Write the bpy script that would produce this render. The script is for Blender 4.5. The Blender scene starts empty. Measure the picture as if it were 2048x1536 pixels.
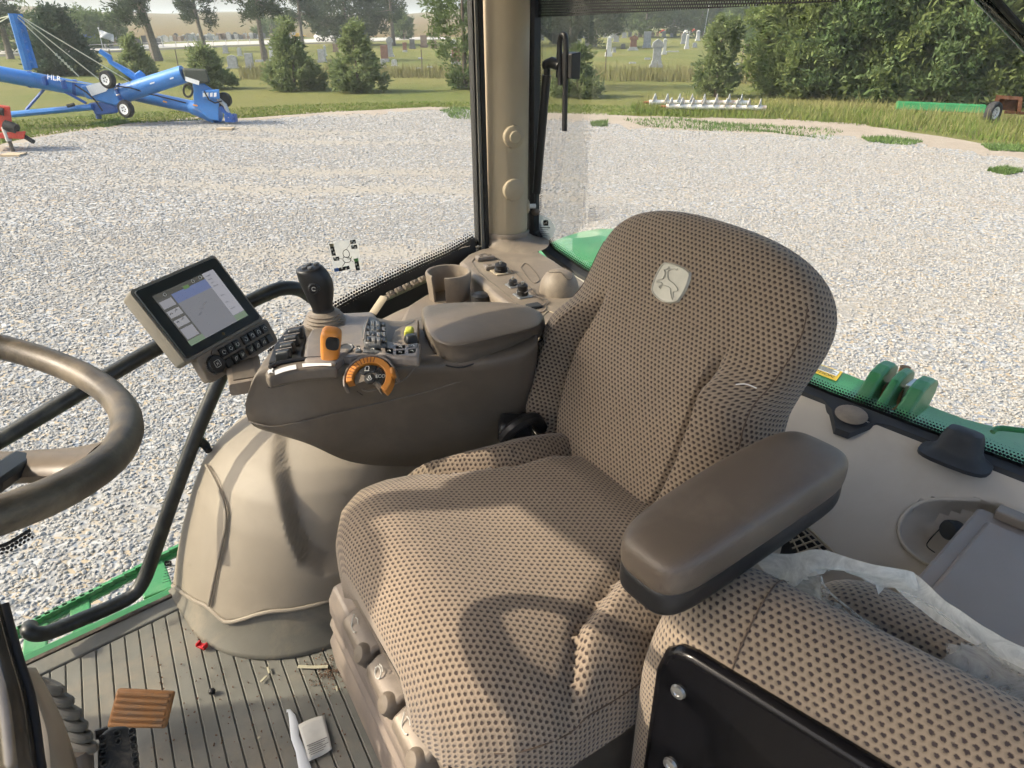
import bpy, bmesh, math, random
import numpy as np
from mathutils import Vector, Matrix

# ------------------------------------------------------------------ scene, camera, light
S = bpy.context.scene
COL = S.collection
random.seed(7)
RNG = np.random.default_rng(7)
R_ = math.radians

CAM_Z = 3.1                       # camera height above the yard; cab floor is at 1.90
FPX, HORIZON = 1400.0, 42.0       # focal length and horizon row in a 2048 x 1536 frame
PITCH = math.atan((768 - HORIZON) / FPX)
YAW = R_(48.5)                    # world X = tractor rearward, Y = tractor right
cF = np.array([math.cos(YAW), math.sin(YAW), 0.0])
cR = np.array([math.sin(YAW), -math.cos(YAW), 0.0])
cW = cF * math.cos(PITCH) - np.array([0, 0, math.sin(PITCH)])
cU = cF * math.sin(PITCH) + np.array([0, 0, math.cos(PITCH)])
CAM = np.array([0, 0, CAM_Z])

cam = bpy.data.cameras.new('camera')
cam.sensor_width = 36.0
cam.lens = 36.0 * FPX / 2048.0
cam.clip_start = 0.05
cam.clip_end = 6000.0
cam_o = bpy.data.objects.new('camera', cam)
COL.objects.link(cam_o)
m = Matrix.Identity(4)
for i in range(3):
    m[i][0], m[i][1], m[i][2], m[i][3] = cR[i], cU[i], -cW[i], CAM[i]
cam_o.matrix_world = m
S.camera = cam_o

SUN_EL, SUN_AZ = R_(36.0), R_(-35.0)       # direction the light travels
sd = Vector((math.cos(SUN_AZ) * math.cos(SUN_EL), math.sin(SUN_AZ) * math.cos(SUN_EL), -math.sin(SUN_EL)))
world = bpy.data.worlds.new('World')
S.world = world
world.use_nodes = True
wn = world.node_tree.nodes
sky = wn.new('ShaderNodeTexSky')
sky.sky_type = 'NISHITA'
sky.sun_disc = False
sky.sun_elevation = SUN_EL
sky.sun_rotation = math.atan2(-sd.x, -sd.y)
sky.air_density = 1.0
sky.dust_density = 4.5
sky.ozone_density = 1.0
bg = wn['Background']
bg.inputs['Strength'].default_value = 0.15
world.node_tree.links.new(sky.outputs[0], bg.inputs['Color'])
sun = bpy.data.lights.new('sun', 'SUN')
sun.energy = 2.7
sun.angle = R_(0.55)
sun.color = (1.0, 0.87, 0.70)
sun_o = bpy.data.objects.new('sun', sun)
sun_o.rotation_euler = sd.to_track_quat('-Z', 'Y').to_euler()
sun_o.location = (-20, 20, 30)
COL.objects.link(sun_o)
S.view_settings.view_transform = 'Standard'
S.view_settings.look = 'None'
S.view_settings.gamma = 1.0
S.view_settings.use_curve_mapping = False
S.view_settings.exposure = 1.25
cy = S.cycles
cy.max_bounces = 6; cy.diffuse_bounces = 3; cy.glossy_bounces = 2; cy.transmission_bounces = 2; cy.transparent_max_bounces = 12; cy.volume_bounces = 0
cy.use_adaptive_sampling = True; cy.adaptive_threshold = .04; cy.adaptive_min_samples = 12; cy.use_denoising = True
cy.caustics_reflective = False; cy.caustics_refractive = False

# ------------------------------------------------------------------ points from the photograph's geometry
def ray(x, y):
    return cW + cR * ((x - 1024) / FPX) - cU * ((y - 768) / FPX)
def PZ(x, y, z):
    d = ray(x, y); return CAM + d * ((z - CAM_Z) / d[2])
def PX(x, y, c):
    d = ray(x, y); return CAM + d * (c / d[0])
def PY(x, y, c):
    d = ray(x, y); return CAM + d * (c / d[1])
def PD(x, y, D):
    d = ray(x, y); return CAM + d * (D / (d @ cF))
def PN(x, y, p, n):
    d = ray(x, y); n = np.array(n, float); return CAM + d * (((np.array(p) - CAM) @ n) / (d @ n))
def V(*a):
    return np.array(a, float)
def unit(v):
    v = np.array(v, float); return v / (np.linalg.norm(v) + 1e-12)

# ------------------------------------------------------------------ mesh building
class MB:
    def __init__(s):
        s.v = []; s.f = []; s.uv = {}
    def n(s):
        return len(s.v)
    def add(s, verts, faces, uvs=None):
        b = len(s.v)
        s.v.extend([tuple(float(c) for c in p) for p in verts])
        s.f.extend([tuple(b + i for i in fc) for fc in faces])
        if uvs is not None:
            for i, u in enumerate(uvs):
                s.uv[b + i] = u
        return s
    def box(s, c, size, ax=None, taper=1.0):
        c = V(*c); hx, hy, hz = [k / 2 for k in size]
        if ax is None: ax = np.eye(3)
        ax = np.array(ax, float)
        vs = []
        for sz in (-1, 1):
            t = taper if sz > 0 else 1.0
            for sx, sy in ((-1, -1), (1, -1), (1, 1), (-1, 1)):
                vs.append(c + ax[0] * hx * sx * t + ax[1] * hy * sy * t + ax[2] * hz * sz)
        return s.add(vs, [(3, 2, 1, 0), (4, 5, 6, 7), (0, 1, 5, 4), (1, 2, 6, 5), (2, 3, 7, 6), (3, 0, 4, 7)])
    def tube(s, pts, r, n=10, caps=True, flat=1.0, up=None):
        pts = [V(*p) for p in pts]
        rs = r if hasattr(r, '__len__') else [r] * len(pts)
        a = unit(pts[1] - pts[0])
        ref = V(0, 0, 1) if abs(a[2]) < .9 else V(1, 0, 0)
        if up is not None: ref = V(*up)
        e1 = unit(np.cross(a, ref)); rings = []
        for i, p in enumerate(pts):
            if i == 0: t = pts[1] - pts[0]
            elif i == len(pts) - 1: t = pts[-1] - pts[-2]
            else: t = unit(pts[i + 1] - p) + unit(p - pts[i - 1])
            t = unit(t); e1 = unit(e1 - t * (e1 @ t)); e2 = np.cross(t, e1)
            rings.append([p + (e1 * math.cos(k * 2 * math.pi / n) + e2 * flat * math.sin(k * 2 * math.pi / n)) * rs[i] for k in range(n)])
        return s.loft(rings, caps=caps)
    def loft(s, rings, closed=True, caps=True, uvs=None):
        m = len(rings[0]); vs = [p for r in rings for p in r]; fs = []
        for i in range(len(rings) - 1):
            for k in range(m if closed else m - 1):
                k2 = (k + 1) % m
                fs.append((i * m + k, i * m + k2, (i + 1) * m + k2, (i + 1) * m + k))
        if caps and closed:
            fs.append(tuple(range(m - 1, -1, -1)))
            fs.append(tuple((len(rings) - 1) * m + k for k in range(m)))
        return s.add(vs, fs, uvs)
    def lathe(s, prof, o, axis=(0, 0, 1), n=24, caps=True, ref=None, sx=1.0):
        o = V(*o); a = unit(axis)
        if ref is None: ref = V(1, 0, 0) if abs(a[0]) < .9 else V(0, 1, 0)
        e1 = unit(np.cross(np.cross(a, ref), a)); e2 = np.cross(a, e1)
        rings = [[o + a * h + (e1 * sx * math.cos(k * 2 * math.pi / n) + e2 * math.sin(k * 2 * math.pi / n)) * max(r, 1e-4) for k in range(n)] for r, h in prof]
        return s.loft(rings, caps=caps)
    def prism(s, poly, ext):
        poly = [V(*p) for p in poly]; ext = V(*ext); m = len(poly)
        fs = [tuple(range(m)), tuple(range(2 * m - 1, m - 1, -1))]
        for k in range(m):
            k2 = (k + 1) % m
            fs.append((k2, k, m + k, m + k2))
        return s.add(poly + [p + ext for p in poly], fs)
    def poly(s, pts, uvs=None):
        return s.add(pts, [tuple(range(len(pts)))], uvs)
    def grid(s, P, uv=None):
        n, m = len(P), len(P[0])
        vs = [p for r in P for p in r]
        fs = [(i * m + k, i * m + k + 1, (i + 1) * m + k + 1, (i + 1) * m + k) for i in range(n - 1) for k in range(m - 1)]
        return s.add(vs, fs, None if uv is None else [u for r in uv for u in r])
    def mesh(s, name):
        me = bpy.data.meshes.new(name)
        me.from_pydata(s.v, [], s.f)
        if s.uv:
            ul = me.uv_layers.new(name='UVMap')
            for lp in me.loops:
                ul.data[lp.index].uv = s.uv.get(lp.vertex_index, (0, 0))
        bm = bmesh.new(); bm.from_mesh(me)
        bmesh.ops.recalc_face_normals(bm, faces=bm.faces)
        bm.to_mesh(me); bm.free()
        return me
    def build(s, name, mat, parent=None, smooth=True, bevel=0, seg=2, sub=0, solid=0, label=None, kind=None, weld=0):
        return mkobj(name, s.mesh(name), mat, parent, smooth, bevel, seg, sub, solid, label, kind)

def mkobj(name, me, mat, parent=None, smooth=True, bevel=0, seg=2, sub=0, solid=0, label=None, kind=None):
    o = bpy.data.objects.new(name, me)
    COL.objects.link(o)
    if mat is not None and len(me.materials) == 0: me.materials.append(mat)
    if smooth:
        me.shade_smooth()
        if hasattr(me, 'set_sharp_from_angle') and not sub: me.set_sharp_from_angle(angle=R_(38))
    if solid:
        md = o.modifiers.new('solid', 'SOLIDIFY'); md.thickness = solid; md.offset = -1
    if bevel:
        md = o.modifiers.new('bevel', 'BEVEL'); md.width = bevel; md.segments = seg; md.limit_method = 'ANGLE'; md.angle_limit = R_(35)
    if sub:
        md = o.modifiers.new('sub', 'SUBSURF'); md.levels = sub; md.render_levels = sub
    if parent is not None:
        o.parent = parent
        o.matrix_parent_inverse = Matrix.Translation(world_loc(parent)).inverted()
    if label: o['label'] = label
    if kind: o['kind'] = kind
    return o
def world_loc(o):
    l = Vector(o.location)
    if o.parent is not None:
        l = l + world_loc(o.parent) + o.matrix_parent_inverse.translation
    return l
def thing(name, label, cat, loc=(0, 0, 0), group=None, parent=None):
    o = bpy.data.objects.new(name, None)
    COL.objects.link(o); o.location = tuple(float(c) for c in loc)
    o.empty_display_size = .1
    o['label'] = label; o['category'] = cat
    if group: o['group'] = group
    return o
def tag(o, label, cat, group=None, kind=None):
    o['label'] = label; o['category'] = cat
    if group: o['group'] = group
    if kind: o['kind'] = kind
    return o
def structure(o):
    o['kind'] = 'structure'; return o

def np_mesh(name, verts, faces_flat, k):
    """mesh from numpy: verts (n,3), faces of k corners each, flat index array"""
    me = bpy.data.meshes.new(name)
    nf = len(faces_flat) // k
    me.vertices.add(len(verts)); me.vertices.foreach_set('co', np.asarray(verts, np.float32).ravel())
    me.loops.add(len(faces_flat)); me.loops.foreach_set('vertex_index', np.asarray(faces_flat, np.int32))
    me.polygons.add(nf)
    me.polygons.foreach_set('loop_start', np.arange(nf, dtype=np.int32) * k)
    me.update(calc_edges=True)
    return me

def text_mesh(txt, size, o, ex, ey, off=0.0005, align='CENTER'):
    """flat lettering as a mesh, centred on o, running along ex, up along ey"""
    cu = bpy.data.curves.new('txt', 'FONT'); cu.body = txt; cu.size = size
    cu.align_x = align; cu.align_y = 'CENTER'
    to = bpy.data.objects.new('txt', cu); COL.objects.link(to)
    dg = bpy.context.evaluated_depsgraph_get(); dg.update()
    me = bpy.data.meshes.new_from_object(to.evaluated_get(dg))
    bpy.data.objects.remove(to); bpy.data.curves.remove(cu)
    ex, ey = unit(ex), unit(ey); nz = np.cross(ex, ey); o = V(*o)
    for v in me.vertices:
        v.co = Vector(o + ex * v.co.x + ey * v.co.y + nz * off)
    return me

# ------------------------------------------------------------------ materials
def nd(nt, typ, **kw):
    n = nt.nodes.new(typ)
    for k, v in kw.items(): setattr(n, k, v)
    return n
def math_n(nt, op, a, b=None, clamp=False):
    n = nd(nt, 'ShaderNodeMath', operation=op); n.use_clamp = clamp
    for i, x in enumerate((a, b)):
        if x is None: continue
        if isinstance(x, (int, float)): n.inputs[i].default_value = x
        else: nt.links.new(x, n.inputs[i])
    return n.outputs[0]
def mixc(nt, fac, a, b):
    n = nd(nt, 'ShaderNodeMix', data_type='RGBA')
    for sock, x in ((n.inputs[0], fac), (n.inputs[6], a), (n.inputs[7], b)):
        if isinstance(x, (int, float)): sock.default_value = x
        elif isinstance(x, tuple): sock.default_value = (x + (1,))[:4]
        else: nt.links.new(x, sock)
    return n.outputs[2]
def noise_n(nt, vec, scale, detail=3, rough=.55, dist=0):
    n = nd(nt, 'ShaderNodeTexNoise'); n.inputs['Scale'].default_value = scale
    n.inputs['Detail'].default_value = detail; n.inputs['Roughness'].default_value = rough
    n.inputs['Distortion'].default_value = dist
    if vec is not None: nt.links.new(vec, n.inputs['Vector'])
    return n.outputs['Fac']
def ramp_n(nt, fac, lo, hi):
    n = nd(nt, 'ShaderNodeMapRange'); n.clamp = True
    n.inputs[1].default_value = lo; n.inputs[2].default_value = hi
    nt.links.new(fac, n.inputs[0]); return n.outputs[0]
def bump_n(nt, h, strength, dist=.001, normal=None):
    n = nd(nt, 'ShaderNodeBump'); n.inputs['Strength'].default_value = strength
    n.inputs['Distance'].default_value = dist
    nt.links.new(h, n.inputs['Height'])
    if normal is not None: nt.links.new(normal, n.inputs['Normal'])
    return n.outputs[0]
MATS = {}
def newmat(name):
    mt = bpy.data.materials.new(name); mt.use_nodes = True
    nt = mt.node_tree; MATS[name] = mt
    return mt, nt, nt.nodes['Principled BSDF']
def M(name, col, rough=.5, metal=0, var=.12, vs=6.0, bump=0, bs=900, bd=.0006, dust=None, dustamt=.0, ds=5.0, spec=.5, emit=None, es=1, coat=0):
    """plain surface: colour with soft wear, grain relief, optional dust"""
    if name in MATS: return MATS[name]
    mt, nt, b = newmat(name)
    tc = nd(nt, 'ShaderNodeTexCoord'); o = tc.outputs['Object']
    f = ramp_n(nt, noise_n(nt, o, vs, 5, .6), .3, .7)
    c = mixc(nt, f, tuple(k * (1 - var) for k in col), tuple(min(1, k * (1 + var)) for k in col))
    if dust:
        f2 = ramp_n(nt, noise_n(nt, o, ds, 8, .68, .4), .48, .72)
        f2 = math_n(nt, 'MULTIPLY', f2, dustamt)
        c = mixc(nt, f2, c, dust)
        r = math_n(nt, 'MULTIPLY_ADD', f2, .3); nt.nodes[-1].inputs[2].default_value = rough
        nt.links.new(r, b.inputs['Roughness'])
    else:
        b.inputs['Roughness'].default_value = rough
    nt.links.new(c, b.inputs['Base Color'])
    b.inputs['Metallic'].default_value = metal
    b.inputs['Specular IOR Level'].default_value = spec
    if coat: b.inputs['Coat Weight'].default_value = coat
    if bump:
        nt.links.new(bump_n(nt, noise_n(nt, o, bs, 2, .5), bump, bd), b.inputs['Normal'])
    if emit:
        b.inputs['Emission Color'].default_value = emit + (1,); b.inputs['Emission Strength'].default_value = es
    return mt
# ================================================================== GROUND
def pos_nodes(nt):
    g = nd(nt, 'ShaderNodeNewGeometry'); return g.outputs['Position']

# grass sheet to the horizon
mt, nt, b = newmat('grass_ground')
pp = pos_nodes(nt)
n1 = ramp_n(nt, noise_n(nt, pp, .12, 5, .6), .35, .65)
n2 = ramp_n(nt, noise_n(nt, pp, 1.7, 6, .7), .3, .75)
n3 = ramp_n(nt, noise_n(nt, pp, 22, 3, .7), .25, .8)
c = mixc(nt, n1, (.115, .150, .038), (.215, .190, .068))
c = mixc(nt, math_n(nt, 'MULTIPLY', n2, .7), c, (.195, .185, .06))
c = mixc(nt, math_n(nt, 'MULTIPLY', n3, .45), c, (.07, .10, .028))
nt.links.new(c, b.inputs['Base Color']); b.inputs['Roughness'].default_value = .9
b.inputs['Specular IOR Level'].default_value = .15
nt.links.new(bump_n(nt, n3, .8, .05), b.inputs['Normal'])

ms = MB()
rings = []
for rad in (0.0, 30, 60, 120, 250, 500, 1200, 4500):
    rings.append([V(rad * math.cos(a), rad * math.sin(a), 0) for a in np.linspace(0, 2 * math.pi, 48, endpoint=False)])
ms.loft(rings, caps=False)
structure(ms.build('ground', MATS['grass_ground'], smooth=False))

# dry field and hills beyond the cemetery
mt, nt, b = newmat('far_field')
pp = pos_nodes(nt)
f = ramp_n(nt, noise_n(nt, pp, .012, 5, .6), .35, .65)
f2 = ramp_n(nt, noise_n(nt, pp, .15, 5, .7), .3, .7)
c = mixc(nt, f, (.17, .115, .060), (.150, .125, .055))
c = mixc(nt, math_n(nt, 'MULTIPLY', f2, .4), c, (.115, .105, .045))
nt.links.new(c, b.inputs['Base Color']); b.inputs['Roughness'].default_value = .95
b.inputs['Specular IOR Level'].default_value = .05
def hill(name, D0, D1, h, az0, az1, seed, mat):
    g = MB(); P = []
    for i, t in enumerate(np.linspace(0, 1, 14)):
        row = []
        for az in np.linspace(az0, az1, 60):
            D = D0 + (D1 - D0) * t
            hh = h * (math.sin(min(1, t * 1.25) * math.pi / 2) ** 1.6) * (1 + .22 * math.sin(az * 9 + seed) + .14 * math.sin(az * 23 + seed * 2.3) + .04 * math.sin(az * 71 + seed))
            if t > .8: hh *= 1 - (t - .8) * 1.2
            d = cF * math.cos(az) + cR * math.sin(az)
            row.append(V(d[0] * D, d[1] * D, hh - .02))
        P.append(row)
    g.grid(P)
    return structure(g.build(name, mat))
hill('far_hill', 170, 900, 10.5, R_(-60), R_(6), 1.0, MATS['far_field'])
hill('far_hill', 420, 2000, 15, R_(-62), R_(70), 4.0, MATS['far_field'])

# gravel yard: base sheet plus real stones near the tractor
mt, nt, b = newmat('gravel_sheet')
pp = pos_nodes(nt)
vo = nd(nt, 'ShaderNodeTexVoronoi', feature='F1'); vo.inputs['Scale'].default_value = 21; nt.links.new(pp, vo.inputs['Vector'])
sep = nd(nt, 'ShaderNodeSeparateColor'); nt.links.new(vo.outputs['Color'], sep.inputs[0])
c = mixc(nt, sep.outputs[0], (0.202, 0.208, 0.211), (0.435, 0.441, 0.438))
c = mixc(nt, ramp_n(nt, sep.outputs[1], .6, .9), c, (0.371, 0.303, 0.211))
c = mixc(nt, ramp_n(nt, sep.outputs[2], .75, .9), c, (0.177, 0.205, 0.244))
gap = ramp_n(nt, vo.outputs['Distance'], .55, .9)
c = mixc(nt, math_n(nt, 'MULTIPLY', gap, .7), c, (0.096, 0.094, 0.084))
d1 = ramp_n(nt, noise_n(nt, pp, .35, 6, .65, .5), .53, .70)
d2 = ramp_n(nt, noise_n(nt, pp, 3.0, 5, .7), .3, .7)
c = mixc(nt, math_n(nt, 'MULTIPLY', math_n(nt, 'MULTIPLY', d1, d2), .75), c, (0.291, 0.229, 0.160))
nt.links.new(c, b.inputs['Base Color']); b.inputs['Roughness'].default_value = .9
b.inputs['Specular IOR Level'].default_value = .2
def dot_n(vec, v):
    n = nd(nt, 'ShaderNodeVectorMath', operation='DOT_PRODUCT'); nt.links.new(vec, n.inputs[0]); n.inputs[1].default_value = tuple(float(k) for k in v); return n.outputs['Value']
def sin_n(x, k, ph=0.0):
    a_ = math_n(nt, 'MULTIPLY_ADD', x, k); nt.nodes[-1].inputs[2].default_value = ph; return math_n(nt, 'SINE', a_)
lx, ly = dot_n(pp, cR), dot_n(pp, cF)
q_ = math_n(nt, 'ADD', math_n(nt, 'ADD', ly, math_n(nt, 'MULTIPLY', sin_n(lx, .23, 1.0), .7)), math_n(nt, 'MULTIPLY', sin_n(lx, .9), .25))
q_ = math_n(nt, 'FLOORED_MODULO', q_, 6.3)
def gau(c0_):
    t_ = math_n(nt, 'MULTIPLY', math_n(nt, 'SUBTRACT', q_, c0_), 1 / .50); return math_n(nt, 'EXPONENT', math_n(nt, 'MULTIPLY', math_n(nt, 'MULTIPLY', t_, t_), -1.0))
ph_ = math_n(nt, 'ADD', math_n(nt, 'MULTIPLY', lx, .31), math_n(nt, 'MULTIPLY', ly, .17))
lm = math_n(nt, 'MULTIPLY', math_n(nt, 'ADD', gau(2.2), gau(4.1)), math_n(nt, 'MULTIPLY_ADD', math_n(nt, 'SINE', ph_), .5)); nt.nodes[-2].inputs[2].default_value = .5
c = mixc(nt, math_n(nt, 'MULTIPLY', lm, .85, True), c, (.295, .268, .222))
nt.links.new(c, b.inputs['Base Color'])
nt.links.new(bump_n(nt, vo.outputs['Distance'], -.9, .03), b.inputs['Normal'])

mt, nt, b = newmat('dirt')
pp = pos_nodes(nt)
f = ramp_n(nt, noise_n(nt, pp, 1.2, 6, .7), .3, .7)
c = mixc(nt, f, (.285, .235, .185), (.35, .305, .25))
v2 = nd(nt, 'ShaderNodeTexVoronoi'); v2.inputs['Scale'].default_value = 18; nt.links.new(pp, v2.inputs['Vector'])
c = mixc(nt, math_n(nt, 'MULTIPLY', ramp_n(nt, v2.outputs['Distance'], .3, .8), .5), c, (.24, .20, .15))
nt.links.new(c, b.inputs['Base Color']); b.inputs['Roughness'].default_value = .95
nt.links.new(bump_n(nt, v2.outputs['Distance'], -.6, .02), b.inputs['Normal'])

def jag(pts, amp, step, seed):
    rg = np.random.default_rng(seed); out = []
    for i in range(len(pts) - 1):
        p, q = pts[i], pts[i + 1]; L = np.linalg.norm(q - p); k = max(2, int(L / step))
        for j in range(k):
            t = j / k; base = p + (q - p) * t
            w = rg.normal() * amp
            dn = unit(np.cross(q - p, V(0, 0, 1)))
            out.append(base + dn * w)
    out.append(pts[-1]); return out
edge_px = [(-500, 400), (0, 306), (60, 284), (130, 268), (250, 253), (330, 246), (400, 240), (470, 243), (560, 238), (640, 232), (770, 228), (860, 220), (945, 221), (1090, 238), (1180, 240), (1260, 256), (1400, 262), (1560, 270), (1700, 276), (1800, 285), (1930, 306), (2048, 322), (2500, 390)]
dirt_px = [(-500, 385), (0, 292), (60, 272), (130, 259), (250, 246), (330, 240), (400, 234), (470, 237), (560, 231), (640, 224), (770, 219), (860, 213), (945, 213), (1090, 224), (1180, 225), (1260, 232), (1400, 236), (1560, 238), (1700, 246), (1800, 260), (1930, 282), (2048, 296), (2500, 350)]
def ground_poly(name, px, z, amp, seed, mat, behind):
    e = [PZ(x, y, 0) for x, y in px]
    e = jag(e, amp, .45, seed)
    pts = [V(p[0], p[1], z) for p in e]
    a = e[-1]; bb = e[0]
    far = [a + cR * 20 - cF * behind, bb - cR * 25 - cF * behind]
    pts += [V(p[0], p[1], z) for p in far]
    g = MB(); g.poly(pts)
    return structure(g.build(name, mat, smooth=False))
ground_poly('dirt_edge', dirt_px, .004, .10, 3, MATS['dirt'], 60)
ground_poly('gravel_yard', edge_px, .008, .34, 5, MATS['gravel_sheet'], 58)

# stones: six shapes instanced over points by geometry nodes, one object that nobody could count
mt, nt, b = newmat('stone')
oi = nd(nt, 'ShaderNodeObjectInfo')
rp = nd(nt, 'ShaderNodeValToRGB'); rp.color_ramp.interpolation = 'CONSTANT'
cols = [(.0, (0.278, 0.271, 0.257)), (.16, (0.302, 0.295, 0.280)), (.34, (0.258, 0.255, 0.243)), (.46, (0.288, 0.281, 0.263)), (.58, (0.320, 0.314, 0.298)), (.66, (0.244, 0.244, 0.238)), (.74, (0.272, 0.270, 0.262)), (.82, (0.276, 0.257, 0.227)), (.87, (0.291, 0.284, 0.268)), (.94, (0.226, 0.223, 0.214)), (.965, (0.345, 0.338, 0.321))]
el = rp.color_ramp.elements
el[0].position = 0; el[0].color = cols[0][1] + (1,); el[1].position = cols[1][0]; el[1].color = cols[1][1] + (1,)
for p_, c_ in cols[2:]:
    e_ = el.new(p_); e_.color = c_ + (1,)
nt.links.new(oi.outputs['Random'], rp.inputs[0])
tc = nd(nt, 'ShaderNodeTexCoord')
f = ramp_n(nt, noise_n(nt, tc.outputs['Object'], 2.2, 4, .6), .3, .7)
c = mixc(nt, math_n(nt, 'MULTIPLY', f, .3), rp.outputs[0], (.36, .33, .28))
nt.links.new(c, b.inputs['Base Color']); b.inputs['Roughness'].default_value = .8
b.inputs['Specular IOR Level'].default_value = .3
stone_col = bpy.data.collections.new('stone_shapes')
for k in range(7):
    bm = bmesh.new(); bmesh.ops.create_icosphere(bm, subdivisions=2 if k < 5 else 1, radius=1)
    rg = np.random.default_rng(k + 20); sc = V(1, rg.uniform(.65, .95), rg.uniform(.38, .58))
    pl = [(unit(rg.normal(size=3)), rg.uniform(.55, .85)) for _ in range(9)]
    for v in bm.verts:
        q = np.array(v.co)
        for nn, dd in pl:
            h = q @ nn - dd
            if h > 0: q = q - nn * h * .9
        v.co = Vector(q * sc)
    me = bpy.data.meshes.new('stone_shape'); bm.to_mesh(me); bm.free()
    me.materials.append(MATS['stone'])
    stone_col.objects.link(bpy.data.objects.new('stone_shape', me))
# scatter points in the wedge the windows look onto, denser and finer near by
pts, scl = [], []
def scatter(n, d0, d1, a0, a1, s0, s1):
    d = np.sqrt(RNG.uniform(d0 * d0, d1 * d1, n)); a = RNG.uniform(R_(a0), R_(a1), n)
    P = np.outer(d * np.cos(a), cF) + np.outer(d * np.sin(a), cR)
    s = np.clip(RNG.lognormal(math.log((s0 + s1) / 2), .30, n), s0 * .6, s1 * 1.7)
    P[:, 2] = .004 + RNG.uniform(0, .012, n)
    pts.append(P); scl.append(s)
scatter(95000, 2.0, 7.5, -50, 46, .0100, .0180)
scatter(100000, 7.5, 13.5, -44, 42, .0118, .0205)
scatter(66000, 13.5, 21, -42, 40, .016, .026)
scatter(60000, 21, 31, -40, 38, .022, .034)
P = np.concatenate(pts); sc_ = np.concatenate(scl)
# thin out in the tracks where the base dirt shows
keep = np.ones(len(P), bool)
def lanes(x, y):
    # worn wheel lanes running across the yard, wandering a little
    q = y + .7 * np.sin(x * .23 + 1.0) + .25 * np.sin(x * .9)
    l1 = np.exp(-((np.mod(q, 6.3) - 2.2) / .50) ** 2) + np.exp(-((np.mod(q, 6.3) - 4.1) / .50) ** 2)
    return l1 * (.5 + .5 * np.sin(x * .31 + y * .17))
lv_ = lanes(P @ cR, P @ cF)
keep &= RNG.uniform(0, 1, len(P)) > np.clip(lv_, 0, 1) * .70
fr = P @ cF; rt_ = P @ cR
e_pts = np.array([PZ(x, y, 0) for x, y in edge_px]); ef = e_pts @ cF; er = e_pts @ cR
ang = np.arctan2(rt_, fr); eang = np.arctan2(er, ef); ed = np.hypot(ef, er)
o_ = np.argsort(eang); lim = np.interp(ang, eang[o_], ed[o_])
keep &= np.hypot(fr, rt_) < lim + .3 - RNG.uniform(0, 1, len(P)) ** 2.2 * 3.2
P, sc_ = P[keep], sc_[keep]
me = bpy.data.meshes.new('gravel_stones')
me.vertices.add(len(P)); me.vertices.foreach_set('co', P.astype(np.float32).ravel())
at = me.attributes.new('scl', 'FLOAT', 'POINT'); at.data.foreach_set('value', sc_.astype(np.float32))
rot = RNG.uniform(-.28, .28, (len(P), 3)); rot[:, 2] = RNG.uniform(0, 6.28, len(P))
at = me.attributes.new('rot', 'FLOAT_VECTOR', 'POINT'); at.data.foreach_set('vector', rot.astype(np.float32).ravel())
stones = bpy.data.objects.new('gravel_stones', me); COL.objects.link(stones)
stones['kind'] = 'stuff'; stones['label'] = 'loose grey and white crushed stone covering the yard'; stones['category'] = 'gravel'
ng = bpy.data.node_groups.new('stone_scatter', 'GeometryNodeTree')
ng.interface.new_socket('Geometry', in_out='INPUT', socket_type='NodeSocketGeometry')
ng.interface.new_socket('Geometry', in_out='OUTPUT', socket_type='NodeSocketGeometry')
gi = ng.nodes.new('NodeGroupInput'); go = ng.nodes.new('NodeGroupOutput')
ci = ng.nodes.new('GeometryNodeCollectionInfo'); ci.inputs[0].default_value = stone_col
ci.inputs['Separate Children'].default_value = True; ci.inputs['Reset Children'].default_value = True
ip = ng.nodes.new('GeometryNodeInstanceOnPoints'); ip.inputs['Pick Instance'].default_value = True
a1 = ng.nodes.new('GeometryNodeInputNamedAttribute'); a1.data_type = 'FLOAT'; a1.inputs[0].default_value = 'scl'
a2 = ng.nodes.new('GeometryNodeInputNamedAttribute'); a2.data_type = 'FLOAT_VECTOR'; a2.inputs[0].default_value = 'rot'
L = ng.links.new
L(gi.outputs[0], ip.inputs['Points']); L(ci.outputs[0], ip.inputs['Instance'])
L(a1.outputs[0], ip.inputs['Scale']); L(a2.outputs[0], ip.inputs['Rotation']); L(ip.outputs[0], go.inputs[0])
stones.modifiers.new('scatter', 'NODES').node_group = ng

# county road beyond the near graves
mt, nt, b = newmat('road')
pp = pos_nodes(nt)
f = ramp_n(nt, noise_n(nt, pp, .8, 5, .6), .3, .7)
nt.links.new(mixc(nt, f, (.36, .345, .32), (.44, .42, .39)), b.inputs['Base Color']); b.inputs['Roughness'].default_value = .9
g = MB(); A = [PZ(x, y, .01) for x, y in ((-200, 117), (0, 108), (160, 104), (400, 92), (620, 85), (770, 81), (900, 78))]
Bq = [PZ(x, y, .01) for x, y in ((900, 73), (770, 75), (620, 78), (400, 85), (160, 95), (0, 100), (-200, 107))]
g.poly(A + Bq); structure(g.build('road', MATS['road'], smooth=False))
g = MB(); A = [PZ(x, y, .012) for x, y in ((-200, 124), (0, 113), (160, 108), (400, 96), (620, 88), (770, 83))]
Bq = [PZ(x, y, .012) for x, y in ((770, 82), (620, 86), (400, 93), (160, 105), (0, 109), (-200, 118))]
g.poly(A + Bq); structure(g.build('road_verge', M('verge_dark', (.045, .042, .035), .95), smooth=False))

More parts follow.
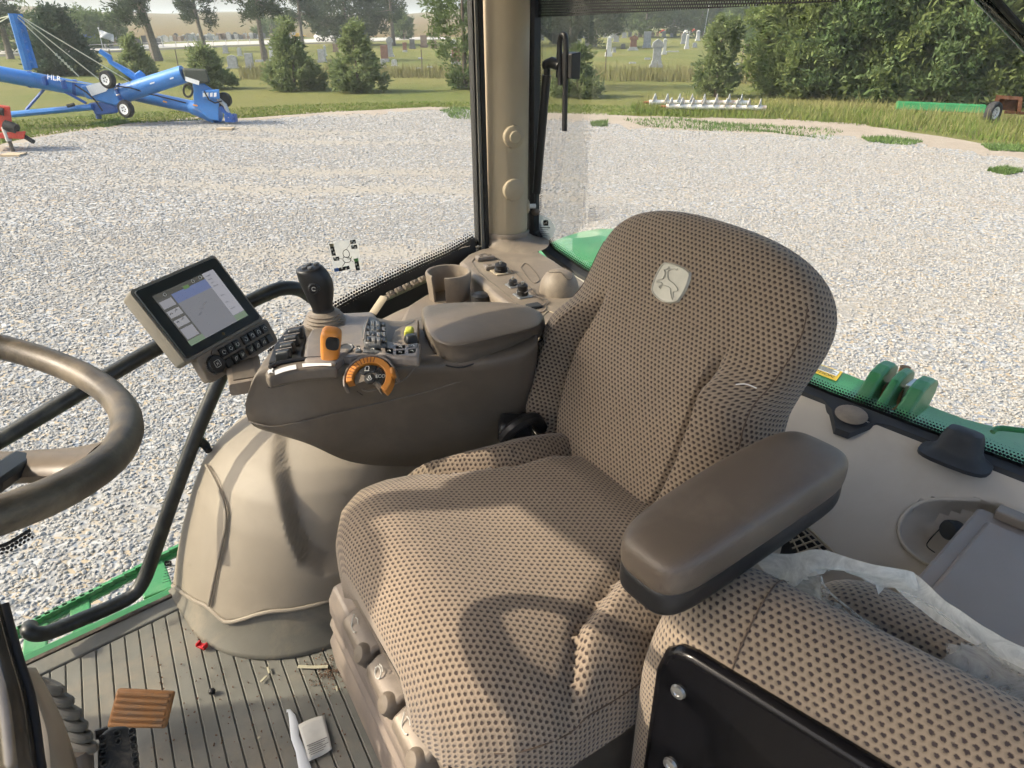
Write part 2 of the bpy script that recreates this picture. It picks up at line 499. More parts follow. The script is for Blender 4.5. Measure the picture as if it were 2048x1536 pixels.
# ------------------------------------------------------------------ grasses as blades
def blades(name, base, hgt, wid, lean, mat, label, seed, cat='grass'):
    rg = np.random.default_rng(seed); n = len(base)
    az = rg.uniform(0, 2 * math.pi, n)
    d = np.stack([np.cos(az), np.sin(az), np.zeros(n)], 1)
    l = np.stack([np.cos(az + 1.3), np.sin(az + 1.3), np.zeros(n)], 1) * (rg.uniform(.1, 1, n) * lean * hgt)[:, None]
    v = np.empty((n, 3, 3)); w = (wid * rg.uniform(.6, 1.4, n))[:, None]
    v[:, 0] = base - d * w; v[:, 1] = base + d * w
    v[:, 2] = base + l + np.stack([np.zeros(n), np.zeros(n), hgt], 1)
    me = np_mesh(name, v.reshape(-1, 3), np.arange(3 * n), 3)
    o = mkobj(name, me, mat, smooth=False)
    tag(o, label, cat, kind='stuff'); return o
def leafmat(name, c0, c1, ns=.6, tr=.25, ns2=5.0):
    mt, nt, b = newmat(name)
    pp = pos_nodes(nt)
    f = ramp_n(nt, noise_n(nt, pp, ns, 4, .6), .32, .68)
    f2 = ramp_n(nt, noise_n(nt, pp, ns2, 3, .6), .3, .7)
    c = mixc(nt, f, c0, c1)
    c = mixc(nt, math_n(nt, 'MULTIPLY', f2, .45), c, tuple(k * .62 for k in c0))
    nt.links.new(c, b.inputs['Base Color']); b.inputs['Roughness'].default_value = .75
    b.inputs['Specular IOR Level'].default_value = .2
    t = nd(nt, 'ShaderNodeBsdfTranslucent'); nt.links.new(c, t.inputs[0])
    mx = nd(nt, 'ShaderNodeMixShader'); mx.inputs[0].default_value = tr
    nt.links.new(b.outputs[0], mx.inputs[1]); nt.links.new(t.outputs[0], mx.inputs[2])
    nt.links.new(mx.outputs[0], nt.nodes['Material Output'].inputs[0])
    return mt
leafmat('dry_grass', (.33, .29, .13), (.19, .22, .075), .9)
leafmat('green_grass', (.12, .20, .035), (.20, .21, .06), .8)
leafmat('weed', (.10, .18, .045), (.15, .22, .075), 1.2)
def strip(px0, px1, n, rows, seed):
    """random ground points between two pixel polylines"""
    rg = np.random.default_rng(seed)
    a = np.array([PZ(x, y, 0) for x, y in px0]); b_ = np.array([PZ(x, y, 0) for x, y in px1])
    t = rg.uniform(0, 1, n) * (len(a) - 1.0001); i = t.astype(int); fr_ = (t - i)[:, None]
    A_ = a[i] * (1 - fr_) + a[i + 1] * fr_; B_ = b_[i] * (1 - fr_) + b_[i + 1] * fr_
    w = rg.uniform(0, 1, n)[:, None] ** rows
    return A_ * (1 - w) + B_ * w
rg = np.random.default_rng(3)
bs = strip([(1270, 225), (1400, 228), (1560, 236), (1700, 246), (1850, 262), (2048, 285), (2300, 320)], [(1290, 205), (1400, 206), (1560, 206), (1700, 208), (1850, 212), (2048, 232), (2300, 250)], 9000, 1, 11)
blades('tall_grass', bs, rg.uniform(.08, .36, len(bs)) * np.where(rg.uniform(0, 1, len(bs)) > .85, 1.7, 1.0), .011, .8, MATS['dry_grass'], 'tall dry yellow grass in front of the cedar hedge', 1)
bs = strip([(1270, 232), (1400, 236), (1560, 240), (1700, 250), (1850, 266), (2048, 294), (2300, 330)], [(1260, 215), (1400, 216), (1560, 216), (1700, 222), (1850, 230), (2048, 245), (2300, 270)], 11000, .8, 12)
blades('green_grass', bs, rg.uniform(.06, .32, len(bs)), .014, .6, MATS['green_grass'], 'green grass along the stony edge by the hedge', 2)
bs = strip([(480, 160), (620, 158), (760, 156), (930, 158), (1080, 160), (1250, 163), (1400, 165), (1520, 168)], [(480, 140), (620, 140), (760, 140), (930, 141), (1080, 140), (1250, 142), (1400, 143), (1520, 145)], 9000, 1.2, 13)
leafmat('fence_weed', (.17, .17, .07), (.24, .21, .11), .5)
blades('fence_row_weeds', bs, rg.uniform(.15, .75, len(bs)), .022, .4, MATS['fence_weed'], 'band of brownish weeds along the cemetery fence line', 4)
def patch(px, n, seed):
    a = np.array([PZ(x, y, 0) for x, y in px]); cen = a.mean(0); rg = np.random.default_rng(seed)
    i = rg.integers(0, len(a), n); j = (i + 1) % len(a); t = rg.uniform(0, 1, n)[:, None]
    e = a[i] * (1 - t) + a[j] * t
    return cen + (e - cen) * (rg.uniform(0, 1, n)[:, None] ** .55)
for k, (px, lab) in enumerate([
    ([(1245, 240), (1330, 236), (1430, 246), (1560, 252), (1690, 262), (1660, 280), (1560, 266), (1400, 262), (1290, 254)], 'long green clover patch on the stony edge right of the pillar'),
    ([(1720, 276), (1780, 275), (1850, 284), (1820, 292), (1740, 286)], 'small green weed patch on the pinkish gravel below the hedge'),
    ([(1960, 290), (2048, 292), (2060, 305), (1980, 302)], 'weed patch at the gravel edge near the trailer wheel'),
    ([(1970, 342), (2010, 337), (2046, 345), (2010, 352)], 'lone weed tuft out on the gravel near the right frame edge'),
    ([(880, 222), (910, 215), (950, 218), (950, 240), (905, 238)], 'weed patch on the gravel left of the tan pillar'),
    ([(1180, 246), (1215, 243), (1215, 254), (1185, 254)], 'little weed tuft on the dirt right of the window handle'),
    ([(180, 250), (240, 238), (260, 246), (210, 256)], 'dark weed clump at the gravel edge below the blue auger')]):
    bs = patch(px, 2600 if k == 0 else 1100, 40 + k); rg = np.random.default_rng(k)
    blades('weed_patch', bs, rg.uniform(.03, .13, len(bs)), .016, .9, MATS['weed'], lab, 60 + k, 'weeds')
# short turf tufts over the near lawn so the edge is not a clean line
bs = strip([(-60, 300), (60, 276), (250, 248), (470, 238), (640, 226), (860, 214), (1090, 226), (1270, 232)], [(-60, 250), (60, 240), (250, 226), (470, 216), (640, 208), (860, 203), (1090, 208), (1270, 212)], 15000, 1.3, 21)
rg = np.random.default_rng(9)
blades('lawn_edge_grass', bs, rg.uniform(.02, .08, len(bs)), .02, .6, MATS['green_grass'], 'short mown grass along the edge of the yard', 5)
# ================================================================== TREES
M('bark', (.10, .078, .06), .9, var=.4, vs=9, bump=.8, bs=30, bd=.02)
M('bark_grey', (.17, .145, .12), .9, var=.35, vs=9, bump=.8, bs=30, bd=.02)
leafmat('cedar_leaf', (.15, .21, .070), (.23, .27, .10), .9, .42)
leafmat('cedar_leaf_b', (.125, .195, .080), (.19, .245, .11), .9, .42)
leafmat('bush_leaf', (.16, .215, .09), (.22, .26, .115), 1.2, .45)
leafmat('pine_leaf', (.060, .088, .052), (.085, .115, .062), .8, .25)
leafmat('spruce_leaf', (.050, .085, .056), (.072, .110, .066), .9, .2)
leafmat('broad_leaf', (.095, .145, .05), (.14, .19, .07), .3, .3)

def spray_mesh(name, B, D, Ln, W, k, seed):
    """clusters of k thin leaves starting at B, heading D"""
    rg = np.random.default_rng(seed); n = len(B)
    B = np.repeat(B, k, 0); D = np.repeat(D, k, 0); Ln = np.repeat(Ln, k); n2 = n * k
    d = D + rg.normal(size=(n2, 3)) * .55
    d /= np.linalg.norm(d, axis=1)[:, None] + 1e-9
    st = B + rg.normal(size=(n2, 3)) * (Ln * .35)[:, None]
    l = Ln * rg.uniform(.5, 1.2, n2)
    s = np.cross(d, rg.normal(size=(n2, 3))); s /= np.linalg.norm(s, axis=1)[:, None] + 1e-9
    w = (W * rg.uniform(.6, 1.4, n2))[:, None]
    v = np.empty((n2, 4, 3))
    v[:, 0] = st; v[:, 1] = st + d * (l * .45)[:, None] + s * w
    v[:, 2] = st + d * l[:, None]; v[:, 3] = st + d * (l * .45)[:, None] - s * w
    return np_mesh(name, v.reshape(-1, 3), np.arange(4 * n2), 4)

def trunk_mb(h, r0, r1, bend, seed, limbs=()):
    rg = np.random.default_rng(seed); g = MB(); pts = []; rs = []
    off = rg.normal(size=2) * bend
    for t in np.linspace(0, 1, 8):
        pts.append(V(off[0] * t * t + .06 * bend * math.sin(7 * t), off[1] * t * t, h * t)); rs.append((r0 * (1.25 if t == 0 else 1)) * (1 - t) + r1 * t)
    g.tube(pts, rs, 8)
    for p, q, r in limbs:
        mid = (V(*p) + V(*q)) / 2 + V(0, 0, -.15)
        g.tube([p, mid, q], [r, r * .7, r * .3], 5)
    return g

def cone_tree(name, label, cat, loc, h, w, leaf, seed, n=1500, k=6, L=.22, prof=None, lump=.25, group=None, w2=None, base=.0, barkn='bark', clump=.085):
    """cedar, juniper or spruce: foliage sprays over a lumpy shell, denser outside"""
    t = thing(name, label, cat, loc, group)
    rg = np.random.default_rng(seed)
    if prof is None: prof = [(0, .55), (.12, .9), (.3, 1.0), (.55, .8), (.8, .45), (1, .05)]
    px_, py_ = zip(*prof)
    u = rg.uniform(0, 1, n * 3); pr = np.interp(u, px_, py_)
    ok = rg.uniform(0, 1, n * 3) < (pr / max(py_) * .85 + .15)
    u = u[ok][:n]; pr = pr[ok][:n]; n = len(u)
    a = rg.uniform(0, 2 * math.pi, n)
    lob = 1 + lump * (np.sin(3 * a + seed + u * 5) * .5 + np.sin(5 * a - u * 11 + seed * 2) * .35 + np.sin(9 * a + 17 * u) * .3)
    # boughs: clumps sit on the shell, sprays gather round each clump so gaps stay between them
    per = 14
    nc = max(40, n // per)
    ci_ = rg.integers(0, n, nc); uc, ac = u[ci_], a[ci_]
    rc_ = (rg.uniform(.45, 1, nc) ** .5) * pr[ci_] * lob[ci_]
    C_ = np.stack([np.cos(ac) * rc_ * w / 2, np.sin(ac) * rc_ * (w2 or w) / 2, base + uc * (h - base)], 1)
    Dc = np.stack([np.cos(ac), np.sin(ac), rg.uniform(.1, .9, nc)], 1); Dc /= np.linalg.norm(Dc, axis=1)[:, None]
    cs_ = clump * w * rg.uniform(.6, 1.3, nc)
    ii = np.repeat(np.arange(nc), per); off = rg.normal(size=(nc * per, 3)) * .5
    along = rg.uniform(-.6, 1.2, nc * per)
    Bp = C_[ii] + (off * V(1, 1, .6) + Dc[ii] * along[:, None]) * cs_[ii][:, None]
    Bp[:, 2] = np.maximum(Bp[:, 2], .05)
    D = Dc[ii] + rg.normal(size=(nc * per, 3)) * .25; D /= np.linalg.norm(D, axis=1)[:, None]
    me = spray_mesh('crown', Bp, D, L * rg.uniform(.6, 1.3, nc * per), L * .15, k, seed + 1)
    o = mkobj('crown', me, MATS[leaf], None, smooth=False); o.parent = t
    g = trunk_mb(h * .8, max(.05, w * .035), .02, .12, seed)
    o = g.build('trunk', MATS[barkn], None); o.parent = t
    return t
def at_px(x, y):
    p = PZ(x, y, 0); D = p @ cF
    return p, D / FPX * 1 / math.cos(PITCH) * 1.0   # metres per pixel there (approx.)
def mpp(x, y):
    p = PZ(x, y, 0); return ((p - CAM) @ cW) / FPX

# the small junipers on the lawn
def juniper(x, y, top, wpx, label, seed, lobes=None, leaf='bush_leaf', n=1500, prof=None):
    p, _ = at_px(x, y); s = mpp(x, y)
    h = PD(x, top, p @ cF)[2]; w = wpx * s * .92
    return cone_tree('juniper', label, 'bush', p, h, w, leaf, seed, n=n, k=6, L=.24, prof=prof, lump=.34, clump=.065)
col_prof = [(0, .7), (.12, 1.0), (.30, .92), (.42, .6), (.55, .42), (.8, .3), (1, .08)]
juniper(275, 158, 76, 80, 'dark juniper behind the blue auger, nearer the spruce', 1, prof=col_prof)
juniper(418, 178, 88, 90, 'ragged juniper behind the black-hooded end of the blue auger', 2, prof=col_prof)
juniper(590, 180, 46, 108, 'two-lobed juniper right of the blue auger in front of the headstones', 3, n=2000, prof=col_prof)
juniper(718, 184, 44, 104, 'columnar juniper on the lawn midway between auger and tan pillar', 4, n=2000, prof=col_prof)
juniper(1155, 194, 96, 92, 'thin juniper partly behind the black window handle', 6, n=1100, prof=col_prof)
juniper(1430, 194, 30, 76, 'narrow juniper behind the white screw conveyors', 7, n=1700, prof=[(0, .7), (.2, 1), (.4, .8), (.6, .55), (.75, .8), (.9, .5), (1, .1)])
# the tall broad tree at the pillar's left edge
p, _ = at_px(930, 178)
cone_tree('leafy_tree', 'tall loose green tree touching the tan pillar on its left', 'tree', p, 9, 3.7, 'broad_leaf', 31, n=3600, k=6, L=.24, prof=[(0, .25), (.1, .35), (.25, .85), (.5, 1), (.8, .8), (1, .2)], lump=.35)
# spruce behind the auger
p, _ = at_px(135, 150)
cone_tree('spruce_tree', 'dark spruce standing behind the blue auger tube', 'tree', p, PD(135, 12, p @ cF)[2] + .1, 106 * mpp(135, 150), 'spruce_leaf', 41, n=3200, k=7, L=.28, prof=[(0, .6), (.08, 1), (.3, .85), (.6, .5), (.85, .22), (1, .02)], lump=.22)
# big cedar hedge on the right, tree by tree
hed = [(1632, 196, 8.0, 4.6, 'cedar_leaf'), (1715, 200, 9.0, 5.4, 'cedar_leaf_b'), (1805, 204, 9.4, 5.4, 'cedar_leaf'), (1895, 208, 9.6, 5.4, 'cedar_leaf_b'), (2005, 212, 9.2, 5.4, 'cedar_leaf'), (2130, 216, 9.2, 5.2, 'cedar_leaf_b')]
hl = ['leftmost cedar of the hedge, next to the narrow juniper', 'second cedar of the hedge from its left end', 'third cedar of the hedge, left of the green sheet metal', 'fourth cedar of the hedge, behind the green sheet metal', 'cedar of the hedge behind the trailer wheel', 'cedar of the hedge cut by the right picture edge']
for i, (x, y, h, w, lf) in enumerate(hed):
    p, _ = at_px(x, y); p = p + cF * 1.2
    cone_tree('cedar_tree', hl[i], 'tree', p, h, w, lf, 50 + i, n=6500 if i < 5 else 3500, k=8, L=.34, prof=[(0, .75), (.08, .95), (.3, 1.0), (.6, .85), (.85, .5), (1, .12)], lump=.30, clump=.075, group='cedars of the hedge')
p, _ = at_px(1520, 110)
cone_tree('cedar_tree', 'small far cedar peeping out left of the hedge', 'tree', p, 3.9, 3.4, 'cedar_leaf_b', 61, n=1300, k=6, L=.3)

# pines with bare trunks
def pine(x, y, label, seed, h=11, lean=0.0, crown0=.30, spread=2.6, n=520, tr=.28, leaf='pine_leaf', group='pines at the cemetery'):
    p, _ = at_px(x, y); t = thing('pine_tree', label, 'tree', p, group)
    rg = np.random.default_rng(seed); B = []; D = []; limbs = []
    nb = 34
    for i in range(nb):
        u = crown0 + (1 - crown0) * (i + rg.uniform(0, .8)) / nb
        a = rg.uniform(0, 2 * math.pi); ln = spread * (1.05 - .75 * (u - crown0) / (1 - crown0)) * rg.uniform(.5, 1.1)
        c0 = V(lean * u * h * .1, 0, u * h); tip = c0 + V(math.cos(a) * ln, math.sin(a) * ln, rg.uniform(-.7, .35))
        limbs.append((c0, tip, .05))
        m_ = n // nb
        tt = rg.uniform(.35, 1.05, m_)
        pts_ = c0 + np.outer(tt, tip - c0) + rg.normal(size=(m_, 3)) * .26
        B.append(pts_); D.append(np.tile(unit(tip - c0) + V(0, 0, .5), (m_, 1)))
    B = np.concatenate(B); D = np.concatenate(D)
    me = spray_mesh('crown', B, D, np.full(len(B), .42), .05, 11, seed)
    o = mkobj('crown', me, MATS[leaf], None, smooth=False); o.parent = t
    g = MB(); pts_ = [V(lean * u * h * .1 + .12 * math.sin(u * 5 + seed), .1 * math.sin(u * 4), u * h) for u in np.linspace(0, 1, 9)]
    g.tube(pts_, [tr * (1.2 if k == 0 else 1 - .1 * k) for k in range(9)], 8)
    for a_, b_, r in limbs: g.tube([a_, (a_ + b_) / 2 + V(0, 0, -.12), b_], [r, r * .7, r * .3], 4, caps=False)
    o = g.build('trunk', MATS['bark_grey'], None); o.parent = t
    return t
pine(313, 122, 'pine with a thick leaning trunk just right of the spruce', 71, lean=-.5, n=1250, tr=.42)
pine(411, 104, 'second pine from the spruce, slender leaning trunk', 72, lean=-.4, n=1100)
pine(532, 122, 'pine with an upright trunk between auger hood and juniper', 73, n=1150, tr=.26)
pine(607, 96, 'pine rising directly behind the two-lobed juniper', 74, n=1100)
pine(787, 92, 'pine with its bare trunk right of the dark evergreen', 75, lean=-.2, n=900)
pine(20, 118, 'pine cut by the left picture edge behind the auger mast', 76, n=1000, crown0=.16)
p, _ = at_px(695, 90)
cone_tree('evergreen_tree', 'wide dark evergreen above the columnar juniper', 'tree', p, 12, 11.5, 'pine_leaf', 81, n=4200, k=7, L=.5, prof=[(0, .05), (.08, .25), (.12, .8), (.3, 1), (.6, .7), (1, .1)], lump=.35, barkn='bark_grey')
# broad trees beyond the far road side, left
for i, (x, y, h, w, lab) in enumerate([
    (60, 104, 4.4, 9, 'rounded far tree left of the spruce beyond the road'), (165, 96, 4.3, 7, 'rounded far tree right of the spruce top beyond the road'),
    (205, 94, 4.0, 8, 'low far trees between spruce and thick pine trunk'), (545, 76, 3.4, 6, 'small far tree beside the upright pine trunk'), (808, 79, 5.0, 3.2, 'thin far tree by the road right of the bare pine trunk')]):
    p, _ = at_px(x, y)
    cone_tree('leafy_tree', lab, 'tree', p, h, w, 'broad_leaf', 90 + i, n=900, k=5, L=.6, prof=[(0, .3), (.2, .9), (.5, 1), (.8, .75), (1, .2)])
# the wooded backdrop of the cemetery on the right: trunks can be told apart, each tree a thing
wood = [(1000, 92, 8, 9), (1112, 88, 7.4, 7.5), (1140, 97, 7.5, 6), (1190, 94, 8, 7), (1232, 74, 9.5, 10), (1290, 76, 10, 10), (1345, 74, 10, 10), (1400, 72, 10.5, 11), (1455, 72, 10, 9.5), (1500, 78, 6.5, 8), (1080, 70, 9, 10), (1160, 66, 10, 12), (1260, 64, 11, 14), (1370, 64, 11, 14), (1470, 64, 9, 14)]
wl = ['far tree hidden behind the tan pillar', 'dark tree just right of the window strut', 'tree with a grey trunk left of the black latch box', 'dark-crowned tree right of the black latch box', 'broad tree above the brown headstone', 'broad tree above the capped grey monument', 'broad tree left of the white flagpole', 'broad tree behind the white flagpole', 'broad tree above the narrow juniper', 'low tree at the hedge end', 'hazy far tree above the window handle top', 'hazy far tree between the two grey-trunked trees', 'hazy far tree in the gap above the brown headstone', 'hazy far tree behind the flagpole', 'hazy far tree left of the hedge top']
for i, (x, y, h, w) in enumerate(wood):
    p, _ = at_px(x, y)
    dark = i in (1, 2, 3)
    cone_tree('leafy_tree', wl[i], 'tree', p, h, w, 'pine_leaf' if dark else 'broad_leaf', 120 + i, n=1500, k=6, L=.55 if p @ cF < 110 else .9, prof=[(0, .03), (.16, .06), (.24, .75), (.45, 1), (.75, .85), (1, .25)], lump=.3, barkn='bark_grey', group='cemetery trees')
# ================================================================== CEMETERY
M('granite_grey', (.27, .28, .285), .6, var=.2, vs=5, bump=.3, bs=60, bd=.01)
M('granite_white', (.37, .38, .375), .6, var=.15, vs=5)
M('granite_red', (.17, .085, .065), .5, var=.25, vs=5)
M('granite_brown', (.20, .145, .115), .55, var=.25, vs=5)
M('granite_dark', (.09, .092, .095), .5, var=.25, vs=5)
AX = [tuple(cR), tuple(cF), (0, 0, 1)]
def arc_top(w, h, k=8, rise=.25):
    pts = [(-w / 2, 0), (w / 2, 0)]
    for t in np.linspace(0, math.pi, k):
        pts.append((w / 2 * math.cos(t), h * (1 - rise) + h * rise * math.sin(t)))
    return pts
def stone_mesh(kind, w, h, d):
    """headstone parts as (name, MB) in local axes: x along cR, y depth, z up"""
    def L(x, y, z): return V(*(cR * x + cF * y)) + V(0, 0, z)
    a = MB(); b_ = MB()
    if kind == 'slab':
        a.prism([L(x, -d / 2, .12 * h + z * .88) for x, z in arc_top(w * .86, h)], cF * d)
        b_.box(L(0, 0, .06 * h), (w * 1.1, d * 1.7, .12 * h), AX)
    elif kind == 'block':
        a.box(L(0, 0, .6 * h), (w * .84, d, .8 * h), AX)
        b_.box(L(0, 0, .1 * h), (w, d * 1.6, .2 * h), AX)
    elif kind == 'monument':
        a.box(L(0, 0, .47 * h), (w * .62, d * .8, .46 * h), AX, .94)
        a.box(L(0, 0, .73 * h), (w * .86, d * 1.05, .06 * h), AX)
        a.prism([L(x, -d / 2, z) for x, z in ((-w * .42, .76 * h), (w * .42, .76 * h), (w * .36, .88 * h), (0, h), (-w * .36, .88 * h))], cF * d)
        b_.box(L(0, 0, .17 * h), (w * .8, d * 1.1, .14 * h), AX, .9); b_.box(L(0, 0, .05 * h), (w, d * 1.5, .1 * h), AX)
    elif kind == 'obelisk':
        a.box(L(0, 0, .55 * h), (w * .7, w * .7, .7 * h), AX, .72)
        a.box(L(0, 0, .95 * h), (w * .5, w * .5, .1 * h), AX, .05)
        b_.box(L(0, 0, .1 * h), (w, w, .2 * h), AX, .9)
    elif kind == 'column':
        a.box(L(0, 0, .5 * h), (w * .72, w * .6, .66 * h), AX, .92)
        a.box(L(0, 0, .86 * h), (w * .9, w * .8, .05 * h), AX); a.box(L(0, 0, .94 * h), (w * .6, w * .5, .12 * h), AX, .4)
        b_.box(L(0, 0, .085 * h), (w, w, .17 * h), AX)
    else:
        a.box(L(0, 0, .3 * h), (w, d, .6 * h), AX, .9); b_ = None
    return a, b_
def headstone(x, y, wpx, hpx, kind, matn, label, group=None, parts=True):
    p, _ = at_px(x, y); s = mpp(x, y)
    a, b_ = stone_mesh(kind, wpx * s, hpx * s * 1.1, .22 if kind != 'flat' else .3)
    a.v = [tuple(V(*q) + p) for q in a.v]
    if b_ is None:
        o = a.build('grave_marker', MATS[matn], smooth=False, bevel=.01)
        return tag(o, label, 'headstone', group)
    b_.v = [tuple(V(*q) + p) for q in b_.v]
    t = thing('headstone', label, 'headstone', p, group)
    a.build('stone', MATS[matn], t, smooth=False, bevel=.012); b_.build('plinth', MATS[matn if matn != 'granite_red' else 'granite_grey'], t, smooth=False, bevel=.012)
    return t
G_, W_, Rd, Br, Dk = 'granite_grey', 'granite_white', 'granite_red', 'granite_brown', 'granite_dark'
HS = [(467, 137, 22, 22, 'slab', G_, 'round-topped grey headstone left of the upright pine trunk, nearer the auger'),
 (501, 139, 18, 27, 'block', G_, 'grey block headstone directly left of the upright pine trunk'),
 (452, 107, 11, 14, 'slab', G_, 'small grey headstone between the two leaning pines'),
 (480, 112, 9, 14, 'slab', W_, 'small pale headstone behind the round-topped grey one'),
 (545, 124, 10, 34, 'obelisk', W_, 'slim pale obelisk leaning against the view of the upright pine trunk'),
 (519, 124, 16, 6, 'flat', G_, 'low flat marker beside the grey block headstone'),
 (560, 108, 10, 15, 'slab', G_, 'grey headstone just left of the two-lobed juniper'),
 (645, 125, 17, 22, 'block', G_, 'grey block headstone between the two lawn junipers'),
 (651, 112, 6, 18, 'column', W_, 'narrow pale stone column behind the grey block between the junipers'),
 (672, 104, 12, 14, 'block', Br, 'brown block headstone left of the columnar juniper'),
 (693, 96, 10, 12, 'slab', G_, 'small grey headstone at the columnar juniper'),
 (770, 124, 17, 28, 'block', Rd, 'red-brown headstone right of the columnar juniper'),
 (767, 136, 11, 14, 'slab', G_, 'low grey headstone below the red-brown one'),
 (789, 132, 12, 11, 'slab', W_, 'small slanted pale stone on the grass right of the columnar juniper'),
 (781, 114, 16, 34, 'monument', G_, 'grey figure-topped monument behind the red-brown headstone'),
 (788, 90, 8, 18, 'block', Br, 'brown headstone at the foot of the bare pine trunk'),
 (810, 104, 9, 16, 'block', Rd, 'small red headstone right of the grey figure-topped monument'),
 (825, 98, 12, 16, 'block', Dk, 'dark headstone on a pale base near the road'),
 (848, 95, 15, 20, 'block', Br, 'brown headstone with a pale top near the road'),
 (868, 97, 14, 14, 'slab', Br, 'brownish headstone next to the leafy tree by the pillar'),
 (912, 129, 19, 28, 'block', Rd, 'dark red block headstone beside the leafy tree at the pillar'),
 (908, 115, 15, 30, 'column', W_, 'pale stone column behind the dark red block by the pillar'),
 (841, 118, 10, 4, 'flat', G_, 'flat marker in the grass left of the leafy tree'),
 (860, 136, 12, 5, 'flat', G_, 'flat marker nearest the pillar in the fence weeds'),
 (838, 138, 14, 4, 'flat', W_, 'pale flat marker in the fence weeds left of the pillar'),
 (1217, 113, 14, 34, 'obelisk', W_, 'pale tall stone shaft right of the black latch box'),
 (1228, 105, 8, 8, 'block', G_, 'small grey block behind the pale tall shaft'),
 (1266, 101, 21, 25, 'monument', Rd, 'red-brown capped monument in the cemetery lawn'),
 (1293, 96, 17, 27, 'block', G_, 'tall grey block headstone right of the red-brown capped monument'),
 (1312, 135, 27, 47, 'monument', G_, 'large grey pointed monument, the biggest on the right lawn'),
 (1328, 109, 9, 27, 'column', W_, 'slim pale column behind the large pointed monument'),
 (1373, 98, 9, 25, 'obelisk', W_, 'slim pale obelisk left of the narrow juniper'),
 (1367, 88, 12, 18, 'slab', G_, 'grey headstone behind the slim obelisk left of the narrow juniper'),
 (1174, 93, 14, 20, 'monument', G_, 'grey monument seen above the black latch box'),
 (1190, 94, 8, 20, 'column', W_, 'narrow pale column right of the grey monument over the latch box'),
 (1395, 82, 9, 18, 'column', W_, 'pale column below the white flagpole'),
 (1389, 95, 9, 8, 'slab', G_, 'low grey stone right of the slim obelisk'),
 (1476, 80, 12, 12, 'slab', G_, 'grey headstone between narrow juniper and hedge'),
 (1490, 104, 12, 14, 'slab', Br, 'brownish headstone at the left end of the hedge'),
 (1150, 85, 9, 12, 'slab', G_, 'grey headstone just right of the window handle bar'),
 (1159, 83, 8, 12, 'block', G_, 'grey block close to the window handle bar among small stones'),
 (1232, 84, 12, 14, 'slab', G_, 'grey headstone under the dark-crowned tree'),
 (1246, 98, 10, 9, 'slab', Dk, 'small dark headstone left of the red-brown capped monument'),
 (1295, 119, 12, 5, 'flat', G_, 'flat marker left of the large pointed monument'),
 (1265, 127, 14, 4, 'flat', G_, 'flat marker in the weeds in front of the red-brown monument'),
 (1345, 104, 26, 3, 'flat', G_, 'long low kerb stone right of the slim pale column'),
 (1180, 112, 14, 6, 'flat', W_, 'pale flat marker right of the latch box'),
 (1470, 132, 18, 8, 'flat', G_, 'low grey marker in the grass right of the narrow juniper')]
for h_ in HS: headstone(*h_)
# far rows that only read as small stones: alike, one group
rg = np.random.default_rng(17)
small = {}
def far_row(x0, x1, y0, y1, n, label, mats, group):
    for i in range(n):
        t = (i + rg.uniform(-.35, .35)) / n
        x = x0 + (x1 - x0) * t; y = y0 + (y1 - y0) * t + rg.uniform(-1.6, 1.6)
        p, _ = at_px(x, y); mn = mats[int(rg.integers(0, len(mats)))]; kd = ('slab', 'block', 'slab', 'column')[int(rg.integers(0, 4))]
        key = (mn, kd)
        if key not in small:
            a, b_ = stone_mesh(kd, .9, 1.0, .25); a.add(b_.v, b_.f)
            small[key] = a.mesh('headstone'); small[key].materials.append(MATS[mn])
        o = bpy.data.objects.new('headstone', small[key]); COL.objects.link(o)
        o.location = p; s = rg.uniform(.65, 1.2); o.scale = (s, s, s * rg.uniform(.8, 1.15)); o.rotation_euler = (0, 0, rg.uniform(-.2, .2))
        tag(o, label, 'headstone', group)
far_row(-10, 330, 97, 88, 34, 'small headstone in the far rows beyond the road, left of the thick pine trunk', [G_, Dk, Br, G_], 'far rows left of the thick pine')
far_row(320, 560, 84, 76, 30, 'small headstone in the far rows beyond the road, right of the thick pine trunk', [G_, Dk, Br, G_], 'far rows right of the thick pine')
far_row(340, 600, 79, 73, 26, 'tiny headstone in the farthest row by the dry field', [G_, Dk, W_], 'farthest row by the dry field')
far_row(1085, 1330, 80, 72, 20, 'small far headstone under the cemetery trees left of the flagpole', [G_, W_, Br], 'far stones left of the flagpole')
far_row(1330, 1490, 74, 70, 10, 'small far headstone under the cemetery trees right of the flagpole', [G_, W_, Br], 'far stones right of the flagpole')
# posts of the guard rail along the road
M('rail_steel', (.45, .44, .42), .6)
def rail(px, zoff, label):
    P = [PZ(x, y, 0) for x, y in px]; t = thing('guard_rail', label, 'guard rail', P[0])
    g = MB(); g.tube([q + V(0, 0, .6) for q in P], .09, 6, flat=.3); g.build('rail', MATS['rail_steel'], t)
    for i in range(len(P) - 1):
        for k in range(4):
            q = P[i] + (P[i + 1] - P[i]) * k / 4
            g = MB(); g.box(q + V(0, 0, .32), (.1, .1, .64)); g.build('post', MATS['rail_steel'], t, smooth=False)
rail([(180, 101), (300, 96), (400, 91), (500, 87), (600, 83)], 0, 'low pale guard rail along the road behind the pines')
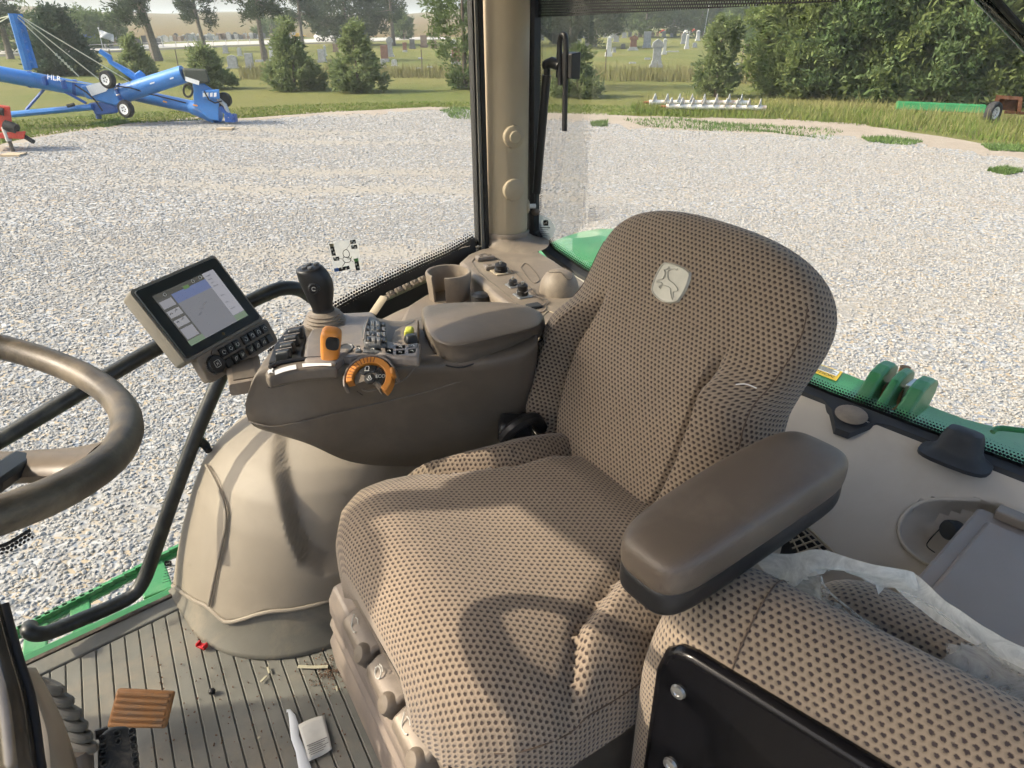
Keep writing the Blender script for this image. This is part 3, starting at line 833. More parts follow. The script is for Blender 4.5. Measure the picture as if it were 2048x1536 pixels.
# flags and poles
M('pole_white', (.75, .75, .73), .4, .3)
M('flag_blue', (.06, .12, .35), .8); M('flag_white', (.7, .7, .72), .8)
def flagpole(x, y, top, label, flag=None, r=.04, lean=0):
    p, _ = at_px(x, y); q = PD(x + lean, top, p @ cF)
    t = thing('flagpole', label, 'flagpole', p); g = MB(); g.tube([p, q], r, 6); g.build('pole', MATS['pole_white'], t)
    g = MB(); g.lathe([(.02, 0), (.09, .04), (.09, .12), (.02, .18)], q, n=8); g.build('finial', MATS['pole_white'], t)
    if flag:
        g = MB(); rows = []
        for i in range(5):
            rows.append([q + cR * (u * 1.5) + V(0, 0, -.05 - .8 * i / 4 - u * .5) + cF * (.12 * math.sin(u * 7 + i)) for u in np.linspace(0, 1, 8)])
        g.grid(rows); g.build('flag', MATS[flag], t, solid=.01)
flagpole(164, 96, 58, 'flagpole with a dark blue flag right of the spruce', 'flag_blue')
flagpole(207, 102, 58, 'flagpole with a white and blue flag left of the thick pine', 'flag_white', lean=-10)
flagpole(1407, 74, 6, 'tall white flagpole in the cemetery, top leaning right', None, .08, lean=12)
# vehicle on the road: white car, seen small
M('car_white', (.72, .72, .70), .3, var=.03, coat=.4); M('car_glass', (.02, .025, .03), .1); M('tyre', (.02, .02, .02), .9)
p = PZ(657, 83, 0); t = thing('parked_car', 'white car with dark windows on the road between pines', 'car', p)
ex, ey = unit(cR * .97 - cF * .2), unit(cF * .97 + cR * .2)
def CL(x, y, z): return p + ex * x + ey * y + V(0, 0, z)
g = MB(); g.loft([[CL(x, y * 0.9, z) for x, z in ((-2.2, .45), (-2.25, .85), (-2.1, 1.0), (-.9, 1.08), (1.0, 1.08), (2.1, .92), (2.25, .7), (2.2, .4))] for y in (-.9, -.5, .5, .9)]); g.build('body', MATS['car_white'], t, bevel=.05)
g = MB(); g.loft([[CL(x, y, z) for x, z in ((-2.0, 1.04), (-1.6, 1.62), (.3, 1.66), (1.15, 1.05))] for y in (-.78, .78)]); cab_ = g.build('cabin', MATS['car_white'], t, bevel=.06)
for x0, x1 in ((-1.75, -1.05), (-.95, -.15), (-.05, .85)):
    g = MB(); g.prism([CL(x0, -.80, 1.1), CL(x1, -.80, 1.1), CL(min(x1, .45), -.80, 1.54), CL(max(x0, -1.55), -.80, 1.54)], -ey * .02); g.build('window', MATS['car_glass'], t, smooth=False)
for x in (-1.4, 1.4):
    for y in (-.85, .85):
        g = MB(); g.lathe([(.2, -.1), (.34, -.1), (.34, .1), (.2, .1)], CL(x, y, .34), ey, n=18); w = g.build('wheel', MATS['tyre'], t)
        g = MB(); g.lathe([(.01, -.115), (.19, -.105), (.19, .1)], CL(x, y, .34), ey, n=14); g.build('rim', MATS['rail_steel'], w)
# far yellow machines and red ones behind the road / trees
M('yellow_paint', (.55, .33, .03), .5); M('red_paint', (.42, .035, .02), .45, var=.2); M('white_paint', (.7, .7, .68), .5)
def far_machine(x, y, w, h, mat, label):
    p, _ = at_px(x, y); s = mpp(x, y); w *= s; h *= s; t = thing('farm_machine', label, 'farm machine', p)
    L = lambda a, d, z: p + cR * a + cF * d + V(0, 0, z)
    g = MB(); g.prism([L(a * w, -.7, z * h) for a, z in ((-.5, .25), (.5, .25), (.5, .55), (.15, .6), (.1, 1), (-.2, 1), (-.25, .6), (-.5, .55))], cF * 1.4); g.build('body', MATS[mat], t, smooth=False, bevel=.03)
    for a in (-.33, .33):
        g = MB(); g.lathe([(.1, -.15), (.25 * h, -.15), (.25 * h, .15), (.1, .15)], L(a * w, -.6, .25 * h), cF, n=14); g.build('wheel', MATS['tyre'], t)
for x, y, w, h, mt_, lab in [(600, 76, 26, 9, 'yellow_paint', 'distant yellow machine behind the two-lobed juniper'), (676, 76, 22, 8, 'yellow_paint', 'distant yellow machine right of the white car'), (1236, 68, 12, 8, 'red_paint', 'distant red machine left of the brown headstone trees'), (1326, 67, 14, 7, 'red_paint', 'distant red machine under the trees at mid right'), (1388, 68, 16, 9, 'red_paint', 'distant red machine just left of the flagpole foot'), (1372, 68, 12, 7, 'white_paint', 'distant white machine beside the red one left of the flagpole')]:
    far_machine(x, y, w, h, mt_, lab)
# wire fence posts along the weeds
M('post_wood', (.12, .10, .08), .9)
for i, x in enumerate((230, 360, 540, 845, 1210, 1480)):
    p, _ = at_px(x, 150); g = MB(); g.tube([p, p + V(0, 0, 1.5)], .035, 6); o = g.build('fence_post', MATS['post_wood'])
    tag(o, 'thin %s fence post standing in the weeds %s' % ('steel' if i in (3, 4) else 'grey', ['left of the ragged juniper', 'behind the ragged juniper', 'left of the two-lobed juniper', 'left of the tan pillar', 'right of the window handle', 'at the hedge end'][i]), 'fence post', 'fence posts')

# ================================================================== BLUE GRAIN AUGER
M('auger_blue', (.038, .19, .52), .28, var=.15, vs=2, coat=.3)
M('auger_dark', (.018, .085, .33), .4); M('rubber', (.018, .018, .018), .8); M('black_hood', (.03, .038, .03), .6)
M('steel', (.45, .45, .44), .35, .8); M('wood_block', (.42, .33, .22), .8); M('cable', (.6, .6, .45), .5, .2)
M('decal_white', (.75, .76, .76), .5, var=.03); M('decal_orange', (.7, .3, .03), .5)
DA = 25.3
def A(x, y, d=0.0): return PD(x, y, DA + d)
t = thing('grain_auger', 'long blue grain auger with a swing hopper parked on the lawn edge', 'grain auger', A(210, 238) * V(1, 1, 0))
def atube(nm, pts, r, mat='auger_blue', parent=None, n=14):
    g = MB(); g.tube(pts, r, n); return g.build(nm, MATS[mat], parent or t)
sA = DA / math.cos(PITCH) / FPX * .9
main = atube('main_tube', [A(-160, 118, -1.6), A(185, 182)], .24)
for x in (60, 150):   # bands on the tube
    g = MB(); q = A(x, 118 + (x + 160) * .1855, -1.6 + 1.6 * (x + 160) / 345); dd = unit(A(185, 182) - A(-160, 118, -1.6)); g.lathe([(.245, -.05), (.26, -.05), (.26, .05), (.245, .05)], q, dd, n=16); g.build('tube_band', MATS['auger_dark'], t)
atube('truss_tube', [A(65, 160, -.3), A(176, 186, -.2)], .12)
# hopper body at the joint
g = MB(); g.loft([[A(160, 172, d), A(205, 164, d), A(248, 178, d), A(246, 202, d), A(232, 212, d), A(172, 196, d)] for d in (-.45, .45)]); jb = g.build('gear_body', MATS['auger_blue'], t, smooth=False, bevel=.05)
g = MB(); g.loft([[A(176, 206, d), A(238, 200, d), A(236, 226, d), A(192, 231, d)] for d in (-.35, .35)]); g.build('lower_hopper', MATS['auger_dark'], t, smooth=False, bevel=.05)
g = MB(); g.prism([A(172, 172, -.47), A(202, 164, -.47), A(214, 182, -.47), A(184, 192, -.47)], V(*(-cF * .02))); g.build('access_plate', MATS['decal_white'], t, smooth=False)
atube('spout_stub', [A(196, 222), A(198, 237)], .09, 'auger_dark')
# upper swing tube toward the black hood
atube('swing_tube', [A(240, 190, -.2), A(300, 170, -.2), A(368, 148, -.2)], [.29, .28, .27])
g = MB(); g.lathe([(.29, -.04), (.34, -.04), (.34, .04), (.29, .04)], A(246, 188, -.2), unit(A(368, 148) - A(240, 190)), n=18); g.build('flange', MATS['auger_dark'], t)
g = MB(); g.loft([[A(364, 136, d), A(412, 138, d), A(421, 166, d), A(392, 168, d), A(370, 160, d)] for d in (-.55, .35)]); g.build('hood', MATS['black_hood'], t, smooth=False, bevel=.06)
g = MB(); g.prism([A(371, 153, -.57), A(399, 162, -.57), A(398, 170, -.57), A(371, 162, -.57)], V(*(-cF * .015))); g.build('hood_decal', MATS['decal_white'], t, smooth=False)
# lower swing tube and intake gearbox tower
atube('intake_tube', [A(262, 188, .6), A(385, 214, .5)], [.21, .21])
atube('intake_end', [A(385, 214, .5), A(436, 234, .2)], [.24, .27])
g = MB(); g.loft([[A(385, 165, d), A(405, 164, d), A(424, 178, d), A(439, 182, d), A(438, 242, d), A(420, 240, d), A(388, 212, d)] for d in (-.35, .35)]); g.build('drive_tower', MATS['auger_blue'], t, smooth=False, bevel=.04)
g = MB(); g.loft([[A(404, 182, d), A(438, 178, d), A(440, 198, d), A(406, 198, d)] for d in (-.52, -.3)]); g.build('control_box', MATS['auger_blue'], t, smooth=False, bevel=.03)
for k, x in enumerate((406, 412, 420, 428)):
    g = MB(); g.prism([A(x, 186, -.53), A(x + 5, 185, -.53), A(x + 5, 193, -.53), A(x, 194, -.53)], V(*(-cF * .01))); g.build('label_plate', MATS['decal_white'], t, smooth=False)
g = MB(); g.prism([A(386, 208, -.36), A(395, 210, -.36), A(395, 213, -.36), A(386, 211, -.36)], V(*(-cF * .01))); g.build('warning_label', MATS['decal_orange'], t, smooth=False)
g = MB(); g.prism([A(326, 201, .2), A(334, 203, .2), A(334, 206, .2), A(326, 204, .2)], V(*(-cF * .01))); g.build('warning_label', MATS['decal_orange'], t, smooth=False)
me = text_mesh('HLR', .24, A(108, 156, -1.05), unit(A(185, 182) - A(60, 158)), V(*cU), 0)
mkobj('lettering', me, MATS['decal_white'], t)
g = MB(); g.lathe([(.02, -.1), (.24, -.1), (.24, .1), (.02, .1)], A(448, 200, -.1), cF, n=16); g.build('pulley', MATS['rubber'], t)
atube('pto_arm', [A(436, 198, -.3), A(450, 210, -.3), A(460, 235, -.3)], .07, 'steel', n=8)
atube('pto_shaft', [A(440, 215, -.3), A(466, 236, -.3)], .09, 'auger_dark', n=8)
g = MB(); g.box(A(462, 236, -.2), (.35, .3, .25), AX); g.build('gearbox', MATS['auger_dark'], t, smooth=False, bevel=.03)
atube('jack_stand', [A(448, 214, -.1), A(456, 256, -.1)], .045, 'cable', n=8)
# hose loop, mast, links
pts = [A(376 + 9 * math.cos(a), 181 + 13 * math.sin(a), -.6) for a in np.linspace(0, 6.283, 17)]
atube('hose', pts, .035, 'rubber', n=6)
atube('mast_leg', [A(24, 27, -1.0), A(56, 140, -1.0)], .12, n=6); atube('mast_leg', [A(36, 28, -.6), A(68, 136, -.6)], .12, n=6)
for k in range(5):
    x0 = 27 + k * 6; y0 = 42 + k * 20; atube('mast_rung', [A(x0, y0, -1.0), A(x0 + 14, y0, -.6)], .06, n=6)
for a_, b_ in (((30, 30), (158, 153)), ((36, 30), (200, 160)), ((40, 32), (262, 165)), ((24, 30), (-120, 70)), ((24, 30), (-100, 100)), ((-20, 140), (190, 170))):
    atube('stay_cable', [A(a_[0], a_[1], -.8), A(b_[0], b_[1], -.3)], .018, 'cable', n=5)
for k in range(6):
    f_ = .62 + k * .05; q = A(30, 30, -.8) + (A(158, 153, -.3) - A(30, 30, -.8)) * f_; atube('turnbuckle', [q, q + (A(158, 153, -.3) - A(30, 30, -.8)) * .02], .045, 'cable', n=6)
atube('lower_arm', [A(24, 229, -.6), A(185, 214, -.4)], .10, n=8)
atube('brace', [A(52, 220, -.5), A(92, 174, -.4)], .045, 'auger_dark', n=6); atube('brace', [A(120, 178, -.4), A(172, 206, -.4)], .045, 'auger_dark', n=6)
atube('crank', [A(135, 212, -.7), A(148, 209, -.7)], .06, 'rubber', n=6)
g = MB(); g.tube([A(200, 102, .3), A(218, 114, .3), A(222, 124, .3), A(258, 146, .3), A(284, 164, .3)], [.08, .1, .08, .12, .12], 6); g.build('lift_arm', MATS['auger_blue'], t)
g = MB(); g.loft([[A(268, 148, d), A(280, 140, d), A(292, 150, d), A(284, 166, d), A(270, 164, d)] for d in (.2, .5)]); g.build('winch', MATS['auger_blue'], t, smooth=False, bevel=.03)
atube('intake_spout', [A(225, 196, .1), A(235, 204, .1)], .14)
for wx, wy, d in ((215, 159, -.7), (252, 218, -.7)):
    g = MB(); c0 = A(wx, wy, d); ax = unit(cF * .95 + cR * .3)
    g.lathe([(.13, -.09), (.2, -.11), (.25, -.10), (.275, -.05), (.275, .05), (.25, .10), (.2, .11), (.13, .09)], c0, ax, n=26, caps=False); w = g.build('wheel', MATS['rubber'], t)
    g = MB(); g.lathe([(.03, -.085), (.10, -.085), (.13, -.1), (.165, -.1), (.165, .08), (.03, .08)], c0, ax, n=22); g.build('rim', MATS['decal_white'], w)
    for k in range(5):
        a = k * 2 * math.pi / 5; g = MB(); e1 = unit(np.cross(ax, V(0, 0, 1))); e2 = np.cross(ax, e1)
        g.lathe([(.001, -.012), (.022, -.012), (.022, 0)], c0 - ax * .088 + (e1 * math.cos(a) + e2 * math.sin(a)) * .07, ax, n=8); g.build('bolt', MATS['rubber'], w)
atube('axle', [A(215, 159, -.6), A(230, 190, -.2), A(252, 218, -.6)], .06, 'auger_dark', n=6)
# fittings: flange bolts, hoses, brackets
fa = unit(A(368, 148) - A(240, 190)); fe1 = unit(np.cross(fa, V(0, 0, 1))); fe2 = np.cross(fe1, fa)
for k in range(10):
    a_ = k * math.pi / 5; g = MB(); g.lathe([(.03, -.06), (.03, .06)], A(246, 188, -.2) + (fe1 * math.cos(a_) + fe2 * math.sin(a_)) * .315, fa, n=6); g.build('flange_bolt', MATS['steel'], t)
atube('hydraulic_hose', [A(150, 170, -.6), A(172, 184, -.65), A(190, 200, -.6), A(205, 222, -.6)], .025, 'rubber', n=6)
atube('hydraulic_hose', [A(232, 172, -.55), A(262, 176, -.6), A(300, 188, -.3), A(372, 206, -.2)], .022, 'rubber', n=6)
atube('hydraulic_hose', [A(408, 182, -.55), A(418, 200, -.55), A(430, 206, -.5), A(444, 202, -.4)], .022, 'rubber', n=6)
for x, y in ((90, 163), (128, 171)):
    g = MB(); g.box(A(x, y - 2, -.75), (.10, .14, .26), AX); g.build('tube_bracket', MATS['auger_dark'], t, smooth=False, bevel=.01)
for x, y, w_, h_ in ((300, 166, 9, 3), (340, 156, 7, 3), (210, 176, 6, 5)):
    g = MB(); g.prism([A(x, y, -.52), A(x + w_, y - w_ * .3, -.52), A(x + w_, y - w_ * .3 + h_, -.52), A(x, y + h_, -.52)], V(*(-cF * .01))); g.build('label_plate', MATS['decal_white'], t, smooth=False)
# timber block under the stand
p = PZ(452, 260, 0); g = MB(); g.box(p + V(0, 0, .035), (.5, .3, .07), AX); tag(g.build('timber_block', MATS['wood_block'], smooth=False, bevel=.008), 'pale timber block under the blue auger stand', 'timber block')

# ================================================================== RED IMPLEMENT AT THE LEFT EDGE
DR = 19.8
def A2(x, y, d=0.0): return PD(x, y, DR + d)
t = thing('red_implement', 'red hydraulic implement frame with a jack leg, cut by the left picture edge', 'farm implement', A2(20, 305) * V(1, 1, 0))
g = MB(); g.loft([[A2(-40, 205, d), A2(20, 212, d), A2(26, 258, d), A2(-40, 270, d)] for d in (-.3, .3)]); g.build('frame', MATS['red_paint'], t, smooth=False, bevel=.03)
g = MB(); g.loft([[A2(-40, 268, d), A2(52, 262, d), A2(48, 278, d), A2(-40, 276, d)] for d in (-.4, -.1)]); g.build('drawbar', MATS['red_paint'], t, smooth=False, bevel=.02)
atube('cylinder', [A2(-30, 215, -.3), A2(8, 224, -.3)], .1, 'rubber', t, 10)
atube('hose_reel', [A2(10, 250, -.35), A2(34, 258, -.35)], .13, 'rubber', t, 10)
atube('hitch_hook', [A2(40, 268, -.3), A2(68, 284, -.3)], .06, 'rubber', t, 8)
atube('jack_leg', [A2(10, 258, -.35), A2(28, 308, -.35)], .05, 'bark', t, 8)
atube('jack_sleeve', [A2(8, 254, -.35), A2(18, 282, -.35)], .07, 'rail_steel', t, 8)
p = PZ(28, 312, 0); g = MB(); g.box(p + V(0, 0, .03), (.5, .35, .06), AX); tag(g.build('timber_block', MATS['wood_block'], smooth=False, bevel=.008), 'pale timber block under the red implement jack at the left edge', 'timber block')

# ================================================================== WHITE SCREW CONVEYORS
M('worn_white', (.66, .65, .62), .55, var=.1, dust=(.42, .16, .05), dustamt=.8, ds=3)
def screw(px0, px1, label, n, r, ph):
    a = PZ(*px0, r + .12); b_ = PZ(*px1, r + .12); ax = unit(b_ - a); L_ = np.linalg.norm(b_ - a)
    t = thing('screw_conveyor', label, 'auger screw', a * V(1, 1, 0)); g = MB(); g.tube([a, b_], r, 14); g.build('shaft', MATS['worn_white'], t)
    g = MB(); g.tube([a - ax * .2, a], r * .5, 10); g.build('end_stub', MATS['rust'], t)
    e1 = unit(np.cross(ax, V(0, 0, 1))); e2 = np.cross(e1, ax)
    for k in range(n):
        g = MB(); rows = []; s0 = L_ * (k + .2) / n
        for j in range(9):
            th = ph + j / 8 * 2.6 + .3
            c0 = a + ax * (s0 + L_ / n * .55 * j / 8)
            dr = e1 * math.cos(th) + e2 * math.sin(th)
            hgt = r + .24 * math.sin(math.pi * (j + .7) / 9.4)
            rows.append([c0 + dr * r * .9, c0 + dr * hgt])
        g.grid(rows); g.build('flight', MATS['worn_white'], t, solid=.015)
M('rust', (.22, .085, .04), .9, var=.35, vs=8)
screw((1298, 205), (1496, 206), 'white auger screw lying farther back on the grass before the hedge', 8, .10, .2)
screw((1332, 213), (1532, 216), 'white auger screw lying in front of the other one on the grass', 9, .09, .25)

# green sheet metal and trailer at the hedge
M('green_sheet', (.025, .20, .075), .5, var=.2)
p0, p1 = PZ(1792, 220, 0), PZ(1965, 228, 0)
g = MB(); g.loft([[q + V(0, 0, z) + cF * d for d, z in ((0, .02), (-.10, .05), (-.10, .30), (0, .33), (.10, .30), (.10, .05))] for q in (p0, (p0 + p1) / 2, p1)]); tag(g.build('sheet_metal_trough', MATS['green_sheet'], smooth=False), 'long bright green sheet metal trough lying in the tall grass by the hedge', 'trough')
p = PZ(1980, 246, 0); t = thing('trailer', 'old trailer with a rusty fender and one white-rimmed wheel, right edge', 'trailer', p)
ax = unit(cF * .8 - cR * .45); c0 = p + V(0, 0, .33)
g = MB(); g.lathe([(.2, -.1), (.28, -.13), (.34, -.11), (.36, -.06), (.36, .06), (.34, .11), (.28, .13), (.2, .1)], c0, ax, n=30, caps=False); w = g.build('wheel', MATS['rubber'], t)
g = MB(); g.lathe([(.05, -.06), (.13, -.05), (.16, -.09), (.215, -.10), (.215, .08), (.05, .08)], c0, ax, n=26); g.build('rim', MATS['worn_white'], w)
for k in range(8):
    a = k * math.pi / 4; e1 = unit(np.cross(ax, V(0, 0, 1))); e2 = np.cross(ax, e1)
    g = MB(); g.lathe([(.001, -.004), (.022, -.004), (.022, 0)], c0 - ax * .062 + (e1 * math.cos(a) + e2 * math.sin(a)) * .11, ax, n=8); g.build('rim_hole', MATS['rubber'], w)
PT = lambda x, y, d=.4: PD(x, y, p @ cF + d)
g = MB(); g.loft([[PT(1986, 210, d), PT(1993, 190, d), PT(2046, 194, d), PT(2042, 224, d), PT(2034, 224, d), PT(2036, 200, d), PT(2000, 198, d), PT(1992, 212, d)] for d in (.25, .7)]); g.build('fender', MATS['rust'], t, smooth=False)
g = MB(); g.prism([PT(1993, 190, .7), PT(2046, 194, .7), PT(2042, 224, .7), PT(1990, 218, .7)], V(*(cF * .02))); g.build('side_board', MATS['rust'], t, smooth=False)
g = MB(); g.tube([PT(2010, 224, .45), PT(2200, 236, .45)], .05, 8); g.build('frame_rail', MATS['rust'], t)
# ================================================================== TRACTOR CAB
DUST = (.42, .36, .27)
M('trim_tan', (.41, .345, .245), .62, var=.06, vs=4, bump=.35, bs=1400, bd=.0004, dust=DUST, dustamt=.25, ds=9)
M('pod_tan', (.285, .245, .19), .55, var=.07, vs=4, bump=.35, bs=1400, bd=.0004, dust=DUST, dustamt=.3, ds=8)
M('trim_grey', (.56, .515, .44), .6, var=.06, vs=4, bump=.35, bs=1400, bd=.0004, dust=(.40, .31, .21), dustamt=.35, ds=4)
M('trim_brown', (.225, .185, .145), .5, var=.08, vs=6, bump=.3, bs=1500, bd=.0004, dust=DUST, dustamt=.5, ds=14)
M('console_brown', (.142, .118, .092), .48, var=.10, vs=7, bump=.35, bs=1600, bd=.0004, dust=(.30, .25, .19), dustamt=.25, ds=10)
M('deck_grey', (.20, .175, .155), .4, var=.10, vs=8, bump=.2, bs=1600, bd=.0003, dust=DUST, dustamt=.45, ds=25)
M('rubber_mat', (.175, .172, .148), .75, var=.2, vs=7, bump=.5, bs=500, bd=.0006, dust=(.30, .255, .19), dustamt=.7, ds=6)
M('riser_mat', (.15, .142, .115), .7, var=.15, vs=6, bump=.4, bs=600, bd=.0006, dust=(.36, .30, .22), dustamt=.6, ds=7)
M('seal_black', (.012, .012, .013), .55, var=.2); M('seal_grey', (.16, .155, .14), .6)
M('black_plastic', (.014, .014, .015), .42, var=.2, bump=.2, bs=1500, bd=.0003)
M('black_paint', (.008, .009, .010), .22, var=.3, vs=20)
M('black_rail', (.012, .014, .013), .38, var=.3, vs=12, dust=(.18, .19, .15), dustamt=.2, ds=18)
M('paint_green', (.045, .22, .075), .33, var=.12, vs=5, dust=(.25, .33, .2), dustamt=.35, ds=6)
M('bare_steel', (.55, .55, .53), .35, .9); M('rusty_steel', (.25, .13, .06), .8, var=.3, vs=40)
M('rubber_soft', (.032, .035, .038), .6, var=.15, vs=20)
M('white_print', (.75, .75, .74), .6, var=.03); M('black_print', (.015, .015, .016), .6)
M('rope_dark', (.02, .02, .02), .8)

def glass_mat(name, tint, dirt, dirtcol, scale):
    mt, nt, b = newmat(name)
    nt.nodes.remove(b)
    tr = nd(nt, 'ShaderNodeBsdfTransparent'); tr.inputs[0].default_value = tint + (1,)
    gl = nd(nt, 'ShaderNodeBsdfGlossy'); gl.inputs['Roughness'].default_value = .02
    fr = nd(nt, 'ShaderNodeFresnel'); fr.inputs[0].default_value = 1.45
    mx = nd(nt, 'ShaderNodeMixShader'); nt.links.new(math_n(nt, 'MULTIPLY', fr.outputs[0], .3), mx.inputs[0])
    nt.links.new(tr.outputs[0], mx.inputs[1]); nt.links.new(gl.outputs[0], mx.inputs[2])
    df = nd(nt, 'ShaderNodeBsdfTranslucent'); df.inputs[0].default_value = dirtcol + (1,)
    pp = pos_nodes(nt)
    f = ramp_n(nt, noise_n(nt, pp, scale, 6, .65, 1.5), .4, .85)
    f = math_n(nt, 'MULTIPLY_ADD', f, dirt); nt.nodes[-1].inputs[2].default_value = dirt * .5
    m2 = nd(nt, 'ShaderNodeMixShader'); nt.links.new(f, m2.inputs[0])
    nt.links.new(mx.outputs[0], m2.inputs[1]); nt.links.new(df.outputs[0], m2.inputs[2])
    nt.links.new(m2.outputs[0], nt.nodes['Material Output'].inputs[0])
    return mt
glass_mat('window_glass', (.95, .98, .96), .007, (.75, .78, .72), 1.3)
# printed black border of the panes: solid, then dots that shrink toward the clear glass (v = 0..1)
mt, nt, b = newmat('frit_print')
uvn = nd(nt, 'ShaderNodeUVMap'); sx = nd(nt, 'ShaderNodeSeparateXYZ'); nt.links.new(uvn.outputs[0], sx.inputs[0])
v_ = sx.outputs[1]
row = math_n(nt, 'FLOOR', v_); par = math_n(nt, 'MULTIPLY', math_n(nt, 'MODULO', row, 2), .5)
fu = math_n(nt, 'SUBTRACT', math_n(nt, 'FRACT', math_n(nt, 'ADD', sx.outputs[0], par)), .5)
fv = math_n(nt, 'SUBTRACT', math_n(nt, 'FRACT', v_), .5)
dist = math_n(nt, 'SQRT', math_n(nt, 'ADD', math_n(nt, 'MULTIPLY', fu, fu), math_n(nt, 'MULTIPLY', fv, fv)))
rad = math_n(nt, 'MAXIMUM', math_n(nt, 'MULTIPLY_ADD', row, -.13), .0); nt.nodes[-2].inputs[2].default_value = .62
msk = math_n(nt, 'LESS_THAN', dist, rad)
tr = nd(nt, 'ShaderNodeBsdfTransparent'); mx = nd(nt, 'ShaderNodeMixShader')
b.inputs['Base Color'].default_value = (.008, .008, .009, 1); b.inputs['Roughness'].default_value = .4
nt.links.new(msk, mx.inputs[0]); nt.links.new(tr.outputs[0], mx.inputs[1]); nt.links.new(b.outputs[0], mx.inputs[2])
nt.links.new(mx.outputs[0], nt.nodes['Material Output'].inputs[0])
# perforated shade mesh
mt, nt, b = newmat('shade_mesh')
uvn = nd(nt, 'ShaderNodeUVMap'); sx = nd(nt, 'ShaderNodeSeparateXYZ'); nt.links.new(uvn.outputs[0], sx.inputs[0])
row = math_n(nt, 'FLOOR', sx.outputs[1]); par = math_n(nt, 'MULTIPLY', math_n(nt, 'MODULO', row, 2), .5)
fu = math_n(nt, 'SUBTRACT', math_n(nt, 'FRACT', math_n(nt, 'ADD', sx.outputs[0], par)), .5); fv = math_n(nt, 'SUBTRACT', math_n(nt, 'FRACT', sx.outputs[1]), .5)
dist = math_n(nt, 'SQRT', math_n(nt, 'ADD', math_n(nt, 'MULTIPLY', fu, fu), math_n(nt, 'MULTIPLY', fv, fv)))
msk = math_n(nt, 'LESS_THAN', dist, .30)
tr = nd(nt, 'ShaderNodeBsdfTransparent'); mx = nd(nt, 'ShaderNodeMixShader'); b.inputs['Base Color'].default_value = (.01, .01, .01, 1)
nt.links.new(msk, mx.inputs[0]); nt.links.new(b.outputs[0], mx.inputs[1]); nt.links.new(tr.outputs[0], mx.inputs[2])
nt.links.new(mx.outputs[0], nt.nodes['Material Output'].inputs[0])

TR = thing('tractor', 'green tractor whose tan cab interior fills the picture', 'tractor', (0.4, .7, 1.9))
def cat(P, u, v):
    """Catmull-Rom surface through a control grid P[rows][cols]; u across columns, v down rows, both 0..1"""
    def cr(p, t):
        n = len(p) - 1; x = min(max(t, 0), 1) * n; i = min(int(x), n - 1); f = x - i
        p0, p1, p2, p3 = p[max(i - 1, 0)], p[i], p[i + 1], p[min(i + 2, n)]
        return .5 * ((2 * p1) + (p2 - p0) * f + (2 * p0 - 5 * p1 + 4 * p2 - p3) * f * f + (3 * p1 - p0 - 3 * p2 + p3) * f ** 3)
    return cr([cr(r, u) for r in P], v)
def patch_grid(P, nu=24, nv=24, disp=None):
    P = [[V(*q) for q in r] for r in P]; out = []
    for j in range(nv + 1):
        row = []
        for i in range(nu + 1):
            q = cat(P, i / nu, j / nv)
            if disp is not None: q = disp(q)
            row.append(q)
        out.append(row)
    g = MB(); g.grid(out); return g
def proj(P):
    q = V(*P) - CAM; z = q @ cW
    return 1024 + FPX * (q @ cR) / z, 768 - FPX * (q @ cU) / z
def inside_dist(poly, x, y):
    """signed distance in pixels to a polygon, positive inside"""
    ins = False; dm = 1e9; n = len(poly)
    for i in range(n):
        x0, y0 = poly[i]; x1, y1 = poly[(i + 1) % n]
        if (y0 > y) != (y1 > y) and x < (x1 - x0) * (y - y0) / (y1 - y0) + x0: ins = not ins
        dx, dy = x1 - x0, y1 - y0; t = max(0, min(1, ((x - x0) * dx + (y - y0) * dy) / (dx * dx + dy * dy + 1e-9)))
        dm = min(dm, math.hypot(x - x0 - t * dx, y - y0 - t * dy))
    return dm if ins else -dm
def smooth01(t):
    t = min(max(t, 0), 1); return t * t * (3 - 2 * t)
def spline(pts, n=8):
    pts = [V(*p) for p in pts]; out = []
    for i in range(len(pts) - 1):
        p0, p1, p2, p3 = pts[max(i - 1, 0)], pts[i], pts[i + 1], pts[min(i + 2, len(pts) - 1)]
        for k in range(n):
            f = k / n
            out.append(.5 * ((2 * p1) + (p2 - p0) * f + (2 * p0 - 5 * p1 + 4 * p2 - p3) * f * f + (3 * p1 - p0 - 3 * p2 + p3) * f ** 3))
    out.append(pts[-1]); return out
def tubepart(nm, pts, r, mat, parent=TR, n=12, sm=6, **k):
    g = MB(); g.tube(spline(pts, sm) if sm else pts, r, n, **k); return g.build(nm, MATS[mat], parent)

# ---- floor: mat of raised ribs over a base
g = MB(); g.box((.05, .62, 1.866), (1.9, 1.66, .062)); floor = g.build('floor', MATS['rubber_mat'], TR, smooth=False)
YT = 1.395
def gx(k, y): return .012 + .0287 * k + (y - 1.393) * .203
for k in range(-22, 24):
    y0 = -.18
    a = .0010
    g = MB()
    q = [(gx(k, y0) + a, y0), (gx(k + 1, y0) - a, y0), (gx(k + 1, YT) - a, YT), (gx(k, YT) + a, YT)]
    g.prism([V(x, y, 1.888) for x, y in q], (0, 0, .014)); g.build('floor_rib', MATS['rubber_mat'], floor, smooth=False, bevel=.0016, seg=1)
g = MB(); g.box((.0, 1.421, 1.896), (1.8, .044, .016)); g.build('mat_border', MATS['rubber_mat'], floor, smooth=False, bevel=.003)
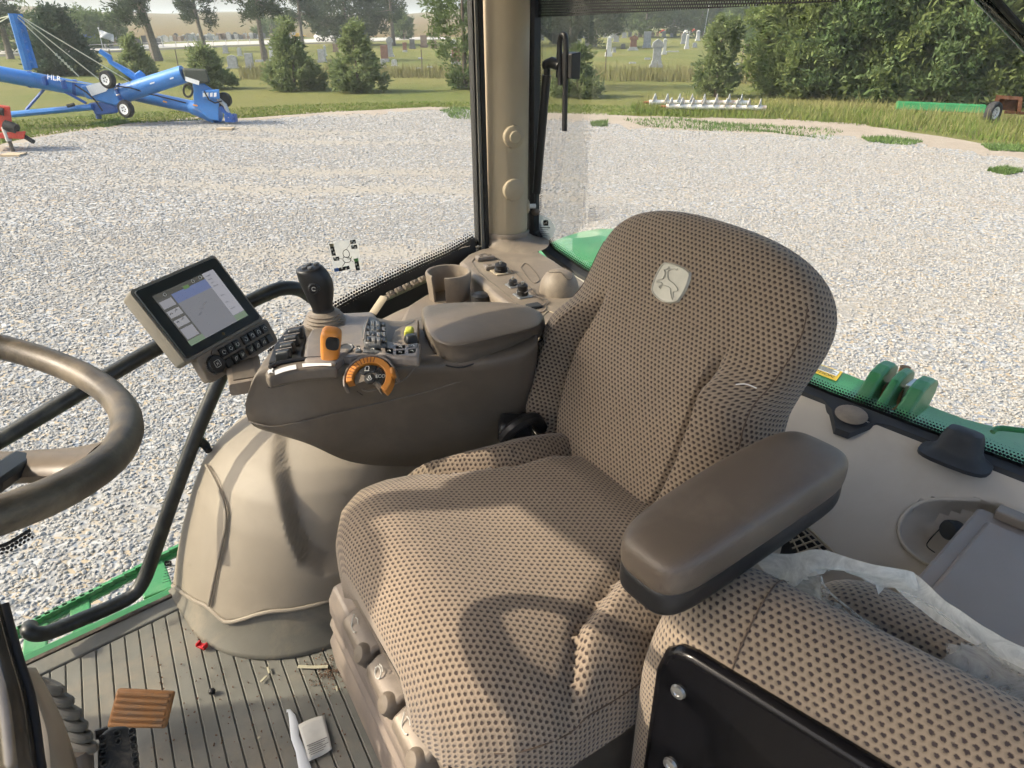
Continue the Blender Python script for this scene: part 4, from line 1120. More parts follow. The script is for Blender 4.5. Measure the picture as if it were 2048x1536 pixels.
# door sill, dark gasket and the green step outside
g = MB(); g.box((.0, 1.449, 1.892), (1.8, .010, .03)); g.build('sill_gasket', MATS['bark'], TR, smooth=False)
g = MB(); g.box((.0, 1.475, 1.868), (1.8, .04, .05)); g.build('door_sill', MATS['paint_green'], TR, smooth=False, bevel=.006)
st = MB()
ZS = 1.82
def sp(x, y): return PZ(x, y, ZS)
n_ = [sp(40, 1325), sp(120, 1288), sp(200, 1250), sp(300, 1205), sp(420, 1150)]
g = MB(); g.tube([q + V(0, 0, -.01) for q in n_], .022, 8, flat=.5); step = g.build('step_tread', MATS['paint_green'], TR)
fe = [sp(-10, 1290), sp(60, 1258), sp(130, 1222), sp(200, 1186), sp(290, 1138), sp(380, 1090)]
g = MB()
for i in range(len(fe) - 1):
    for k in range(8):
        a = fe[i] + (fe[i + 1] - fe[i]) * k / 8; b2 = fe[i] + (fe[i + 1] - fe[i]) * (k + .8) / 8
        g.box((a + b2) / 2 + V(0, 0, .008 * (k % 2)), (.03, .010, .022), [(1, 0, 0), (0, 1, 0), (0, 0, 1)])
g.tube(fe, .014, 8, flat=.6); g.build('serrated_edge', MATS['paint_green'], step, smooth=False)
for a, b2, w in ((sp(165, 1262), sp(160, 1205), .045), (sp(70, 1308), sp(75, 1252), .05), (sp(318, 1188), sp(300, 1132), .07), (sp(395, 1150), sp(375, 1095), .06)):
    g = MB(); d = unit(b2 - a); s_ = unit(np.cross(d, V(0, 0, 1))); g.box((a + b2) / 2, (w, np.linalg.norm(b2 - a), .012), [s_, d, V(0, 0, 1)]); g.build('step_bridge', MATS['paint_green'], step, smooth=False, bevel=.004)
g = MB(); g.box((0, 1.505, 1.80), (1.8, .05, .09)); g.build('step_beam', MATS['paint_green'], step, smooth=False, bevel=.01)

# ---- right-hand glass, curved in toward the sill
prof = [(1.492, 1.89), (1.545, 2.10), (1.585, 2.32), (1.602, 2.5), (1.605, 2.9), (1.60, 3.32)]
g = MB(); g.grid([[V(x, y, z) for x in np.linspace(-.82, 1.31, 10)] for y, z in prof]); sg = g.build('side_window', MATS['window_glass'], TR)
# black printed corner and dotted edge
def frit(nm, pts0, pts1, parent, cell=.0085, solid=None, rows=7):
    """dotted strip: pts0 = solid side, pts1 = clear side"""
    g = MB(); P = []; U = []; L = 0
    for i, (a, b2) in enumerate(zip(pts0, pts1)):
        a, b2 = V(*a), V(*b2)
        if i: L += np.linalg.norm(a - V(*pts0[i - 1]))
        P.append([a, b2]); U.append([(L / cell, 0), (L / cell, np.linalg.norm(b2 - a) / cell)])
    g.grid(P, U); return g.build(nm, MATS['frit_print'], parent, smooth=False)
def on_glass(x, y, off=.003):
    """point on the side window under a pixel, just inside it"""
    q = PY(x, y, 1.6)
    for _ in range(6):
        yy = np.interp(q[2], [p_[1] for p_ in prof], [p_[0] for p_ in prof]); q = PY(x, y, yy - off)
    return q
up_ = [(540, 712), (600, 668), (660, 628), (720, 594), (780, 564), (840, 535), (900, 508), (950, 480)]
dn_ = [(560, 760), (620, 745), (690, 735), (760, 720), (830, 700), (890, 680), (940, 660), (968, 650)]
g = MB(); g.grid([[on_glass(x, y, .004) for x, y in up_], [on_glass(x, y, .004) for x, y in dn_]]); g.build('window_border', MATS['seal_black'], sg)
frit('dotted_border', [on_glass(x, y, .004) for x, y in up_], [on_glass(x - 9, y - 19, .004) for x, y in up_], sg)
ft = [(-60, 1098), (10, 1082), (60, 1052)]
frit('dotted_border', [on_glass(x, y + 4, .004) for x, y in ft], [on_glass(x + 8, y + 24, .004) for x, y in ft], sg)

# ---- right rear pillar
PB, PT_ = V(1.39, 1.602, 2.528), V(1.392, 1.602, 3.45)
g = MB(); g.lathe([(.062, -.02), (.067, .0), (.0675, .3), (.069, .6), (.072, .95)], PB, (0, 0, 1), n=40); pil = g.build('pillar', MATS['trim_tan'], TR)
dcam = unit(-cF * .92 + cR * .38)
for i, (x, y, r) in enumerate(((1027, 272, .0315), (1025, 378, .0325))):
    q = PB.copy(); q[2] = PY(x, y, 1.55)[2]
    c0 = q + dcam * .055
    g = MB(); g.lathe([(r * 1.03, -.02), (r, .012), (r * .96, .018), (r * .85, .0205), (.001, .0215)], c0, dcam, n=32); b_ = g.build('pillar_boss', MATS['trim_tan'], pil)
    if i == 0:
        g = MB(); g.lathe([(.0175, .018), (.0175, .026), (.0155, .028), (.001, .0285)], c0, dcam, n=28); g.build('boss_plug', MATS['trim_tan'], b_)
q = PB.copy(); q[2] = PX(1055, 418, 1.42)[2]
ds_ = unit(cR + V(0, 0, .02))
g = MB(); g.lathe([(.022, 0), (.020, .012), (.012, .016)], q + ds_ * .058, ds_, n=20); g.build('stud_base', MATS['trim_tan'], pil)
g = MB(); g.lathe([(.007, .01), (.007, .034), (.001, .035)], q + ds_ * .058, ds_, n=12); g.build('stud', MATS['white_print'], pil)
# seals both sides of the pillar
for x0, x1, mt_, yo in ((942, 948, 'seal_black', 1.606), (948, 955, 'seal_grey', 1.6), (955, 960, 'seal_black', 1.596)):
    a = PY((x0 + x1) / 2, 0, yo); b2 = PY((x0 + x1) / 2 + 14, 480, yo)
    w = (x1 - x0) * 1.45 / 1000
    g = MB(); g.loft([[q + V(dx, dy, 0) for dx, dy in ((-w, -.008), (w, -.008), (w, .012), (-w, .012))] for q in (b2 - V(0, 0, .06), b2, a, a + (a - b2) * .4)]); g.build('pillar_seal', MATS[mt_], TR, smooth=False)
for x0, x1, mt_ in ((1057, 1064, 'seal_grey'), (1064, 1071, 'seal_black')):
    a = PX((x0 + x1) / 2 + 2, 0, 1.485); b2 = PX((x0 + x1) / 2, 490, 1.485); w = (x1 - x0) * 1.5 / 1000
    g = MB(); g.loft([[q + V(dx, dy, 0) for dx, dy in ((-.01, -w), (.012, -w), (.012, w), (-.01, w))] for q in (b2 - V(0, 0, .03), b2, a, a + (a - b2) * .4)]); g.build('pillar_seal', MATS[mt_], TR, smooth=False)

# ---- rear window and its sill; the sill climbs toward the pillar
XG = 1.50
def zs(y): return float(np.interp(y, [-.4, .19, .66, 1.0, 1.37, 1.52, 1.60], [2.322, 2.322, 2.328, 2.372, 2.432, 2.47, 2.56]))
ys = list(np.linspace(-.35, 1.37, 16)) + [1.44, 1.5, 1.54, 1.57, 1.59]
g = MB(); g.grid([[V(XG + .012, y, zs(y) - .03) for y in ys], [V(XG + .012, y, 2.9) for y in ys], [V(XG - .0, y, 3.4) for y in ys]]); rg_ = g.build('rear_window', MATS['window_glass'], TR)
frit('dotted_border', [V(XG + .006, y, zs(y) + .002) for y in ys], [V(XG + .006, y, zs(y) + .048) for y in ys], rg_, .0068)
g = MB(); g.grid([[V(XG + .007, y, zs(y) - .04) for y in ys], [V(XG + .007, y, zs(y) + .003) for y in ys]]); g.build('window_border', MATS['seal_black'], rg_, smooth=False)
zz_ = list(np.linspace(2.55, 3.3, 8))
frit('dotted_border', [V(XG + .008, PX(1069, np.interp(z, [2.55, 3.15], [440, 0]), XG)[1], z) for z in zz_], [V(XG + .008, PX(1086, np.interp(z, [2.55, 3.15], [440, 0]), XG)[1], z) for z in zz_], rg_, .0068)
frit('dotted_border', [PX(x, y, XG + .009) for x, y in ((1068, 478), (1076, 496), (1100, 512), (1140, 538), (1175, 562))], [PX(x, y, XG + .009) for x, y in ((1090, 462), (1096, 480), (1118, 496), (1158, 522), (1192, 546))], rg_, .0068)
# shade cloth at the top of the rear window
yb = [1.575, 1.3, 1.0, .7, .4, .1, -.3]
g = MB(); P_ = [[V(XG - .012, y, 3.108 + .03 * (1.575 - y)) for y in yb], [V(XG - .012, y, 3.36) for y in yb]]
cs = .0065; g.grid(P_, [[(y / cs, (p_[2]) / cs) for y, p_ in zip(yb, r)] for r in P_]); g.build('shade_cloth', MATS['shade_mesh'], TR, smooth=False)
# rubber strip under the pane with its round bulge
ysx = list(np.linspace(-.35, 1.5, 60)) + [1.53, 1.56, 1.585]
def bul(y): return .050 * math.exp(-((y - .515) / .042) ** 4)
g = MB(); g.loft([[V(XG + .004, y, zs(y) + .002), V(XG - .018 - bul(y) * .95, y, zs(y) - .004 - bul(y) * .62), V(XG - .023 - bul(y) * .95, y, zs(y) - .018 - bul(y) * .62), V(XG + .004, y, zs(y) - .03)] for y in ysx]); g.build('pane_gasket', MATS['rubber_soft'], TR)
q = PX(1775, 838, XG - .03)
g = MB(); g.lathe([(.001, .004), (.030, .003), (.036, 0)], V(XG - .030, .515, zs(.5) - .008), unit(V(-.55, 0, 1)), n=20, sx=.7, ref=V(1, 0, 0)); g.build('gasket_patch', MATS['trim_brown'], TR)
# rear wall panel with an oval recess
recess = [(1800, 1062), (1806, 1035), (1830, 1012), (1870, 1000), (1960, 1000), (2010, 1010), (2010, 1110), (1960, 1128), (1905, 1150), (1850, 1125), (1812, 1095)]
pprof = [(1.475, .0), (1.462, -.018), (1.43, -.045), (1.36, -.105), (1.27, -.20), (1.18, -.32), (1.13, -.42)]
yp = list(np.linspace(-.36, 1.40, 110))
rows = []
pp_ = spline([V(x, 0, z) for x, z in pprof], 7)
for c_ in pp_:
    row = []
    for y in yp:
        q = V(c_[0], y, zs(y) - .012 + c_[2])
        x_, y_ = proj(q); d = inside_dist(recess, x_, y_)
        if d > -4: q = q + unit(V(1, 0, -.35)) * .075 * smooth01((d + 4) / 40)
        x2 = (x_ - 2000) + (y_ - 985) * .55
        row.append(q)
    rows.append(row)
g = MB(); g.grid(rows); rw = g.build('rear_wall_panel', MATS['trim_grey'], TR)
def on_wall(x, y, off=.003):
    best = None
    for c0, c1 in zip(pp_[:-1], pp_[1:]):
        d = ray(x, y)
        for yy in (None,):
            # intersect ray with the strip between profile points (sill height taken at the hit)
            z0 = 2.31
            for _ in range(4):
                A0 = V(c0[0], 0, z0 - .012 + c0[2]); A1 = V(c1[0], 0, z0 - .012 + c1[2])
                nrm = unit(np.cross(A1 - A0, V(0, 1, 0))); hit = PN(x, y, A0, nrm); z0 = zs(hit[1])
            if min(c0[0], c1[0]) - .002 <= hit[0] <= max(c0[0], c1[0]) + .002:
                nn = nrm if nrm[0] < 0 else -nrm
                return hit + nn * off
    return PX(x, y, 1.3)
tubepart('recess_rim', [on_wall(x, y, .0015) for x, y in ((1905, 1150), (1850, 1125), (1812, 1095), (1799, 1062), (1806, 1035), (1830, 1012), (1870, 1000), (1960, 1000))], .004, 'trim_grey', rw, 8)
# vent grille below the left armrest
vg = [(1572, 1062), (1600, 1050), (1640, 1085), (1670, 1112), (1600, 1135), (1560, 1110)]
vq = [on_wall(x, y, .002) for x, y in vg]
g = MB(); g.poly(vq); gr = g.build('vent_grille', MATS['seal_black'], TR, smooth=False)
for k in range(7):
    f_ = k / 6; a = vq[1] * (1 - f_) + vq[3] * f_; b2 = vq[0] * (1 - f_) + vq[4] * f_
    tubepart('grille_bar', [a + V(-.003, 0, .003), b2 + V(-.003, 0, .003)], .0022, 'trim_tan', gr, 6, 0)
for k in range(3):
    f_ = (k + .5) / 3; a = vq[1] * (1 - f_) + vq[0] * f_; b2 = vq[3] * (1 - f_) + vq[4] * f_
    tubepart('grille_bar', [a + V(-.003, 0, .003), b2 + V(-.003, 0, .003)], .002, 'trim_tan', gr, 6, 0)
tubepart('grille_rim', [on_wall(x, y, .002) for x, y in ((1600, 1042), (1630, 1068), (1658, 1096), (1682, 1116))], .003, 'trim_tan', gr, 8)
# knob with its tether in the recess
q = on_wall(1915, 1055, -.02); ax = unit(V(-.75, .35, .25))
g = MB(); g.lathe([(.010, 0), (.019, .002), (.020, .006), (.020, .026), (.017, .031), (.001, .032)], q, ax, n=22); kn = g.build('recess_knob', MATS['rubber_soft'], TR)
tubepart('knob_tether', [q + ax * .01 + V(0, .02, 0), on_wall(1865, 1075, .006), on_wall(1854, 1092, .004), on_wall(1870, 1106, .003)], .0011, 'rope_dark', kn, 6)
# black rubber latch cover on the sill
c0 = PX(1915, 905, XG - .035); ey = V(0, 1, 0); e1 = unit(V(-.86, 0, .02)); e3 = unit(np.cross(e1, ey)); e3 = e3 if e3[2] > 0 else -e3
def LC(a, b2, h): return c0 + ey * a + e1 * b2 + V(0, 0, h)
def rr(w, d, k=20, p=3.2):
    return [(w * math.copysign(abs(math.cos(t)) ** (2 / p), math.cos(t)), d * math.copysign(abs(math.sin(t)) ** (2 / p), math.sin(t))) for t in np.linspace(0, 2 * math.pi, k, endpoint=False)]
g = MB(); g.loft([[LC(a, b2 + o, h) for a, b2 in rr(w, d)] for w, d, h, o in ((.066, .042, -.016, .006), (.066, .042, -.008, .006), (.050, .032, -.002, 0), (.041, .025, .010, -.004), (.037, .022, .034, -.008), (.031, .017, .046, -.012), (.016, .009, .049, -.014))]); g.build('latch_cover', MATS['rubber_soft'], TR)

# ---- rear window handle, latch and gas strut (inside/outside of the pane)
def XB(x, y, o=0): return PX(x, y, XG - .03 + o)
hb = tubepart('window_handle', [XB(1121, 170), XB(1119, 100), XB(1121, 76), XB(1126, 69), XB(1131, 78), XB(1132, 120), XB(1130, 200), XB(1129, 262)], .0075, 'black_plastic', TR, 10)
g = MB(); c_ = XB(1136, 131, .02); g.loft([[c_ + V(0, a * w, b2 * w) + V(dx, 0, 0) for a, b2 in ((-.036, -.034), (.030, -.034), (.030, .034), (-.036, .034))] for dx, w in ((-.02, .9), (.012, 1.0), (.012, .72), (-.006, .68))], caps=True); g.build('latch_box', MATS['black_plastic'], hb, smooth=False, bevel=.003)
tubepart('handle_bracket', [XB(1092, 128), XB(1105, 125), XB(1120, 132)], [.012, .015, .013], 'black_plastic', hb, 10, 0)
su = tubepart('gas_strut', [XB(1093, 150), XB(1073, 386)], .0125, 'black_plastic', TR, 14, 0)
tubepart('strut_rod', [XB(1073.5, 380), XB(1070, 424)], .006, 'rubber_soft', su, 10, 0)
tubepart('strut_neck', [XB(1095, 128), XB(1093, 152)], .009, 'black_plastic', su, 10, 0)
g = MB(); g.lathe([(.001, -.014), (.010, -.011), (.014, 0), (.010, .011), (.001, .014)], XB(1094, 130), (1, 0, 0), n=16); g.build('strut_end', MATS['black_plastic'], su)
g = MB(); g.lathe([(.001, -.012), (.009, -.009), (.012, 0), (.009, .009), (.001, .012)], XB(1071, 424), (1, 0, 0), n=14); g.build('strut_end', MATS['bark'], su)
# wiper arm outside the rear pane
wp = tubepart('wiper_arm', [PX(1940, -30, XG + .07), PX(1985, 15, XG + .06), PX(2075, 105, XG + .05)], [.012, .012, .014], 'black_paint', TR, 10, 0)
tubepart('wiper_blade', [PX(1965, -30, XG + .045), PX(2090, 108, XG + .03)], .006, 'rubber', wp, 8, 0)

# ---- roof, headers, other pillars
XF = -.60
g = MB(); g.loft([[V(x, y, z) for x, y in ((XF + i, -.24 + i), (1.62 - i, -.24 + i), (1.62 - i, 1.70 - i), (XF + i, 1.70 - i))] for z, i in ((3.50, .02), (3.56, 0), (3.66, .02), (3.70, .12))]); roof = g.build('roof', MATS['paint_green'], TR, smooth=False, bevel=.03)
g = MB(); g.box(((XF + 1.6) / 2, .73, 3.485), (1.58 - XF, 1.84, .03)); g.build('headliner', MATS['trim_tan'], roof, smooth=False)
g = MB(); g.box(((XF + 1.35) / 2, 1.605, 3.462), (1.35 - XF, .05, .08)); g.build('side_header', MATS['trim_tan'], roof, smooth=False, bevel=.012)
g = MB(); g.box((1.52, .7, 3.40), (.10, 1.8, .2)); g.build('rear_header', MATS['trim_tan'], roof, smooth=False, bevel=.02)
for x, y in ((-.86, 1.60), (-.86, -.16)):
    g = MB(); g.tube([V(x, y, 1.86), V(x + .02, y, 2.6), V(x + .22, y, 3.52)], .035, 14); g.build('pillar', MATS['black_paint'], TR)
g = MB(); g.tube([V(1.42, -.18, 1.86), V(1.42, -.18, 3.52)], .05, 14); g.build('pillar', MATS['trim_tan'], TR)

# unseen exhaust stack, added outside the right front corner to shade the floor
g = MB(); g.lathe([(.10, 1.2), (.10, 1.9), (.165, 1.95), (.165, 3.18), (.10, 3.25), (.075, 3.28), (.075, 3.7)], (-1.12, 1.80, 0), n=28); g.build('unseen_shade_stack', MATS['black_paint'], TR)
# unseen wall added below the windscreen to keep sun off the floor
g = MB(); g.box((-.88, .72, 2.1), (.05, 1.7, .5)); g.build('unseen_shade_wall', MATS['trim_tan'], TR, smooth=False, bevel=.01)

# ---- right-hand wheel-arch pod inside the cab
pocket = [(548, 880), (546, 941), (563, 1015), (577, 1075), (603, 1132), (645, 1150), (720, 1140), (900, 1110), (900, 820), (575, 820)]
def pod_ring(z, grow=0.0, n=96):
    """plan outline of the moulded cover at height z: front face, rounded corner, inner face"""
    xf = float(np.interp(z, [1.90, 2.0, 2.07, 2.15, 2.21, 2.25, 2.28, 2.31, 2.34, 2.36], [.222, .256, .284, .322, .358, .402, .452, .52, .60, .70])) - grow
    yi = float(np.interp(z, [1.90, 2.0, 2.15, 2.25, 2.30, 2.34, 2.36], [1.066, 1.085, 1.092, 1.105, 1.125, 1.17, 1.22])) - grow
    r = .26; xe = 1.0; ye = 1.468; pts = []
    L1, L2, L3 = ye - (yi + r), r * math.pi / 2, xe - (xf + r); T = L1 + L2 + L3
    for t in np.linspace(0, T, n):
        if t < L1: pts.append(V(xf + .02 * (1 - t / L1) * 0, ye - t, z))
        elif t < L1 + L2:
            a = (t - L1) / r; pts.append(V(xf + r - r * math.cos(a), yi + r - r * math.sin(a), z))
        else: pts.append(V(xf + r + (t - L1 - L2), yi, z))
    return pts
def pod_d(q):
    x_, y_ = proj(q); d = inside_dist(pocket, x_, y_)
    if d > -4: q = q + unit(V(.7, 1, 0)) * .042 * smooth01((d + 4) / 24)
    cr_ = math.exp(-((x_ - (612 - (y_ - 1000) * .10)) / 30) ** 2) * smooth01((y_ - 960) / 80) * smooth01((1225 - y_) / 120)
    return q
N_ = 120
def zbot(i):   # lower edge: drops at the corner, rises along the inner face
    t = i / (N_ - 1); return float(np.interp(t, [0, .05, .18, .235, .28, .32, .45, .6, 1], [1.915, 1.93, 1.972, 1.958, 1.975, 1.996, 2.0, 2.0, 2.02]))
zlev = [0.0] + [None]
rows = []
for k in range(58):
    f_ = k / 57; row = []
    for i in range(N_):
        zb = zbot(i); z = zb + (2.36 - zb) * (1 - (1 - f_) ** 1.25)
        row.append(pod_d(pod_ring(z, 0, N_)[i]))
    rows.append(row)
g = MB(); g.grid(rows); pod = g.build('wheel_arch_cover', MATS['pod_tan'], TR, solid=.004)
_pg = [q for r in rows for q in r]; _pp = np.array([proj(q) for q in _pg])
def pod_pt(x, y, off=.002):
    """pod surface point under a pixel, nearest to the camera"""
    d = (_pp[:, 0] - x) ** 2 + (_pp[:, 1] - y) ** 2
    c_ = np.argsort(d)[:6]; q = _pg[min(c_, key=lambda k: np.linalg.norm(_pg[k] - CAM))]
    return PN(x, y, q, unit(CAM - q) * .6 + V(-.5, -.6, 0)) + unit(CAM - q) * off
seam = [(412, 930), (428, 958), (441, 988), (450, 1020), (450, 1055), (442, 1095), (430, 1150), (417, 1212)]
tubepart('cover_bead', [pod_pt(x, y, .001) for x, y in seam], .0036, 'pod_tan', pod, 8)
tubepart('cover_groove', [pod_pt(x + 5, y, .0004) for x, y in seam], .0011, 'trim_brown', pod, 6)
tubepart('cover_lip', [q + V(0, 0, .0) for q in rows[0][::4]], .0045, 'pod_tan', pod, 8, 2)
rr3 = []
for k in range(14):
    f_ = k / 13; row = []
    for i in range(N_):
        z = 1.902 + (zbot(i) + .012 - 1.902) * f_
        row.append(pod_ring(z, -.008 + .014 * (1 - f_) ** 3, N_)[i])
    rr3.append(row)
g = MB(); g.grid(rr3); g.build('arch_riser', MATS['riser_mat'], TR, solid=.004)

# ---- handrails in front of the right window
hr = tubepart('handrail', [PY(-60, 914, 1.5), PY(0, 880, 1.5), PY(300, 703, 1.5), PY(470, 618, 1.5), PY(530, 589, 1.5), PY(565, 577, 1.5), PY(598, 579, 1.505), PY(625, 596, 1.52), PY(660, 626, 1.55)], .0165, 'black_rail', TR, 16, 8)
h2 = tubepart('grab_bar', [PY(445, 745, 1.485), PY(400, 850, 1.48), PY(350, 985, 1.475), PY(305, 1115, 1.47), PY(285, 1165, 1.465), PY(265, 1190, 1.462), PY(230, 1210, 1.46), PY(160, 1240, 1.455), PY(100, 1264, 1.45), PY(72, 1268, 1.447), PY(58, 1262, 1.455), PY(60, 1254, 1.475)], .0160, 'black_rail', TR, 16, 8)
tubepart('bar_bracket', [PY(398, 880, 1.48), PY(412, 892, 1.475), PY(418, 902, 1.46)], [.012, .010, .008], 'black_plastic', h2, 10, 0)

# ---- pillar foot and the switch panel at the right rear
def ell(c, rx, ry, rot, n=36):
    return [c + V(math.cos(rot), math.sin(rot), 0) * rx * math.cos(t) + V(-math.sin(rot), math.cos(rot), 0) * ry * math.sin(t) for t in np.linspace(0, 2 * math.pi, n, endpoint=False)]
c0 = V(1.39, 1.602, 0)
g = MB(); g.loft([ell(c0 + V(0, 0, 2.536), .071, .071, 0), ell(c0 + V(0, 0, 2.528), .074, .074, 0), ell(c0 + V(0, -.001, 2.522), .072, .072, 0), ell(c0 + V(.002, -.006, 2.514), .075, .077, -.6), ell(c0 + V(.006, -.014, 2.507), .080, .088, -.6), ell(c0 + V(.012, -.026, 2.502), .088, .105, -.6), ell(c0 + V(.016, -.036, 2.4995), .098, .125, -.6)], caps=False); g.build('pillar_foot', MATS['trim_brown'], TR)
ZP = 2.50
def pp2(x, y, h=0): return PZ(x, y, ZP + h)
poly = [pp2(*q) for q in ((917, 524), (935, 508), (960, 497), (1010, 487), (1062, 492), (1110, 520), (1170, 562), (1215, 610), (1210, 690), (1120, 700), (1080, 655), (1040, 628), (985, 588))]
g = MB(); g.prism([q - V(0, 0, .09) for q in poly], (0, 0, .09)); sp_ = g.build('switch_panel', MATS['trim_brown'], TR, bevel=.012, seg=3)
# raised strip outline, oblong blank, dome
def loop(nm, px, r, mat, parent, h=.001, close=True):
    q = [pp2(x, y, h) for x, y in px]
    if close: q = q + [q[0]]
    return tubepart(nm, q, r, mat, parent, 6, 4)
loop('panel_outline', [(944, 524), (955, 512), (975, 508), (1000, 522), (1040, 555), (1085, 602), (1092, 618), (1078, 625), (1050, 620), (1000, 578), (960, 545)], .0012, 'console_brown', sp_)
loop('blank_plate', [(1042, 535), (1050, 527), (1060, 532), (1076, 552), (1078, 562), (1068, 566), (1058, 558)], .0012, 'console_brown', sp_)
q = pp2(1118, 583)
g = MB(); g.lathe([(.050, -.004), (.049, .01), (.045, .028), (.035, .045), (.02, .054), (.001, .057)], q, (0, 0, 1), n=32); dm = g.build('speaker_dome', MATS['trim_brown'], sp_)
e1, e2 = V(*cR), V(*cF)
def dome(a, b2):
    r = math.hypot(a, b2); return q + e1 * a + e2 * b2 + V(0, 0, float(np.interp(r, [0, .02, .035, .045, .049], [.0585, .0555, .0465, .0295, .011])))
tubepart('dome_seam', [dome(a, b2) for a, b2 in ((-.028, .010), (-.024, -.008), (-.010, -.016), (.002, -.018), (.008, -.026), (.020, -.032), (.030, -.022), (.028, -.002), (.014, .014), (.010, .022))], .0012, 'console_brown', dm, 6)
# two rocker switches
for x, y, in ((970, 515), (987, 533)):
    c1 = pp2(x, y, .007); a = unit(pp2(985, 521) - pp2(955, 509)); b2 = unit(np.cross(V(0, 0, 1), a)); a = unit(V(*cR) * .9 + V(*cF) * .35); b2 = np.cross(V(0, 0, 1), a)
    g = MB(); g.box(c1, (.052, .026, .012), [a, b2, V(0, 0, 1)]); s_ = g.build('rocker_switch', MATS['deck_grey'], sp_, smooth=False, bevel=.003)
    g = MB(); g.box(c1 + a * .012 + V(0, 0, .0065), (.012, .010, .002), [a, b2, V(0, 0, 1)]); g.build('switch_mark', MATS['console_brown'], s_, smooth=False)
    g = MB(); g.box(c1 - a * .012 + V(0, 0, .0065), (.010, .012, .002), [a, b2, V(0, 0, 1)]); g.build('switch_mark', MATS['console_brown'], s_, smooth=False)
# sockets with black caps and tethers
def socket(x, y, r, h, cap=True, teth=None, mat='black_plastic'):
    c1 = pp2(x, y)
    g = MB(); g.box(c1 + V(0, 0, .002), (r * 2.7, r * 2.7, .004), [unit(V(*cR) + V(*cF) * .5), unit(V(*cF) - V(*cR) * .5), V(0, 0, 1)]); s_ = g.build('power_socket', MATS['trim_tan' if r > .016 else 'bare_steel'], sp_, smooth=False, bevel=.002)
    g = MB(); g.lathe([(r, .003), (r, h * .55), (r * .86, h * .6), (r * .9, h), (r * .5, h + .003), (.001, h + .003)], c1, unit(V(-.1, -.1, 1)), n=22); g.build('socket_cap', MATS[mat], s_)
    g = MB(); g.lathe([(.0035, h), (.0035, h + .009), (.001, h + .010)], c1, unit(V(-.1, -.1, 1)), n=10); g.build('cap_stud', MATS['bare_steel'], s_)
    for sx_, sy_ in ((1, 1), (-1, 1), (1, -1), (-1, -1)):
        g = MB(); g.lathe([(.0025, 0), (.002, .002), (.001, .0025)], c1 + (V(*cR) * sx_ + V(*cF) * sy_) * r * .95 + V(0, 0, .004), n=8); g.build('screw', MATS['bare_steel'], s_)
    if teth: tubepart('tether', [pp2(a, b2, hh) for a, b2, hh in teth], .0014, 'deck_grey', s_, 6)
socket(946, 492, .0165, .022, teth=[(940, 492, .02), (918, 498, .01), (912, 512, -.02)])
socket(1002, 545, .0175, .024)
socket(1026, 572, .012, .016, teth=[(1028, 568, .02), (1045, 564, .018), (1055, 570, .014), (1052, 578, .012), (1040, 580, .008)])
socket(1045, 592, .014, .030, teth=[(1050, 586, .03), (1064, 578, .02), (1060, 588, .016), (1085, 596, .01), (1096, 602, .004), (1085, 612, .002)])
g = MB(); c1 = pp2(1068, 612, .003); g.box(c1, (.034, .026, .008), [unit(V(*cR) + V(*cF) * .5), unit(V(*cF) - V(*cR) * .5), V(0, 0, 1)]); g.build('switch_blank', MATS['rubber_soft'], sp_, smooth=False, bevel=.002)
loop('panel_outline', [(1078, 640), (1098, 622), (1120, 640), (1118, 660)], .0015, 'trim_tan', sp_)
# tray with the cup holder
ZT = 2.455
tp = [PZ(x, y, ZT) for x, y in ((800, 640), (812, 612), (850, 588), (900, 570), (960, 572), (1020, 605), (1080, 655), (1085, 720), (960, 720), (840, 700))]
g = MB(); g.prism([q - V(0, 0, .05) for q in tp], (0, 0, .05)); ty = g.build('tray', MATS['trim_brown'], TR, bevel=.012, seg=3)
g = MB(); g.loft([[PZ(x, y, z) for x, y, z in r] for r in ([(690, 690, 2.42), (760, 640, 2.44), (800, 620, 2.452), (850, 600, 2.452)], [(700, 720, 2.42), (770, 665, 2.44), (815, 640, 2.452), (860, 620, 2.452)], [(720, 760, 2.36), (790, 720, 2.39), (840, 700, 2.40), (880, 690, 2.40)])], closed=False); g.build('tray_ramp', MATS['trim_brown'], TR, solid=.01)
cc = PZ(899, 594, ZT); rc = .054
def cupring(r, z, a0, a1, n=30): return [cc + V(*cR) * r * math.cos(t) + V(*cF) * r * math.sin(t) + V(0, 0, z) for t in np.linspace(a0, a1, n)]
a0, a1 = -1.66, 3.98
g = MB(); rs_ = [cupring(rc - .001, -.0, a0, a1), cupring(rc + .003, .04, a0, a1), cupring(rc + .006, .066, a0, a1), cupring(rc + .0045, .0705, a0, a1), cupring(rc + .001, .0715, a0, a1), cupring(rc - .002, .070, a0, a1), cupring(rc - .004, .045, a0, a1), cupring(rc - .007, .004, a0, a1)]
g.loft([list(r) for r in zip(*rs_)], closed=True); cu = g.build('cup_holder', MATS['trim_brown'], TR)
g = MB(); g.lathe([(rc - .004, .002), (.001, .003)], cc, n=28); g.build('cup_floor', MATS['console_brown'], cu)
g = MB(); g.lathe([(.024, 0), (.024, .03), (.018, .034), (.001, .034)], PZ(962, 612, ZT), n=18); g.build('accessory_plug', MATS['black_plastic'], ty)
